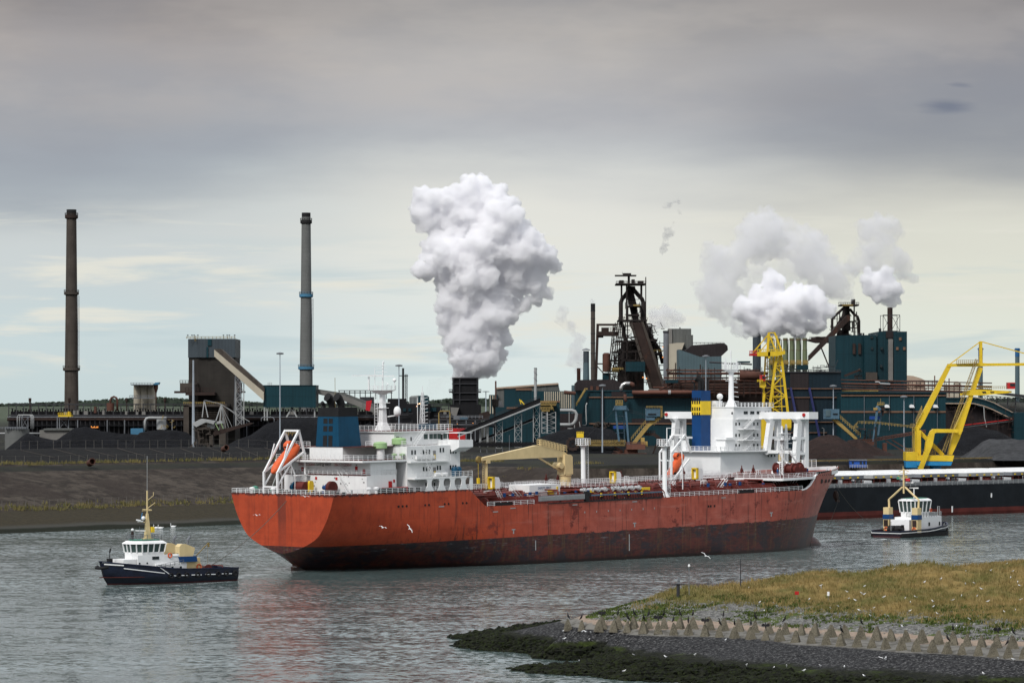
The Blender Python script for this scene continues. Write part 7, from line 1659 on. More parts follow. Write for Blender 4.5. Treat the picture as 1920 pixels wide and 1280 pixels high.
for a, b in (((1160, 603), (1150, 720)), ((1166, 603), (1160, 720)), ((1175, 603), (1172, 720)), ((1209, 603), (1226, 720)), ((1152, 640), (1210, 640)), ((1148, 660), (1224, 660)), ((1140, 676), (1228, 676)), ((1136, 696), (1230, 696)), ((1152, 608), (1140, 720))): K.bar(m, (*a, -16), (*b, -16), 2.2); K.bar(m, (*a, 20), (*b, 20), 2)
clutter(K, m, 1146, 1228, 604, 722, 230, -18, 22, (.6, 1.9)); clutter(K, m, 1142, 1172, 660, 722, 50, -20, 0, (.6, 1.6)); B(m, 'steel_frame', 'furnace_dark', r)
m = MB(); K.bar(m, (1120.5, 607, -4), (1117, 712, -4), 5); K.bar(m, (1119, 609, -4), (1157, 609, -4), 4); K.box(m, 1119, 1158, 622, 630, -10, 4); K.rail(m, 1127, 1156, 622, -10, 7, 6, .6); K.box(m, 1128, 1141, 615, 622, -6, 2); K.bar(m, (1118, 685, -4), (1133, 702, -4), 1.8); K.bar(m, (1118, 682, -4), (1130, 682, -4), 2.5); K.box(m, 1120, 1131, 630, 633, -4, 0)
for k in range(5): K.bar(m, (1146, 635 + k * 12, -8), (1152, 647 + k * 12, -8), .8); K.bar(m, (1152, 635 + k * 12, -8), (1146, 647 + k * 12, -8), .8)
B(m, 'side_gantry', 'rust_dark', r)
m = MB(); K.ext(m, [(1178, 606), (1203, 606), (1244, 730), (1217, 730)], -24, -20); B(m, 'skip_bridge', 'rust_dark', r)
m = MB(); K.ext(m, [(1177.5, 605), (1182, 605), (1220, 730), (1214, 730)], -25.5, -24.1); K.ext(m, [(1199, 605), (1203.5, 605), (1246, 730), (1240, 730)], -25.5, -24.1); B(m, 'skip_rail_wall', 'concrete_brown', r)
m = MB()
for k in range(9): t = k / 9; K.bar(m, (lerp(1178, 1214, t), lerp(606, 728, t), -25.8), (lerp(1182, 1220, t), lerp(604, 726, t), -25.8), .8)
B(m, 'skip_bracing', 'rust_dark', r)
m = MB(); K.vcyl(m, 1136.8, 15, 664, 697, -4, 16); m.cyl(K.p(1136.8, 664, -4), K.p(1136.8, 661.5, -4), 7.5 * K.s, 4 * K.s, 16); B(m, 'dust_vessel', 'rust_brown', r, 'auto'); m = MB(); K.box(m, 1130, 1143, 699, 716, -4, 6); K.plan(m, [(1171, -24), (1180, -28), (1206, -28), (1206, -10), (1171, -10)], 679, 697); m.wsplit('teal_cabin', 'teal_sheet', r)
m = MB(); K.box(m, 1146, 1160, 690, 697, -18, -12); K.rail(m, 1144, 1166, 694, -19, 4, 4, .7); K.box(m, 1186, 1198, 572, 575, -13, -11); K.rail(m, 1210, 1240, 660, -10, 4, 5, .6); B(m, 'yellow_railing', 'ochre', r)
m = MB()
for px, y in ((1202, 708), (1208.5, 710), (1239, 652), (1238.5, 671), (1240.5, 689)): K.box(m, px - .9, px + .9, y - .9, y + .9, -29, -28.5)
m.wsplit('lit_lamp', 'lamp_orange', r)
m = MB(); K.box(m, 1208, 1232, 636, 640, -6, 14); K.box(m, 1206, 1240, 662, 666, -8, 14); K.box(m, 1214, 1222, 612, 636, -2, 8); clutter(K, m, 1212, 1246, 612, 720, 70, -6, 14); K.ext(m, [(1206, 600), (1214, 606), (1232, 655), (1240, 720), (1222, 720)], 4, 10); B(m, 'dust_catcher_frame', 'furnace_dark', r)
# second furnace
K = Fr(2000); r = K.thing('blast_furnace', 'second dark blast furnace with a long slanting skip bridge beside the teal power block', 'blast furnace', 1588)
m = MB(); K.tube(m, [(1558.5, 700, -6), (1558.5, 601, -6), (1561, 594, -6), (1568, 589, -4), (1580, 579, 0), (1586, 573, 0)], 5, 12); K.tube(m, [(1608.8, 640, -6), (1608.8, 602, -6), (1606, 594, -6), (1600, 589, -3), (1594, 580, 0)], 5, 12); K.tube(m, [(1584, 576, -4), (1580, 594, -5), (1564, 620, -6)], 8, 12); B(m, 'uptake_pipe', 'furnace_dark', r, 'auto')
m = MB(); K.ext(m, [(1513, 677), (1513, 667), (1584, 592), (1590, 592), (1590, 600)], -14, -7); K.bar(m, (1536, 650, -10), (1553, 692, -10), 2.4); B(m, 'skip_bridge', 'rust_dark', r)
m = MB(); K.vcyl(m, 1587, 12, 574, 620, 0, 14, 16); K.vcyl(m, 1582, 22, 618, 'g', 4, 16, 40); K.box(m, 1574, 1608, 571, 574, -8, 8); K.rail(m, 1570, 1608, 571, -8, 3.5, 4, .5); K.box(m, 1597, 1603, 561, 572, -2, 4); K.bar(m, (1600, 574, -5), (1600, 632, -5), 2.4); K.bar(m, (1568, 590, -5), (1568, 640, -5), 1.6)
for a, b in (((1572, 585), (1566, 700)), ((1603, 585), (1606, 640)), ((1585, 640), (1585, 700)), ((1556, 640), (1606, 640)), ((1553, 665), (1600, 665)), ((1560, 615), (1604, 615))): K.bar(m, (*a, -9), (*b, -9), 1.8)
clutter(K, m, 1557, 1606, 590, 700, 150, -10, 16, (.5, 1.6)); B(m, 'steel_frame', 'furnace_dark', r); m = MB(); K.rail(m, 1578, 1596, 574, -9, 2, 3, .8); K.box(m, 1576, 1596, 572.8, 574.5, -9, -8); B(m, 'yellow_railing', 'ochre', r)
m = MB(); K.ext(m, [(1514, 636), (1560, 636), (1560, 643), (1530, 643), (1514, 639)], -12, 4); K.rail(m, 1515, 1558, 636, -12, 4, 4, .5)
for k in range(9): px = random.uniform(1519, 1550); K.box(m, px, px + 5, 636 - random.uniform(2, 6), 636, -8, 0)
B(m, 'side_gantry', 'rust_dark', r)
# ---- between the furnaces
K = Fr(1900); stack(K, 'chimney', 'plain pale grey round tower right of the left blast furnace', 1249, 10.5, 620, 'grey_steel', cap=(4, 12, 'dark_steel'))
r = K.thing('casting_house', 'dark grey block with beige lower roof between the furnaces', 'industrial building', 1276)
m = MB(); K.box(m, 1259, 1296, 616, 'g', 0, 20); K.box(m, 1286, 1299, 628, 'g', -3, 14); K.box(m, 1275, 1277, 613, 617, 5, 8); B(m, 'upper_block', 'brown_sheet', r) if False else B(m, 'upper_block', 'grey_sheet', r)
m = MB(); K.ext(m, [(1254, 'g'), (1254, 645), (1268, 643), (1282, 643), (1272, 670), (1272, 'g')], -8, 0); B(m, 'lower_roof', 'beige_sheet', r); m = MB(); K.box(m, 1253.6, 1260, 616, 650, -1, 12); B(m, 'pale_end', 'concrete_pale', r)
K = Fr(1850); r = K.thing('storage_hall', 'pale blue hall with a sagging roofline between the furnaces', 'hall', 1315); m = MB(); K.ext(m, [(1272, 'g'), (1272, 655), (1312, 669), (1352, 668), (1352, 'g')], -4, 20); B(m, 'wall', 'pale_blue_sheet', r)
m = MB(); K.ext(m, [(1285, 657), (1298, 647), (1358, 643), (1364, 648), (1365, 656), (1352, 668), (1312, 669), (1275, 655)], 0, 18); B(m, 'dark_curved_roof', 'brown_sheet', r); m = MB(); K.rail(m, 1298, 1358, 645, 0, 3, 8, .5); B(m, 'roof_railing', 'dark_steel', r)
K = Fr(1700); r = K.thing('pipe_rack', 'dense rack of brown gas pipes between the two furnaces', 'pipe rack', 1350)
m = MB()
for y, w, x0, x1 in ((694, 3, 1248, 1425), (700, 5, 1250, 1440), (708, 3, 1245, 1440), (714, 6, 1250, 1440), (721, 2, 1240, 1480), (726, 3, 1225, 1480), (731, 2, 1215, 1480), (737, 5, 1290, 1480)): K.tube(m, [(x0, y, random.uniform(-4, 6)), (x1, y, random.uniform(-4, 6))], w, 10)
K.tube(m, [(1385, 703, -8), (1425, 705, -8)], 17, 16); K.tube(m, [(1235, 731, -8), (1262, 717, -8), (1300, 715, -8), (1330, 715, -8)], 3, 8); B(m, 'pipes', 'rust_brown', r, True)
m = MB(); K.box(m, 1246, 1480, 712, 'g', 10, 30)
for px in np.arange(1250, 1475, 11): K.bar(m, (px, 690 + random.uniform(-3, 6), -9), (px, 745, -9), 1.2)
clutter(K, m, 1248, 1475, 690, 745, 120, -9, 8, (.5, 1.5), .1); B(m, 'rack_frame', 'rust_dark', r); m = MB(); K.box(m, 1246, 1270, 712, 718, -10, -6); K.box(m, 1390, 1412, 676, 679, 20, 30); m.wsplit('teal_cabin', 'teal_sheet', r)
m = MB()
for px, y0 in ((1267.5, 680), (1314, 683), (1334, 692)): K.bar(m, (px, y0, 4), (px, 715, 4), 2)
m.wsplit('vent_pipe', 'rust_dark', r)
stack(Fr(1850), 'chimney', 'stout dark grey chimney with a wide collar left of the yellow tower crane', 1419, 15.5, 622, 'slate_sheet', bands=(629, 631), bm='dark_steel', cap=(4, 16, 'dark_steel'))
K = Fr(1800); m = MB(); K.tube(m, [(1330, 679, 0), (1410, 683, 0)], 3, 8); tag(m.build('gas_main', 'dark_steel', smooth=True), 'dark overhead gas main left of the grey chimney', 'pipe')
# stoves
K = Fr(1800); o0 = None
for k, px in enumerate((1446, 1459, 1472.5, 1484.7, 1496.8, 1509)):
    r = K.thing('hot_stove', 'green hot blast stove cylinder, number %s from the left in the row under the steam' % ('one', 'two', 'three', 'four', 'five', 'six')[k], 'stove', px, 0, 'green hot blast stoves')
    m = MB(); m.lathe((K.x(px), K.D, 0), [(4.6 * K.s, GZ), (4.6 * K.s, K.z(662)), (4.1 * K.s, K.z(652)), (4.1 * K.s, K.z(637)), (4.6 * K.s, K.z(636)), (4.3 * K.s, K.z(633.5))], 18); B(m, 'stove_shell', 'stove_green', r, 'auto')
    m = MB(); m.cyl(K.p(px, 637.5), K.p(px, 636), 5 * K.s, n=18); m.cyl(K.p(px, 656.5), K.p(px, 656), 4.9 * K.s, n=18); B(m, 'stove_ring', 'salmon_stripe', r)
    m = MB(); K.vcyl(m, px - 6.2, 2.2, 636, 690, 4, 8); B(m, 'white_pipe', 'pale_steel', r)
    m = MB(); K.box(m, px - 4.4, px + 4.4, 675, 684, -5, -3); K.rail(m, px - 5, px + 5, 683, -6, 4, 3, .5); B(m, 'valve_platform', 'ochre', r)
K = Fr(1500); r = K.thing('sinter_building', 'dark navy building with slanted purple pillars and thin salmon lines', 'industrial building', 1525)
m = MB(); K.box(m, 1470, 1577, 698, 'g', 0, 30); B(m, 'wall', 'navy_sheet', r); m = MB(); K.box(m, 1481.5, 1516, 699, 727, -.4, 0); K.box(m, 1482, 1517, 746, 800, -.3, 0); B(m, 'brown_panel', 'brown_sheet', r)
m = MB()
for y in (727.5, 744, 790): K.box(m, 1474, 1577, y, y + 1.6, -.8, 0)
K.box(m, 1548, 1577, 791, 813, -.6, 0) if False else None; K.box(m, 1474, 1550, 810, 811.4, -.8, 0); m.wsplit('salmon_line', 'salmon_stripe', r)
m = MB(); K.bar(m, (1482, 727, -1), (1494, 800, -8), 3.2); K.bar(m, (1517, 727, -1), (1534, 822, -9), 3.2); m.wsplit('slanted_pillar', 'purple_blue', r)
m = MB(); K.box(m, 1470, 1577, 696.3, 698.3, -.8, 30); K.rail(m, 1475, 1576, 696.5, -.5, 3.5, 5, .5); clutter(K, m, 1500, 1572, 684, 697, 40, 2, 14, (.5, 1.4), .2); K.box(m, 1436, 1516, 690.5, 692, 4, 12); K.rail(m, 1436, 1516, 690.5, 4, 5, 5, .5); B(m, 'roof_gear', 'dark_steel', r); m = MB(); K.box(m, 1495, 1516, 684, 693, 1, 4); B(m, 'teal_box', 'teal_sheet', r)
for px, lab in ((1541, 'small bent lamp post in front of the dark navy building'), (1600, 'small bent lamp post at the right corner of the dark navy building')):
    m = MB(); K.tube(m, [(px, 818, -10), (px, 803, -10), (px - 4, 801, -10)], .8, 6); tag(m.build('street_lamp', 'pale_steel'), lab, 'street lamp')
# teal power block
K = Fr(1650); r = K.thing('power_block', 'large teal block with a pale vertical strip and a smoking stack on its roof', 'industrial building', 1632)
m = MB(); K.plan(m, [(1568, 4), (1588, -4), (1616, -4), (1618, -7), (1640, -7), (1640, 40), (1568, 40)], 628.5, 'g'); K.box(m, 1636, 1697, 633, 'g', -5.5, 38); K.plan(m, [(1672, -8), (1697, -8), (1697, 40), (1644, 40), (1644, -6), (1672, -6)], 622, 'g'); B(m, 'wall', 'teal_sheet', r)
m = MB(); K.box(m, 1662.5, 1670.5, 636, 713, -8.6, -5.5); B(m, 'pale_strip', 'concrete_pale', r); m = MB(); K.box(m, 1658.5, 1672, 622.3, 634, -6.6, -6); B(m, 'brown_panel', 'brown_sheet', r)
m = MB()
for px, y, w, h in ((1630, 651, 4, 5), (1648, 651, 4, 5), (1647, 684, 4, 5), (1629, 631, 5, 4)): K.box(m, px, px + w, y, y + h, -7.6, -5)
m.wsplit('window', 'glass_dark', r); m = MB()
for px, y in ((1676.5, 651), (1689.5, 651), (1682, 633)): K.box(m, px, px + 4.5, y, y + 5.5, -8.6, -8)
m.wsplit('brown_vent', 'salmon_stripe', r); m = MB(); K.box(m, 1597, 1602, 644, 664, -5, -3.8); K.box(m, 1607.5, 1612.5, 644, 664, -5, -3.8); m.wsplit('tall_louvre', 'rust_dark', r); m = MB(); K.box(m, 1620.5, 1641.5, 698, 712, -7.8, -7); B(m, 'grille', 'concrete_brown', r)
m = MB(); K.vcyl(m, 1673, 10, 575.5, 622, 10, 16); B(m, 'roof_stack', 'rust_dark', r, 'auto')
m = MB()
for px in (1657.5, 1689): K.bar(m, (px, 590, 4), (px, 622, 4), 1); K.bar(m, (px, 590, 16), (px, 622, 16), 1)
for y in (590, 620): K.bar(m, (1657, y, 4), (1689, y, 4), 1); K.bar(m, (1657, y, 16), (1689, y, 16), 1)
for a, b in (((1657, 590), (1673, 620)), ((1673, 590), (1657, 620)), ((1689, 590), (1673, 620)), ((1673, 590), (1689, 620))): K.bar(m, (*a, 4), (*b, 4), .8)
K.vcyl(m, 1652.5, 5, 615, 623, 6, 10); 
for px in (1613, 1617.5, 1622): K.vcyl(m, px, 3.6, 623.5, 629, 8, 8)
B(m, 'stack_frame', 'dark_steel', r)
m = MB(); m.bar(K.p(1578, 705, -14), K.p(1604, 695, -14), 4 * K.s); m.ball(K.p(1606, 694, -14), 3 * K.s); clutter(K, m, 1595, 1612, 700, 712, 14, -14, -8, (.6, 1.4)); m.wsplit('skip_arm', 'rust_dark', r)
K = Fr(1480); r = K.thing('rolling_hall', 'long low teal hall with white roof vents left of the yellow crane', 'hall', 1670)
m = MB(); K.box(m, 1577, 1773, 737, 'g', 0, 40); B(m, 'wall', 'teal_sheet_light', r); m = MB(); K.box(m, 1577, 1773, 740, 742.5, -.6, 0); K.box(m, 1577, 1773, 770, 773.5, -.6, 0); m.wsplit('salmon_line', 'salmon_stripe', r); m = MB(); K.box(m, 1577, 1773, 773.5, 'g', -.3, 0); K.box(m, 1577, 1773, 735.5, 737.5, -1, 40); m.wsplit('lower_wall', 'teal_sheet', r)
m = MB()
for px in (1620, 1667, 1713, 1757): K.bar(m, (px, 741, -.9), (px, 806, -.9), .8)
m.wsplit('down_pipe', 'grey_steel', r); m = MB()
for px in (1658, 1704.5, 1749): K.ext(m, [(px, 764), (px, 760), (px + 3, 758), (px + 7, 759), (px + 9, 764)], -3, 0)
m.wsplit('white_vent', 'white_plain', r)
K = Fr(1530); r = K.thing('pipe_rack', 'long red brown pipe rack above the low teal hall', 'pipe rack', 1700)
m = MB()
for y, w, c in ((719, 4, 0), (724, 2, 0), (729, 3, 0), (712, 2, 0)): K.tube(m, [(1577, y, 0), (1860, y + 6, 0)], w, 8)
B(m, 'pipes', 'rust_brown', r, True); m = MB()
for px in np.arange(1660, 1775, 7.5): K.bar(m, (px, 713, 4), (px, 737, 4), 1.2)
K.bar(m, (1650, 713.5, 4), (1775, 713.5, 4), 1.4); K.bar(m, (1577, 732, -2), (1858, 737, -2), 2.5); clutter(K, m, 1655, 1770, 713, 735, 60, 0, 8, (.5, 1.3), .1)
for px in (1640, 1775, 1790, 1800, 1840): K.bar(m, (px, 718, 2), (px, 745, 2), 1.6)
B(m, 'rack_frame', 'dark_steel', r); m = MB(); K.box(m, 1577, 1645, 731.5, 733.5, -4, -3); B(m, 'yellow_edge', 'ochre', r); m = MB(); K.tube(m, [(1640, 716, -2), (1647, 716, -2), (1650, 719, -2), (1668, 720, -2)], 3, 8); m.wsplit('silver_pipe', 'pale_steel', r)
# far right things
K = Fr(3200); r = K.thing('domed_hall', 'distant tan curved roof hall right of the teal power block', 'hall', 1714); m = MB(); K.ext(m, [(1690, 'g'), (1690, 707), (1700, 703.5), (1712, 704.5), (1727, 709), (1735, 713), (1735, 'g')], 0, 60); B(m, 'roof', 'roof_tan', r)
for px, y, lab in ((1752.5, 704, 'tiny orange stack right of the tan curved roof'), (1779.5, 709, 'tiny orange stack behind the boom of the yellow crane')): stack(K, 'chimney', lab, px, 2.2, y, 'rust_pipe')
r = K.thing('white_plant', 'small distant white plant buildings behind the yellow crane', 'building', 1792); m = MB(); K.box(m, 1777, 1803, 721, 'g', 0, 30); K.box(m, 1791, 1797, 715, 722, 0, 10); K.box(m, 1797, 1802, 717, 722, 0, 10); B(m, 'wall', 'beige_sheet', r)
for px, lab, y in ((1838.5, 'distant white chimney with a blue top right beside the crane boom', 651.5), (1907.5, 'distant white chimney with a blue top at the right edge', 652.5)):
    r = stack(K, 'chimney', lab, px, 8.2, y, 'pale_blue_sheet', w1=9.5); m = MB(); m.cyl(K.p(px, y + 16), K.p(px, y), 4.4 * K.s, n=16); m.cyl(K.p(px, y + 4), K.p(px, y + 1.5), 5.6 * K.s, n=16); B(m, 'blue_top', 'chimney_blue', r)
K = Fr(1560); r = K.thing('curved_conveyor', 'teal covered conveyor curving down over brown sheds at the right edge', 'conveyor', 1840)
T_ = [(1773, 745), (1828, 745), (1845, 749), (1862, 755), (1901, 775)]; L_ = [(1773, 756), (1825, 756), (1842, 760), (1860, 767), (1903, 788)]
m = MB(); K.ext(m, T_ + L_[::-1], 0, 10); K.box(m, 1898, 1935, 773, 'g', -6, 20); B(m, 'gallery', 'teal_sheet', r); m = MB()
for a, b in zip(L_, L_[1:]): K.bar(m, (*a, -1), (*b, -1), 1.6)
for a, b in zip(T_, T_[1:]): K.bar(m, (a[0], a[1] - .8, -1), (b[0], b[1] - .8, -1), 1.2)
B(m, 'pale_edge', 'roof_tan', r); m = MB(); K.ext(m, [(1768, 'g'), (1768, 757), (1825, 757), (1842, 762), (1862, 769), (1900, 790), (1900, 'g')], 4, 12); B(m, 'brown_wall', 'brown_sheet', r)
m = MB(); K.tube(m, [(1843, 762, -3), (1844, 782, -3), (1848, 800, -3)], 1.8, 8); K.bar(m, (1803, 801, -3), (1900, 788, -3), 1.4); B(m, 'white_pipe', 'pale_steel', r); m = MB(); K.bar(m, (1790, 798.5, -4), (1900, 785, -4), 1.6); B(m, 'red_pipe', 'signal_red', r)
m = MB(); clutter(K, m, 1775, 1900, 762, 815, 90, -6, 2, (.5, 1.6), .25); m.wsplit('machinery', 'rust_dark', r)
K = Fr(1800); r = K.thing('truss_bridge', 'dark conveyor truss sloping down to the right edge behind the curved conveyor', 'conveyor', 1890); m = MB(); K.ext(m, [(1858, 733), (1858, 737), (1940, 748), (1940, 742)], 0, 6); m.truss(K.p(1845, 745, 2), K.p(1940, 752, 2), 8 * K.s, 12, .7 * K.s)
for px in (1870, 1890, 1905): K.bar(m, (px, 745, 2), (px, 775, 2), 2)
B(m, 'truss', 'dark_steel', r); m = MB(); K.box(m, 1880, 1940, 754, 'g', 12, 30); B(m, 'pale_wall', 'grey_sheet', r)
# ================================================================ STOCKYARD
random.seed(5)
def heapmat(name, a, b, fl=.25):
    N = newmat(name); g = N.n('ShaderNodeNewGeometry').outputs['Position']; n = N.noise(g, .10, 5, .65); n2 = N.noise(N.mapv(g, (.5, .5, .12)), 1.0, 6, .7)
    col = N.mix(N.mr(n2, .35, .68), a, b); col = N.mix(N.m('MULTIPLY', N.mr(n, .45, .65), fl), col, [x * 1.9 for x in b]); bsdf(N, col, .95, 0, n2, .7, 1.2, .1)
heapmat('coal', (.0028, .0031, .0040), (.0075, .0080, .0100)); heapmat('coke_grey', (.014, .015, .016), (.028, .029, .031)); heapmat('ore_brown', (.016, .010, .0085), (.030, .018, .0155)); heapmat('ore_grey', (.030, .031, .033), (.055, .057, .060))
def heap(D, prof, mat, label, W=26, rough=.9):
    K = Fr(D); xs = np.arange(prof[0][0], prof[-1][0] + 1, 1.8); ys = np.linspace(-1, 1, 21); vs = []
    for v in ys:
        for px in xs:
            zc = K.z(float(np.interp(px, [a for a, _ in prof], [b for _, b in prof]))); hh = max(0, zc - GZ); wv = W * (.45 + .55 * min(1, hh / 9)); prof_y = max(0, 1 - abs(v) ** 1.15) 
            x = K.x(px); y = D + v * wv * 1.05; nz = noise.fractal(Vector((x * .06, y * .06, D)), 1.0, 2.0, 4) * rough + .5 * abs(noise.noise(Vector((x * .15, y * .05, 3)))) * rough
            vs.append((x, y, GZ - .3 + hh * prof_y + nz * min(1, hh / 4) * prof_y ** .3 + .0))
    nx = len(xs); m = MB(); m.add(vs, [(j * nx + i, j * nx + i + 1, (j + 1) * nx + i + 1, (j + 1) * nx + i) for j in range(20) for i in range(nx - 1)]); tag(m.build('stock_heap', mat, smooth=True), label, 'heap')
heap(1400, [(2, 848), (20, 834), (50, 812), (60, 812), (80, 820), (110, 824), (140, 850)], 'coal', 'small black coal heap right beside the grey tank at the left')
heap(1430, [(70, 848), (110, 822), (140, 801), (158, 797.5), (170, 799), (190, 806), (220, 810), (260, 813), (290, 826), (320, 848)], 'coal', 'long black coal heap in front of the left coke battery')
heap(1390, [(225, 848), (262, 812), (290, 806), (325, 804), (350, 810), (372, 826), (400, 848)], 'coal', 'black coal heap just left of the thick tapering mast')
heap(1420, [(395, 850), (440, 826), (470, 815), (500, 795), (530, 784), (580, 780), (630, 781), (665, 790), (700, 812), (740, 848)], 'coal', 'big black coal heap behind the tanker lifeboat and funnel', 40)
heap(1400, [(640, 850), (670, 800), (690, 790), (730, 810), (780, 830), (840, 850)], 'coal', 'black coal heap behind the tanker bridge')
heap(1370, [(985, 850), (1006, 822), (1030, 812), (1048, 807), (1098, 799), (1130, 800), (1147, 804), (1165, 820), (1200, 850)], 'coal', 'black coal heap right of the inclined conveyor', 34)
heap(1230, [(845, 872), (880, 856), (905, 848), (960, 843), (1000, 842), (1050, 850), (1085, 862), (1110, 874)], 'coke_grey', 'dark grey heap behind the cream deck crane', 30)
heap(1210, [(1070, 874), (1098, 863), (1137, 860.5), (1177, 868), (1215, 874)], 'coke_grey', 'low dark grey heap between the two white deck posts', 20)
heap(1235, [(1470, 872), (1500, 832), (1530, 818), (1553, 813.5), (1575, 820), (1600, 836), (1640, 855), (1690, 866), (1720, 874)], 'ore_brown', 'dark brown ore heap behind the bow of the red tanker', 34)
heap(1310, [(1560, 862), (1590, 826), (1610, 822), (1650, 840), (1700, 862)], 'ore_brown', 'smaller brown ore heap behind the main brown one')
heap(1400, [(1740, 856), (1775, 812), (1795, 803), (1830, 800), (1870, 806), (1900, 822), (1930, 840)], 'coal', 'steep black heap behind the yellow crane leg', 34)
heap(1240, [(1775, 876), (1800, 860), (1840, 830), (1855, 823), (1900, 820), (1960, 822), (2000, 840)], 'ore_grey', 'grey heap at the right edge beside the yellow crane', 40)
heap(1300, [(1690, 868), (1730, 845), (1780, 838), (1830, 852), (1860, 866)], 'coal', 'low black heap under the yellow crane')
# quay edge furniture
K = Fr(1150); m = MB()
for i in range(len(BK) - 1):
    if 60 < BK[i][0] < 330: a, b = Vector((BK[i][0] + BN[i][0] * 8, BK[i][1] + BN[i][1] * 8, 16.5)), Vector((BK[i + 1][0] + BN[i + 1][0] * 8, BK[i + 1][1] + BN[i + 1][1] * 8, 16.5)); m.bar(a, b, .35); m.bar(a - Vector((0, 0, .6)), a, .2)
tag(m.build('quay_rail', 'ochre'), 'yellow guard rail along the quay edge behind the bulk carrier', 'railing')
r = K.thing('quay_cabin', 'small bright blue cabin with white window frames on the quay edge', 'cabin', 1609); m = MB(); K.box(m, 1594, 1625, 863, 876, 0, 4); B(m, 'wall', 'cabin_blue', r); m = MB(); K.box(m, 1593.3, 1625.6, 861.5, 863.2, -.4, 4.5); B(m, 'roof', 'grey_steel', r); m = MB(); K.box(m, 1597, 1601, 865.5, 868.5, -.12, 0); K.box(m, 1612, 1616, 865, 870, -.12, 0); K.box(m, 1618.5, 1622.5, 865, 870, -.12, 0); m.wsplit('window', 'glass_dark', r); m = MB(); K.rail(m, 1593, 1626, 877, -1, 6, 5, .5); B(m, 'railing', 'pale_steel', r)
# ---- stacker reclaimers
K = Fr(1340); r = K.thing('bucket_wheel_reclaimer', 'blue and yellow bucket wheel reclaimer facing left in front of the long teal hall', 'reclaimer', 1180)
m = MB(); K.box(m, 1152, 1174, 760.5, 768, -4, 4); K.ext(m, [(1152, 768), (1149, 769), (1153, 761)], -3, 3); K.ext(m, [(1174, 760.5), (1179, 769), (1168, 769)], -3, 3)
K.bar(m, (1154, 769, -3), (1160.5, 827, -3), 2.6); K.bar(m, (1154, 769, 4), (1160.5, 827, 4), 2.6); K.bar(m, (1173, 770, -3), (1178.5, 836, -3), 3.6); K.bar(m, (1170, 770, 4), (1172, 836, 4), 2.4)
for y in (780, 790, 800, 811): K.bar(m, (1155, y, -3), (1171, y, 4), 1.4)
B(m, 'mast', 'machine_blue', r); m = MB(); K.rail(m, 1155, 1167, 760, -3, 10, 3, .6); K.rail(m, 1155, 1167, 760, 3, 10, 3, .6); K.box(m, 1156, 1167, 756, 760, -2, 2); B(m, 'mast_cage', 'ochre', r)
m = MB(); m.truss(K.p(1080, 832, 0), K.p(1172, 830, 0), 6 * K.s, 16, .9 * K.s); K.box(m, 1084, 1172, 832.5, 835.5, -2, 2); K.rail(m, 1096, 1172, 828.5, -3, 4, 4, .5); B(m, 'boom', 'ochre', r); m = MB(); K.box(m, 1081, 1094, 812, 820, -3, 3); K.rail(m, 1081, 1094, 812, -3, 3, 4, .5); B(m, 'operator_cab', 'bright_yellow', r)
m = MB(); c = K.p(1074, 832, 0); rr_ = 10.5 * K.s
for k in range(12):
    t = k * math.pi / 6; p_ = c + Vector((math.cos(t) * rr_, 0, math.sin(t) * rr_)); m.bar(c, p_, .5 * K.s); m.box(p_.x - .55, p_.x + .55, p_.y - 1.3, p_.y + 1.3, p_.z - .55, p_.z + .55)
ring(m, c, rr_ * .85, .35, 'y', 18); B(m, 'bucket_wheel', 'rust_dark', r)
m = MB(); K.ext(m, [(1184, 831), (1192, 831), (1218, 799), (1241, 783), (1235, 781), (1212, 795)], -2, 2); K.ext(m, [(1216, 799), (1219, 786), (1228, 786), (1226, 792)], -1.5, 1.5); B(m, 'counter_boom', 'muted_yellow', r); m = MB(); m.rail([K.p(1183, 826, -2.5), K.p(1210, 794, -2.5)], 1.4, 1.2, .14, 2); m.rail([K.p(1226, 797, -2.5), K.p(1245, 780, -2.5)], 1.4, 1.2, .14, 2); K.rail(m, 1211, 1241, 765, -4, 4, 3, .5); K.box(m, 1238, 1241.5, 762, 782, -3.5, -2.5); B(m, 'walkway', 'ochre', r)
m = MB(); K.box(m, 1210.5, 1237, 765.5, 780, -3.5, 3.5); K.box(m, 1210.5, 1227, 780, 787.5, -3, 3); B(m, 'counterweight', 'machine_blue', r); m = MB(); K.box(m, 1214.5, 1229.5, 775, 777, -3.8, -3.5); B(m, 'dark_slot', 'soot_black', r)
m = MB()
for z in (0, 5): m.bar(K.p(1178, 767 + z, 0), K.p(1226, 782, 0), .3 * K.s * 1.5)
m.bar(K.p(1153, 768, 0), K.p(1090, 828, 0), .5 * K.s); B(m, 'stay_cable', 'dark_steel', r)
m = MB(); K.box(m, 1174, 1209, 832, 842, -5, 5); K.rail(m, 1174, 1209, 832, -5, 4, 4, .6); B(m, 'slewing_deck', 'rust_pipe', r); m = MB(); K.box(m, 1147, 1212, 849, 858, -5, 5); K.vcyl(m, 1183, 26, 842, 851, 0, 16); K.vcyl(m, 1158, 18, 845, 850, 0, 12)
for k in range(7): K.vcyl(m, 1152 + k * 9, 5, 858, 861, 0, 8)
K.bar(m, (1152, 838, 0), (1168, 846, 0), 3); B(m, 'undercarriage', 'rust_brown', r); m = MB(); K.box(m, 1201, 1208, 820, 832, -3, 2); K.box(m, 1205, 1213.5, 827, 836, -4, 1); B(m, 'orange_cab', 'muted_yellow', r)
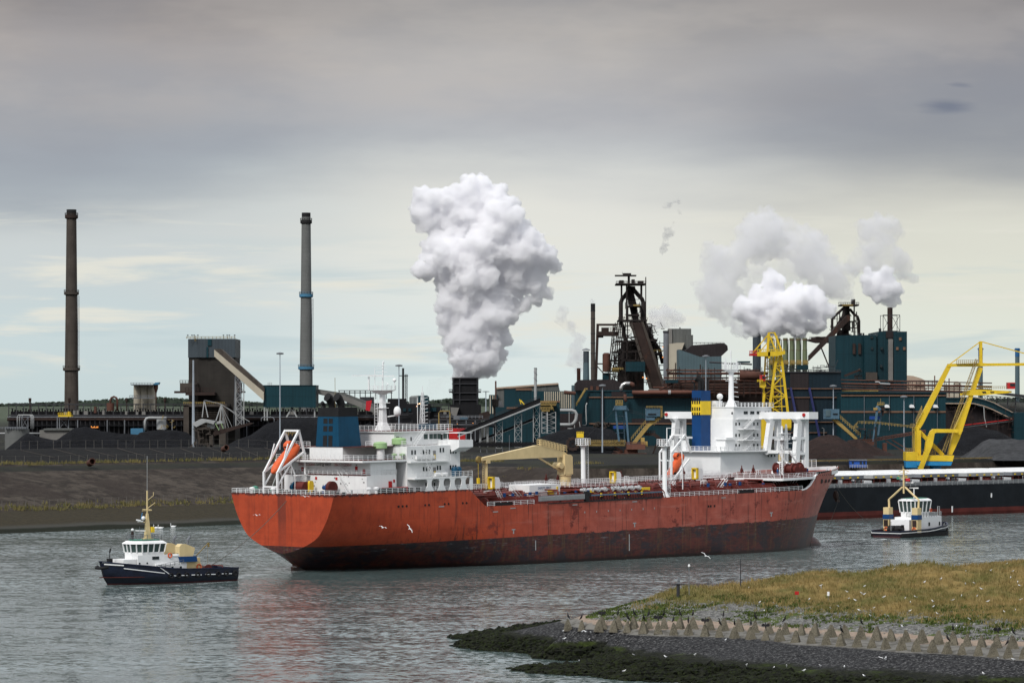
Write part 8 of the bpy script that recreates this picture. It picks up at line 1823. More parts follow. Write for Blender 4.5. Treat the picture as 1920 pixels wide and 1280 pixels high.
r2 = K.thing('trailer_conveyor', 'dark sloping trailer conveyor right of the left reclaimer', 'conveyor', 1240); m = MB(); K.ext(m, [(1208, 811), (1228, 811), (1262, 838), (1275, 860), (1268, 860), (1255, 842), (1226, 817), (1208, 816)], 0, 4); K.bar(m, (1231, 832, 0), (1222, 857, 0), 3); K.bar(m, (1250, 840, 0), (1250, 862, 0), 2); K.rail(m, 1208, 1228, 811, 0, 4, 4, .7); B(m, 'frame', 'rust_dark', r2)
K = Fr(1330); r = K.thing('bucket_wheel_reclaimer', 'blue and yellow reclaimer with its boom pointing right behind the brown ore heap', 'reclaimer', 1635)
m = MB(); K.box(m, 1545, 1572, 766.5, 785, -3.5, 3.5); B(m, 'counterweight', 'machine_blue', r); m = MB(); K.box(m, 1546.5, 1555.5, 768, 780, -3.8, -3.5); B(m, 'pale_panel', 'pale_blue_sheet', r); m = MB(); K.box(m, 1560, 1569, 774.5, 776.5, -3.8, -3.5); B(m, 'dark_slot', 'soot_black', r)
m = MB(); K.ext(m, [(1559, 786), (1568, 785), (1605, 819), (1611, 828), (1603, 824)], -2, 2); B(m, 'counter_boom', 'muted_yellow', r); m = MB(); m.rail([K.p(1571, 783, -2.5), K.p(1612, 819, -2.5)], 1.5, 1.2, .16, 2); K.rail(m, 1592, 1606, 802, -5, 4, 3, .5); m.rail([K.p(1600, 801, -5), K.p(1607, 794, -5), K.p(1640, 795, -5), K.p(1704, 802, -5)], 1.0, 1.3, .16, 2); B(m, 'walkway', 'ochre', r)
m = MB(); K.bar(m, (1643, 767, -3), (1640, 795, -3), 4.2); K.bar(m, (1639.5, 795, -3), (1635, 827, -3), 2.8); K.bar(m, (1654.5, 769, 3), (1648, 816, 3), 3); K.ext(m, [(1640, 768), (1645, 760.5), (1651, 766), (1648, 770)], -3, 3); B(m, 'mast', 'machine_blue', r)
m = MB(); K.rail(m, 1644, 1656, 760, -3, 6, 3, .7); K.box(m, 1645, 1655, 757, 760, -2, 2); K.bar(m, (1651, 747, 0), (1651, 758, 0), .8); B(m, 'mast_cage', 'ochre', r); m = MB(); K.box(m, 1648, 1658, 762, 769, -2, 2); K.bar(m, (1655, 769, -1), (1655, 779, -1), 3); K.bar(m, (1639.5, 800, -5), (1640, 848, -5), 2.6); clutter(K, m, 1610, 1640, 803, 828, 40, -3, 3, (.6, 1.6)); K.box(m, 1610, 1622, 803, 805, -4, 4); m.wsplit('dark_machinery', 'rust_dark', r); m = MB(); K.box(m, 1636, 1643, 764, 768.5, -4, -3); B(m, 'yellow_box', 'muted_yellow', r); m = MB(); K.box(m, 1633, 1655, 780, 786, 5, 6); B(m, 'blue_sign', 'container_blue', r)
m = MB(); m.truss(K.p(1644, 823, 0), K.p(1735, 808, 0), 5 * K.s, 16, .8 * K.s); m.bar(K.p(1644, 825, 0), K.p(1735, 810, 0), 2 * K.s); B(m, 'boom', 'rust_pipe', r); m = MB(); K.box(m, 1600, 1637, 827, 834, -5, 5); K.rail(m, 1600, 1637, 827, -5, 4, 4, .6); K.box(m, 1609, 1636, 837, 849, -4, 4); K.box(m, 1655, 1662, 830, 852, -2, 2); K.bar(m, (1660, 825, 0), (1705, 852, 0), 2); K.bar(m, (1672, 824, 0), (1712, 848, 0), 2); B(m, 'undercarriage', 'rust_brown', r); m = MB(); K.box(m, 1617, 1626, 838, 848, -4.3, -4); B(m, 'pale_door', 'pale_blue_sheet', r)
m = MB(); K.bar(m, (1648, 765, 0), (1730, 806, 0), .4); K.bar(m, (1643, 765, 0), (1572, 770, 0), .4); B(m, 'stay_cable', 'dark_steel', r)
K = Fr(1330); r = K.thing('stacker', 'pale grey spreader with tall A frames in front of the coal tower', 'stacker', 405)
m = MB(); K.bar(m, (383, 750, 0), (379, 782, 0), 1.7); K.bar(m, (383, 750, 0), (390, 782, 0), 1.7); K.bar(m, (415, 758, 0), (405, 788, 0), 1.8); K.bar(m, (415, 758, 0), (411, 805, 0), 1.5); K.bar(m, (384, 750, 0), (415, 757, 0), .8); K.bar(m, (415, 758, 0), (468, 790, 0), .9); K.bar(m, (415, 758, 3), (455, 787, 3), .7)
for x in (424, 430, 438): K.bar(m, (415, 758, 0), (x, 806, 0), .6)
m.stair(K.p(419, 803, 2), K.p(415, 762, 2), 1.5, .2, n=14); B(m, 'a_frame', 'pale_steel', r)
m = MB(); K.ext(m, [(362, 796), (364, 792), (378, 785), (405, 789), (402, 795), (388, 791), (370, 800)], -4, 4); K.ext(m, [(406, 795), (408, 790), (414, 788), (418, 793)], -3, 3); K.box(m, 389, 402, 793, 803, -2, 2); B(m, 'canopy', 'pale_steel', r)
m = MB(); K.ext(m, [(400, 812), (402, 808), (468, 792), (476, 793), (470, 796), (402, 817)], -2, 2); B(m, 'boom', 'rust_dark', r); m = MB(); clutter(K, m, 372, 402, 800, 838, 50, -4, 4, (.6, 1.8), .5); K.box(m, 394, 400, 815, 842, -3, 3); K.ext(m, [(386, 842), (394, 832), (412, 842)], -3, 3); K.box(m, 370, 395, 800, 804, -3, 3); K.bar(m, (372, 804, 0), (376, 826, 0), 3); K.bar(m, (376, 826, 0), (392, 826, 0), 1.6); K.bar(m, (368, 828, 0), (355, 842, 0), 5); B(m, 'undercarriage', 'concrete_brown', r)
m = MB(); K.bar(m, (405, 793, -3.5), (412, 806, -3.5), 1); K.bar(m, (416, 793, -3.5), (420, 803, -3.5), 1); B(m, 'green_strut', 'mint_green', r)
# ---- yellow level-luffing crane
K = Fr(1172); r = thing('harbour_crane', 'large yellow quay crane with a blue base and angled jib at the right', 'crane', tuple(K.p(1745, 880)))
m = MB(); K.box(m, 1696, 1719, 846.5, 863, -4, 4); K.ext(m, [(1716, 863), (1716, 853), (1786, 853), (1783, 864)], -4.5, 4.5); B(m, 'machine_house', 'crane_yellow', r); m = MB(); K.box(m, 1696.3, 1719, 863, 876, -3.8, 3.8); K.ext(m, [(1716, 872), (1716, 863.6), (1783, 864.6), (1780, 872)], -4.3, 4.3); K.vcyl(m, 1754, 22, 871, 884, 0, 20); B(m, 'blue_base', 'sky_blue', r)
m = MB(); K.box(m, 1714, 1725.5, 806, 853, -2, 2); K.bar(m, (1721, 806, 0), (1768, 853, 0), 7); K.box(m, 1712, 1722, 800, 806, -2, 2); B(m, 'rear_post', 'crane_yellow', r)
m = MB(); K.ext(m, [(1718, 878), (1731, 845), (1733, 828), (1741, 808), (1746, 803.5), (1792, 804), (1792, 810.5), (1752, 810.5), (1749, 812), (1745, 834), (1729, 874), (1727, 880)], -5.5, -2.5); B(m, 'front_strut', 'crane_yellow', r)
m = MB(); K.ext(m, [(1776, 684), (1783, 687), (1731, 793), (1724, 804), (1717, 802), (1718, 794)], -1.2, 1.2); B(m, 'back_link', 'crane_yellow', r)
m = MB(); K.ext(m, [(1834, 688), (1842, 690), (1823, 744), (1803, 808), (1798, 822), (1784, 852), (1777, 852), (1780, 838), (1788, 806), (1818, 738)], -1.8, 1.8); K.ext(m, [(1790, 802), (1804, 806), (1798, 816), (1788, 808)], -2.4, 2.4); B(m, 'main_boom', 'crane_yellow', r)
m = MB(); m.truss(K.p(1767, 846, -3), K.p(1829, 674, -3), 5 * K.s, 34, .5 * K.s, w2=4.5 * K.s); B(m, 'boom_ladder', 'ochre', r)
m = MB(); K.ext(m, [(1776, 688), (1777, 682), (1838, 680), (1850, 681), (1960, 680), (1960, 685), (1850, 686), (1838, 687), (1790, 687)], -1.4, 1.4); B(m, 'jib', 'crane_yellow', r); m = MB(); K.rail(m, 1792, 1830, 682, -2, 7, 4, .5); K.box(m, 1792, 1830, 681.5, 682.5, -2.2, 0); K.rail(m, 1696, 1712, 846, -4, 6, 3, .6); m.rail([K.p(1716, 796, -2), K.p(1727, 771, -2)], 2, 1, .15, 3); K.box(m, 1705, 1713, 799, 801, -3, 0); K.rail(m, 1705, 1713, 799, -3, 5, 3, .6); K.bar(m, (1709, 800, -3), (1709, 846, -3), 1.6); K.bar(m, (1713, 800, -3), (1713, 846, -3), .8); K.rail(m, 1830, 1886, 729, -2, 5, 4, .45); B(m, 'railing', 'ochre', r)
m = MB(); K.bar(m, (1838.6, 640, 0), (1779, 684, 0), 1.8); K.bar(m, (1838.6, 640, 0), (1960, 673, 0), 1.8); K.ext(m, [(1836, 640), (1841, 640), (1841.5, 684), (1836.5, 684)], -1.2, 1.2); B(m, 'jib_stay', 'crane_yellow', r)
m = MB(); K.ext(m, [(1800, 741), (1803, 736), (1815, 731), (1833, 730), (1895, 733), (1895, 736), (1836, 741)], -2.4, -1.9); K.bar(m, (1800, 739, -2), (1815, 739, 0), 4); B(m, 'cab_beam', 'crane_yellow', r); m = MB(); K.ext(m, [(1839, 734), (1846, 733.5), (1848, 737), (1841, 737)], -2.5, -2.35); K.ext(m, [(1855, 734), (1863, 734.3), (1861, 736.5), (1855, 736)], -2.5, -2.35); m.wsplit('beam_opening', 'soot_black', r)
m = MB(); K.box(m, 1887, 1900.5, 717, 729, -3.5, .5); B(m, 'operator_cab', 'signal_red', r); m = MB(); K.box(m, 1891, 1900, 719, 724, -3.65, -3.4); B(m, 'cab_window', 'glass_dark', r)
m = MB(); c = K.p(1742, 849, -1.5)
for k in range(14): t = k * math.pi / 7; m.bar(c, c + Vector((math.cos(t) * 2.0, 0, math.sin(t) * 2.0)), .16)
ring(m, c, 2.05, .2, 'y', 22); ring(m, c, 1.2, .15, 'y', 16); B(m, 'rope_wheel', 'ochre', r)
# ---- yellow tower crane behind the bulk carrier
K = Fr(1175); r = thing('tower_crane', 'upright yellow lattice crane rising behind the bulk carrier bridge', 'crane', tuple(K.p(1455, 880)))
m = MB()
def brace(a0, a1, b0, b1, n, d, w=1.2):
    for k in range(n):
        t0, t1 = k / n, (k + 1) / n; A0, A1 = (lerp(a0[0], a1[0], t0), lerp(a0[1], a1[1], t0)), (lerp(a0[0], a1[0], t1), lerp(a0[1], a1[1], t1)); B0, B1 = (lerp(b0[0], b1[0], t0), lerp(b0[1], b1[1], t0)), (lerp(b0[0], b1[0], t1), lerp(b0[1], b1[1], t1))
        K.bar(m, (*A1, d), (*B1, d), w); K.bar(m, (*A0, d), (*B1, d), w) if k % 2 else K.bar(m, (*B0, d), (*A1, d), w)
K.bar(m, (1455, 665, -3), (1437, 800, -3), 4.6, h=3.6); K.bar(m, (1463, 662, -3), (1479, 800, -3), 4.6, h=3.6); brace((1455, 668), (1437, 800), (1463, 665), (1479, 800), 7, -3, 1.8)
K.bar(m, (1437, 664, 4), (1430, 800, 4), 3); K.bar(m, (1452, 664, 5), (1452, 800, 5), 2.2); brace((1437, 668), (1430, 800), (1452, 668), (1454, 800), 9, 4.5, 1); K.bar(m, (1463, 668, 5), (1470, 800, 5), 2); brace((1452, 668), (1454, 800), (1463, 668), (1470, 800), 12, 5, .9)
B(m, 'lattice_tower', 'crane_yellow', r)
m = MB(); K.bar(m, (1440.5, 624, -2), (1438, 664, -2), 4.2); K.bar(m, (1440, 625, -2), (1455, 660, -2), 2.8); K.bar(m, (1451.5, 624, -2), (1464, 656, -2), 3.6); K.bar(m, (1440, 624, -2), (1452, 624, -2), 2); K.bar(m, (1440, 627, -2), (1411, 661, -2), 2.2); K.bar(m, (1450, 630, 2), (1424, 661, 2), 1.8)
for y in (634, 642, 650): K.bar(m, (1440, y, -2), (1452 + (y - 630) * .3, y, -2), 1)
K.bar(m, (1458, 628, 1), (1458, 660, 1), .8); B(m, 'head_frame', 'crane_yellow', r)
m = MB(); K.ext(m, [(1418, 660), (1470, 658), (1470, 664), (1455, 668), (1418, 668)], -5, 3); K.box(m, 1438, 1442, 660, 672, -5, 3); K.rail(m, 1418, 1468, 659, -5, 4, 4, .6); B(m, 'head_beam', 'crane_yellow', r); m = MB(); K.box(m, 1405, 1418, 663, 667, -4, 2); K.rail(m, 1404, 1418, 663, -4, 5, 3, .7); B(m, 'red_end_platform', 'signal_red', r)
m = MB(); K.box(m, 1424, 1433, 703, 714, -5, 0); B(m, 'operator_cab', 'signal_red', r); m = MB(); K.box(m, 1427, 1432, 705, 710, -5.2, -4.9); B(m, 'cab_window', 'glass_dark', r); m = MB(); K.ext(m, [(1424, 714), (1434, 714), (1435, 724), (1431, 728), (1424, 726)], -4, 0); K.tube(m, [(1430, 727, -2), (1433, 740, -2), (1430, 770, -2)], 3.6, 8); K.rail(m, 1418, 1428, 716, -5, 4, 3, .6); B(m, 'hook_drum', 'crane_yellow', r)
m = MB(); K.box(m, 1426, 1440, 786, 840, -4, 2); K.box(m, 1456, 1482, 786, 802, -4, 4); K.box(m, 1457, 1470, 850, 876, -4, 4); K.box(m, 1426, 1482, 800, 806, -3, 3); K.bar(m, (1462, 806, 0), (1462, 870, 0), 5); K.bar(m, (1490, 806, 0), (1494, 876, 0), 5); K.bar(m, (1432, 840, 0), (1432, 876, 0), 5); B(m, 'portal_base', 'crane_yellow', r)
# ---- distant wooded ridge
def ridge(D, prof, mat, label, name='distant_wood', depth=60, step=2.2):
    K = Fr(D); vs = []; fs = []; xs = np.arange(prof[0][0], prof[-1][0], step); 
    for px in xs:
        y = float(np.interp(px, [a for a, _ in prof], [b for _, b in prof])); 
        for q in range(3):
            c_ = K.p(px + random.uniform(-1.5, 1.5), y + random.uniform(-.6, 2.2), random.uniform(0, depth)); rr = random.uniform(1.3, 2.8) * K.s; o = len(vs)
            for v in ico: j = 1 + random.uniform(-.25, .25); vs.append((c_.x + v[0] * rr * j, c_.y + v[1] * rr * j, c_.z + v[2] * rr * .75 * j))
            fs += [tuple(i + o for i in f) for f in icf]
    m = MB(); m.add(vs, fs); K.ext(m, [(a, b + 2) for a, b in prof] + [(prof[-1][0], 762), (prof[0][0], 762)], depth * .3, depth * .6); o = m.build(name, mat); tag(o, label, None, None, 'stuff')
grassmat('far_wood', (.030, .045, .035), (.045, .060, .045), (.055, .072, .055), .01)
ridge(4200, [(-40, 758), (20, 757), (60, 755.5), (120, 753.5), (165, 751), (200, 749), (240, 746.5), (290, 745), (330, 747), (352, 750)], 'far_wood', 'low dark wooded ridge on the horizon behind the coke battery')
ridge(4200, [(440, 752), (480, 755), (560, 757), (700, 757), (800, 752), (850, 747), (905, 747), (930, 750), (960, 756)], 'far_wood', 'distant band of trees seen either side of the quench tower')
ridge(5000, [(1690, 748), (1760, 746), (1850, 748), (1960, 746)], 'far_wood', 'distant band of trees behind the right part of the works')
# ================================================================ STEAM AND SMOKE
def volmat(name, dens, col=(.985, .985, .99), aniso=.25, nscale=None, lo=.42, hi=.62):
    m = bpy.data.materials.new(name); m.use_nodes = True; N = NT(m.node_tree); MATS[name] = m
    v = N.n('ShaderNodeVolumePrincipled'); v.inputs['Color'].default_value = (*col, 1); v.inputs['Anisotropy'].default_value = aniso
    if nscale:
        g = N.n('ShaderNodeNewGeometry').outputs['Position']; n = N.noise(g, nscale, 4, .6, .4); N.link(N.m('MULTIPLY', N.mr(n, lo, hi), dens), v.inputs['Density'])
    else: v.inputs['Density'].default_value = dens
    N.link(v.outputs[0], N.n('ShaderNodeOutputMaterial').inputs['Volume'])
    if hasattr(m.cycles, 'homogeneous_volume'): m.cycles.homogeneous_volume = not nscale
    return m
volmat('steam_dense', .62); volmat('steam_soft', .15, nscale=.07, lo=.25, hi=.55); volmat('steam_thin', .06, nscale=.06, lo=.35, hi=.62)
volmat('smoke_grey', .10, (.50, .51, .56), nscale=.07, lo=.35, hi=.6); volmat('smoke_blue', .05, (.35, .42, .55), nscale=.09, lo=.4, hi=.65)
icoS = None
def icosphere(sub):
    import bmesh
    bm = bmesh.new(); bmesh.ops.create_icosphere(bm, subdivisions=sub, radius=1); vs = [tuple(v.co) for v in bm.verts]; fs = [tuple(v.index for v in f.verts) for f in bm.faces]; bm.free(); return vs, fs
I2 = icosphere(2)
def plume(name, D, blobs, mat, label, vox=1.3, seed=1, kids=(16, 7), disp=1.6, depth=.55, cat='steam'):
    random.seed(seed); K = Fr(D); S = []
    for px, py, rp in blobs:
        c = K.p(px, py, random.uniform(-depth, depth) * rp * K.s); R = rp * K.s; S.append((c, R * .86))
        for k in range(kids[0]):
            d = Vector((random.gauss(0, 1), random.gauss(0, 1) - .2, random.gauss(0, 1))).normalized(); c2 = c + d * R * .72; r2 = R * random.uniform(.26, .42); S.append((c2, r2))
            for q in range(kids[1]):
                d2 = (Vector((random.gauss(0, 1), random.gauss(0, 1), random.gauss(0, 1))).normalized() + d * .8).normalized(); S.append((c2 + d2 * r2 * .85, r2 * random.uniform(.28, .45)))
    S = [s for s in S if s[1] > vox * .55]
    vs = []; fs = []
    V0 = np.array(I2[0]); F0 = np.array(I2[1])
    VV = []; FF = []
    for i, (c, r_) in enumerate(S): VV.append(V0 * r_ + np.array(c)); FF.append(F0 + i * len(V0))
    m = MB(); m.v = [tuple(v) for v in np.vstack(VV).tolist()]; m.f = [tuple(f) for f in np.vstack(FF).tolist()]
    o = m.build(name, mat); o['label'] = label; o['category'] = cat
    rm = o.modifiers.new('merge', 'REMESH'); rm.mode = 'VOXEL'; rm.voxel_size = vox; rm.adaptivity = 0
    for k, (sc, st, ty) in enumerate(((7.0, disp, 'CLOUDS'), (5.0, -disp * 1.25, 'VORONOI'), (2.2, -disp * .75, 'VORONOI'))):
        tx = bpy.data.textures.new('puff', ty); tx.noise_scale = sc
        if ty == 'CLOUDS': tx.noise_depth = 2
        else: tx.distance_metric = 'DISTANCE'
        dm = o.modifiers.new('puff', 'DISPLACE'); dm.texture = tx; dm.strength = st * 2; dm.mid_level = .5; dm.texture_coords = 'GLOBAL'
    return o
P1 = [(866, 700, 17), (884, 699, 18), (902, 692, 20), (923, 690, 12), (935, 684, 8), (852, 678, 14), (880, 668, 34), (912, 668, 30), (936, 664, 16), (848, 645, 20), (885, 632, 44), (925, 635, 32), (945, 628, 18),
      (836, 605, 20), (870, 595, 46), (915, 600, 42), (945, 590, 26), (828, 572, 16), (868, 560, 46), (920, 556, 44), (958, 560, 28), (985, 572, 16), (1008, 560, 14), (842, 525, 32), (895, 515, 55), (955, 515, 46), (1000, 525, 30), (1028, 548, 14),
      (802, 500, 26), (788, 508, 15), (850, 480, 45), (915, 465, 56), (980, 475, 46), (1022, 482, 27), (1040, 495, 15), (803, 462, 16), (875, 430, 44), (935, 420, 46), (972, 438, 30), (820, 450, 20),
      (800, 383, 32), (783, 400, 20), (800, 420, 20), (815, 375, 22), (845, 380, 30), (835, 410, 30), (870, 400, 34), (892, 368, 40), (925, 372, 30), (948, 398, 30), (884, 343, 20), (905, 338, 16), (787, 362, 13)]
plume('steam_plume', 1678, P1, 'steam_dense', 'huge white steam column rising from the squat black quench tower', .85, 3, (20, 9), 1.3, cat='steam')
P2 = [(1412, 606, 22), (1450, 602, 32), (1498, 606, 28), (1532, 602, 22), (1396, 582, 24), (1440, 572, 38), (1490, 572, 38), (1532, 576, 27), (1556, 584, 13), (1450, 548, 27), (1422, 552, 20), (1508, 550, 20), (1448, 518, 17), (1438, 524, 10), (1466, 524, 12), (1535, 550, 14)]
plume('steam_plume', 1815, P2, 'steam_dense', 'low broad white steam cloud sitting over the green stoves', .85, 5, (20, 9), 1.2)
P2b = [(1328, 470, 17), (1322, 458, 10), (1340, 500, 26), (1325, 538, 26), (1338, 568, 28), (1358, 592, 20), (1392, 618, 22), (1378, 600, 18), (1372, 500, 32), (1392, 470, 28), (1405, 445, 30), (1438, 425, 34), (1440, 402, 14), (1400, 420, 18), (1470, 440, 34), (1508, 455, 32), (1536, 448, 18), (1548, 468, 20), (1528, 490, 36), (1556, 520, 34), (1580, 545, 24), (1592, 512, 20), (1490, 478, 24), (1358, 520, 26), (1352, 548, 28), (1365, 575, 24), (1350, 480, 22), (1425, 470, 28), (1455, 465, 26), (1560, 500, 26), (1550, 545, 24), (1535, 520, 24), (1375, 555, 24)]
plume('steam_plume', 1880, P2b, 'steam_soft', 'grey arch of older steam curling above the broad white cloud', 2.0, 8, (14, 4), 2.4)
P3 = [(1673, 573, 5), (1672, 566, 9), (1662, 560, 14), (1684, 562, 9), (1648, 553, 19), (1640, 540, 24), (1670, 538, 22), (1658, 517, 20), (1625, 528, 15), (1686, 545, 12), (1630, 512, 12)]
plume('steam_plume', 1662, P3, 'steam_dense', 'bright white steam puff pouring from the stack on the teal power block', .75, 9, (16, 6), 1.0)
P3b = [(1625, 428, 24), (1655, 424, 28), (1680, 434, 20), (1650, 462, 30), (1618, 482, 26), (1672, 482, 30), (1695, 502, 24), (1600, 497, 20), (1718, 524, 12), (1642, 500, 26)]
plume('steam_plume', 1700, P3b, 'steam_soft', 'faint grey cap of steam floating above the stack puff at the right', 2.0, 12, (12, 4), 2.2)
P4 = [(1055, 584, 15), (1050, 600, 12), (1068, 615, 14), (1084, 636, 14), (1080, 656, 18), (1072, 676, 13), (1086, 690, 11), (1092, 665, 12)]
plume('steam_plume', 2150, P4, 'steam_soft', 'soft white steam drifting left of the tall slim banded chimney', 2.0, 14, (12, 4), 1.6)
P5 = [(1226, 590, 14), (1250, 585, 17), (1272, 596, 13), (1240, 604, 16), (1222, 612, 12), (1262, 606, 12), (1283, 600, 8)]
plume('steam_plume', 2150, P5, 'steam_soft', 'soft white steam behind the right side of the left blast furnace', 2.0, 15, (12, 4), 1.6)
plume('steam_puff', 1800, [(1112, 566, 5.5), (1110, 562, 5)], 'steam_soft', 'tiny white puff at the mouth of the tall slim banded chimney', .8, 16, (8, 0), .4)
plume('steam_haze', 1720, [(838, 712, 15), (822, 728, 19), (806, 742, 16), (838, 742, 15), (812, 722, 14)], 'steam_thin', 'thin white vapour beside the left side of the quench tower', 2.0, 17, (8, 0), 1.5)
plume('steam_haze', 1655, [(606, 738, 7), (620, 742, 6), (634, 738, 6)], 'steam_thin', 'thin vapour at the right end of the teal transfer house', 1.2, 18, (8, 0), .8)
plume('smoke_wisp', 1950, [(1268, 378, 9), (1250, 386, 10), (1274, 400, 9), (1262, 420, 8), (1254, 438, 11), (1248, 455, 11), (1243, 468, 8)], 'smoke_grey', 'ragged wisp of grey smoke hanging high above the left blast furnace', 1.5, 19, (9, 0), 2.5, cat='smoke')
plume('smoke_wisp', 2000, [(1588, 562, 8), (1578, 570, 7), (1586, 550, 5)], 'smoke_blue', 'small bluish smoke at the top of the right blast furnace', 1.2, 20, (8, 0), 1.0, cat='smoke')
plume('smoke_wisp', 1950, [(1212, 516, 4), (1215, 510, 3)], 'smoke_grey', 'tiny grey puff at the pipe top of the left blast furnace', .8, 21, (6, 0), .4, cat='smoke')
plume('smoke_wisp', 1700, [(930, 748, 8), (936, 756, 9), (942, 764, 7)], 'steam_thin', 'thin grey vapour rising from the brown steaming hopper', 1.2, 22, (8, 0), .8, cat='smoke')
volmat('steam_wisp', .055, nscale=.13, lo=.50, hi=.68)
for D_, P_0, sd_, lab in ((1678, P1, 41, 'torn thin vapour fringe round the huge steam column'), (1815, P2, 42, 'torn thin vapour fringe round the broad white cloud'), (1662, P3, 43, 'torn thin vapour fringe round the right hand steam puff')):
    plume('steam_haze', D_, [(a, b, r * 1.13) for a, b, r in P_0 if r > 10], 'steam_wisp', lab, 2.2, sd_, (10, 0), 2.6)
plume('steam_haze', 1860, [(1455, 500, 34), (1490, 515, 34), (1420, 515, 30), (1520, 500, 30), (1400, 545, 26)], 'steam_thin', 'faint vapour veil filling the hollow of the grey steam arch', 2.2, 44, (8, 0), 2.4)
CY.volume_max_steps = 256; CY.volume_step_rate = 1.0
# ================================================================ BIRDS
random.seed(31)
def gull_mesh():
    m = MB(); m.tube([(-.26, 0, .18), (-.12, 0, .19), (.05, 0, .24), (.17, 0, .32), (.21, 0, .37), (.27, 0, .38), (.33, 0, .365)], [.02, .075, .095, .06, .05, .045, .012], 8); m.cyl((0, .03, 0), (0, .03, .18), .012, n=4); m.cyl((0, -.03, 0), (0, -.03, .18), .012, n=4); return m
def gull_wing():
    m = MB(); m.add([(-.33, -.05, .24), (.08, -.085, .26), (.08, .085, .26), (-.33, .05, .24), (-.1, -.105, .2), (-.1, .105, .2), (-.05, 0, .31)], [(0, 4, 6), (4, 1, 6), (1, 2, 6), (2, 5, 6), (5, 3, 6), (3, 0, 6)]); return m
g0 = None; GUL = []
def gull(px, py, s=.95, lab=None, onz=None):
    global g0
    x, y, h = hit(px, py)
    lab = lab or 'gull'
    if g0 is None:
        g0 = thing('gull', lab, 'gull', (0, 0, 0), 'gulls resting on the spit'); gull_mesh().build('body', 'bird_white', g0, True); gull_wing().build('folded_wings', 'bird_grey', g0); o = g0
    else: o = copy_tree(g0); o['label'] = lab
    o.location = (x, y, (onz if onz is not None else h + .05)); o.rotation_euler = (0, 0, random.uniform(0, 6.28)); o.scale = (s, s, s); GUL.append((px, h, o))
spots = [(p, q) for p, q in [(1057, 1186), (1092, 1187), (1098, 1187), (1108, 1188), (1360, 1203), (1424, 1132), (1433, 1148), (1404, 1105), (1517, 1126), (1540, 1104), (1572, 1140), (1591, 1125), (1588, 1112), (1604, 1128), (1611, 1147), (1620, 1117), (1621, 1102), (1657, 1122), (1706, 1148), (1717, 1122), (1707, 1132), (1749, 1130), (1758, 1154), (1786, 1128), (1803, 1120), (1810, 1097), (1827, 1096), (1840, 1107), (1852, 1131), (1858, 1072), (1884, 1150), (1895, 1086), (1899, 1074), (1914, 1127), (1675, 1070), (1811, 1074), (1887, 1060), (1660, 1239), (1661, 1237), (1400, 1249), (1475, 1251), (1451, 1255), (1538, 1251), (1583, 1253), (1507, 1260), (1844, 1266), (1620, 1270), (1248, 1234), (1188, 1231), (1303, 1230), (1088, 1241), (1170, 1262), (1058, 1200), (1105, 1202), (1692, 1178), (1793, 1177), (1632, 1157), (1900, 1240), (1872, 1238)]]
for a, b in spots: gull(a, b)
for i in range(14):
    px = random.uniform(1500, 1915); gull(px, random.uniform(1085, 1165))
def cormorant():
    m = MB(); m.tube([(-.34, 0, .05), (-.22, 0, .16), (-.08, 0, .32), (.0, 0, .48), (.03, 0, .60), (.0, 0, .72), (.06, 0, .79), (.13, 0, .79), (.22, 0, .80)], [.015, .06, .12, .10, .055, .04, .045, .03, .01], 8); return m
c0 = None
def corm(x, y, z, lab, spread=False):
    global c0
    b = lab; lab = 'black cormorant %s on the %s row block %s from the left' % ('with spread wings' if spread else 'standing', 'back' if b[1] else 'front', ordw(b[5])); HAS[(b[1], b[5])] = 1
    if c0 is None: c0 = thing('cormorant', lab, 'cormorant', (0, 0, 0), 'cormorants on the concrete blocks'); cormorant().build('body', 'bird_black', c0, True); o = c0
    else: o = copy_tree(c0); o['label'] = lab
    o.location = (x, y, z - .05); o.rotation_euler = (0, 0, random.uniform(0, 6.28)); s = random.uniform(1.15, 1.4); o.scale = (s, s, s)
    if spread:
        o.rotation_euler = (0, 0, random.uniform(-.5, .5) + math.pi / 2)
        m = MB(); 
        for sg in (-1, 1): m.add([(0, sg * .06, .55), (.02, sg * .3, .68), (0, sg * .52, .5), (-.03, sg * .4, .3), (-.03, sg * .15, .28), (.03, sg * .06, .53), (.05, sg * .3, .66)], [(0, 1, 2, 3, 4), (0, 5, 6, 1)])
        m.build('spread_wings', 'bird_black', o)
ONES = 'zeroth first second third fourth fifth sixth seventh eighth ninth tenth eleventh twelfth thirteenth fourteenth fifteenth sixteenth seventeenth eighteenth nineteenth'.split()
def ordw(n): return ONES[n] if n < 20 else {2: 'twenty', 3: 'thirty', 4: 'forty'}[n // 10] + ('-' + ONES[n % 10] if n % 10 else '') if n % 10 else {2: 'twentieth', 3: 'thirtieth', 4: 'fortieth'}[n // 10]
HAS = {}
blk = sorted(NBLK, key=lambda b: b[0]); used_ = 0
for i, b in enumerate(blk):
    if b[0] < 1420 and random.random() < .75 or b[0] >= 1420 and random.random() < .28:
        used_ += 1; corm(b[2], b[3], b[4] - .12, b, used_ % 6 == 3)
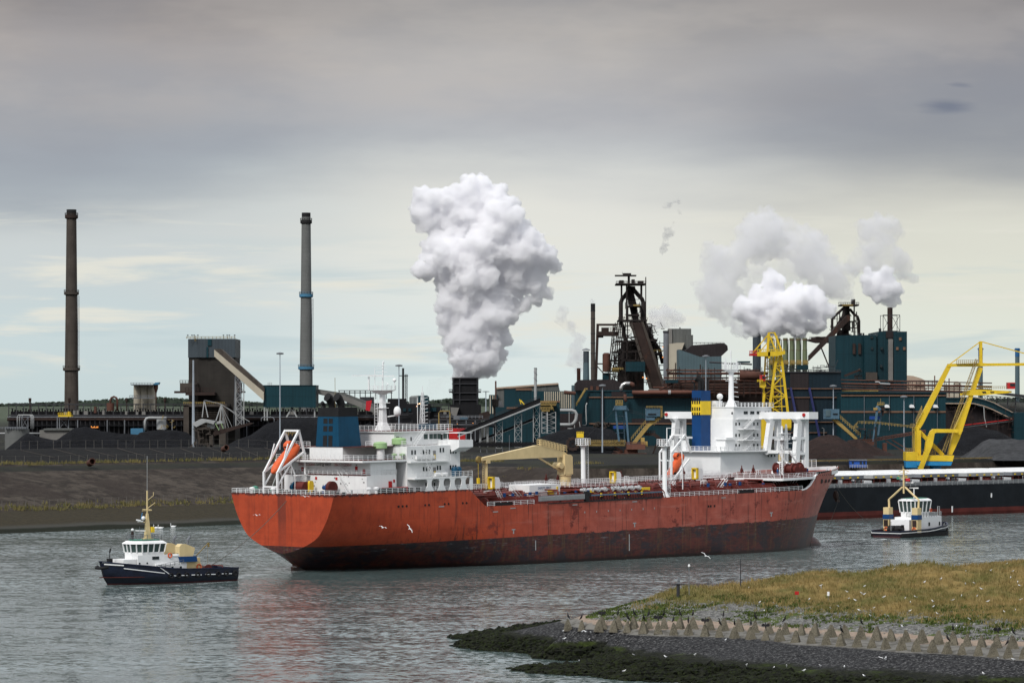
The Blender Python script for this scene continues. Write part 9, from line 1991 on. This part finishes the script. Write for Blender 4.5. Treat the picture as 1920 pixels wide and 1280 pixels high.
def flying(px, py, D, roll, lab, s=1.0):
    m = MB(); m.tube([(-.3, 0, 0), (-.1, 0, .02), (.12, 0, .02), (.25, 0, .04), (.33, 0, .03)], [.02, .08, .09, .06, .01], 8); root = thing('gull', lab, 'gull', tuple(at(px, py, D))); m.build('body', 'bird_white', root, True)
    m = MB()
    for sg in (-1, 1): m.add([(.1, sg * .05, .04), (-.08, sg * .05, .03), (-.05, sg * .4, .2), (.12, sg * .38, .22), (-.12, sg * .85, .12), (-.02, sg * .8, .15), (.1, sg * .05, .06), (-.08, sg * .05, .05), (-.05, sg * .4, .22), (.12, sg * .38, .24)], [(0, 1, 2, 3), (3, 2, 4, 5), (9, 8, 7, 6)])
    m.build('wings', 'bird_white', root); root.rotation_euler = (roll, -.1, random.uniform(.8, 1.5)); root.scale = (s, s, s)
for a in ((718, 989, 640, .2, 'white gull gliding in front of the dark red hull, left of the pair', 1.15), (768, 991, 640, .9, 'white gull banking in front of the dark red hull, right of the pair', 1.2), (572, 931, 660, .1, 'white gull flying just under the stern rail of the tanker', 1.1), (482, 966, 660, .0, 'small white gull flying in front of the lower stern plate', 1.0), (1660, 1240, 430, .5, 'white gull flapping low over the dark stone slope', 1.3), (1323, 1042, 620, .6, 'white gull over the water below the bow', 1.3)): flying(*a)
for b in NBLK: b[6]['label'] = 'pointed concrete block, %s from the left in the %s row%s' % (ordw(b[5]), 'back' if b[1] else 'front', ', a cormorant on top' if (b[1], b[5]) in HAS else '')
zn = {}
for px, h, o in sorted(GUL, key=lambda q: q[0]):
    k = 'dark weedy rocks' if h < 2.2 else 'dark stone slope' if h < 3.9 else 'concrete terrace' if h < 5 else 'gravel and plants' if h < 6.6 else 'dune grass'
    zn[k] = zn.get(k, 0) + 1; o['label'] = 'white and grey gull on the %s, %s from the left there' % (k, ordw(zn[k]))
# ================================================================ FOAM AND WAKES
N = newmat('foam'); geo = N.n('ShaderNodeNewGeometry').outputs['Position']; n1 = N.noise(N.mapv(geo, (.35, .8, 1)), 1.0, 5, .65); at_ = N.n('ShaderNodeAttribute', attribute_name='fade').outputs['Fac']
b_ = N.n('ShaderNodeBsdfDiffuse'); b_.inputs[0].default_value = (.62, .66, .67, 1); t_ = N.n('ShaderNodeBsdfTransparent'); mx = N.n('ShaderNodeMixShader'); N.link(N.m('MULTIPLY', N.mr(n1, .48, .62), at_), mx.inputs[0]); N.link(t_.outputs[0], mx.inputs[1]); N.link(b_.outputs[0], mx.inputs[2]); N.link(mx.outputs[0], N.n('ShaderNodeOutputMaterial').inputs[0])
def foam(pts, label, z=.03, name='foam'):
    """pts: (px, py, width m, strength) on the water surface"""
    P = [(PZ(a, b, 0), w, f) for a, b, w, f in pts]; vs = []; fs = []; fa = []; n = 40
    for k in range(n + 1):
        t = k / n * (len(P) - 1); i = min(int(t), len(P) - 2); u = t - i; p = Vector(P[i][0]).lerp(Vector(P[i + 1][0]), u); w = lerp(P[i][1], P[i + 1][1], u); f = lerp(P[i][2], P[i + 1][2], u)
        d = (Vector(P[i + 1][0]) - Vector(P[i][0])).normalized(); q = Vector((-d.y, d.x, 0))
        for j, e in enumerate((-1, -.4, .4, 1)): c = p + q * w * e; vs.append((c.x, c.y, z)); fa.append(f if abs(e) < .5 else 0)
    fs = [(k * 4 + j, k * 4 + j + 1, k * 4 + j + 5, k * 4 + j + 4) for k in range(n) for j in range(3)]
    m = MB(); m.add(vs, fs); o = m.build(name, 'foam'); at2 = o.data.attributes.new('fade', 'FLOAT', 'POINT'); at2.data.foreach_set('value', fa); tag(o, label, None, None, 'stuff')
foam([(1526, 1017, 2, .9), (1545, 1013, 3, .8), (1600, 1011, 2.5, .7), (1660, 1010, 1.5, .5)], 'thin foam line pushed ahead of the tanker bow')
foam([(1500, 1030, 5, .15), (1520, 1022, 5, .5), (1540, 1018, 4, .4)], 'broken wavelets round the tanker bulb', .04)
foam([(1580, 1012, 2, .3), (1640, 1010, 3, .9), (1720, 1014, 2, .6), (1790, 1009, 2, .4)], 'white wash along the side of the right tug', .05)
foam([(440, 1083, 3, .8), (480, 1077, 5, .5), (560, 1066, 7, .25)], 'pale wash behind the left tug', .04)
foam([(180, 1100, 2, .5), (230, 1102, 2, .7), (330, 1098, 1.5, .5), (430, 1090, 1.5, .5)], 'thin foam along the left tug waterline', .05)
foam([(1100, 1266, 1.2, .0), (1190, 1271, 1.2, .6), (1300, 1282, 1.0, .6)], 'small surf at the lower rocks', .04)
foam([(1000, 1221, .9, .2), (1060, 1232, 1.0, .7), (1140, 1236, .8, .5)], 'small surf inside the rocky inlet', .04)
foam([(0, 1132, 8, .12), (300, 1150, 10, .16), (620, 1148, 8, .14), (900, 1128, 6, .1)], 'faint streak of foam across the harbour water', .03)
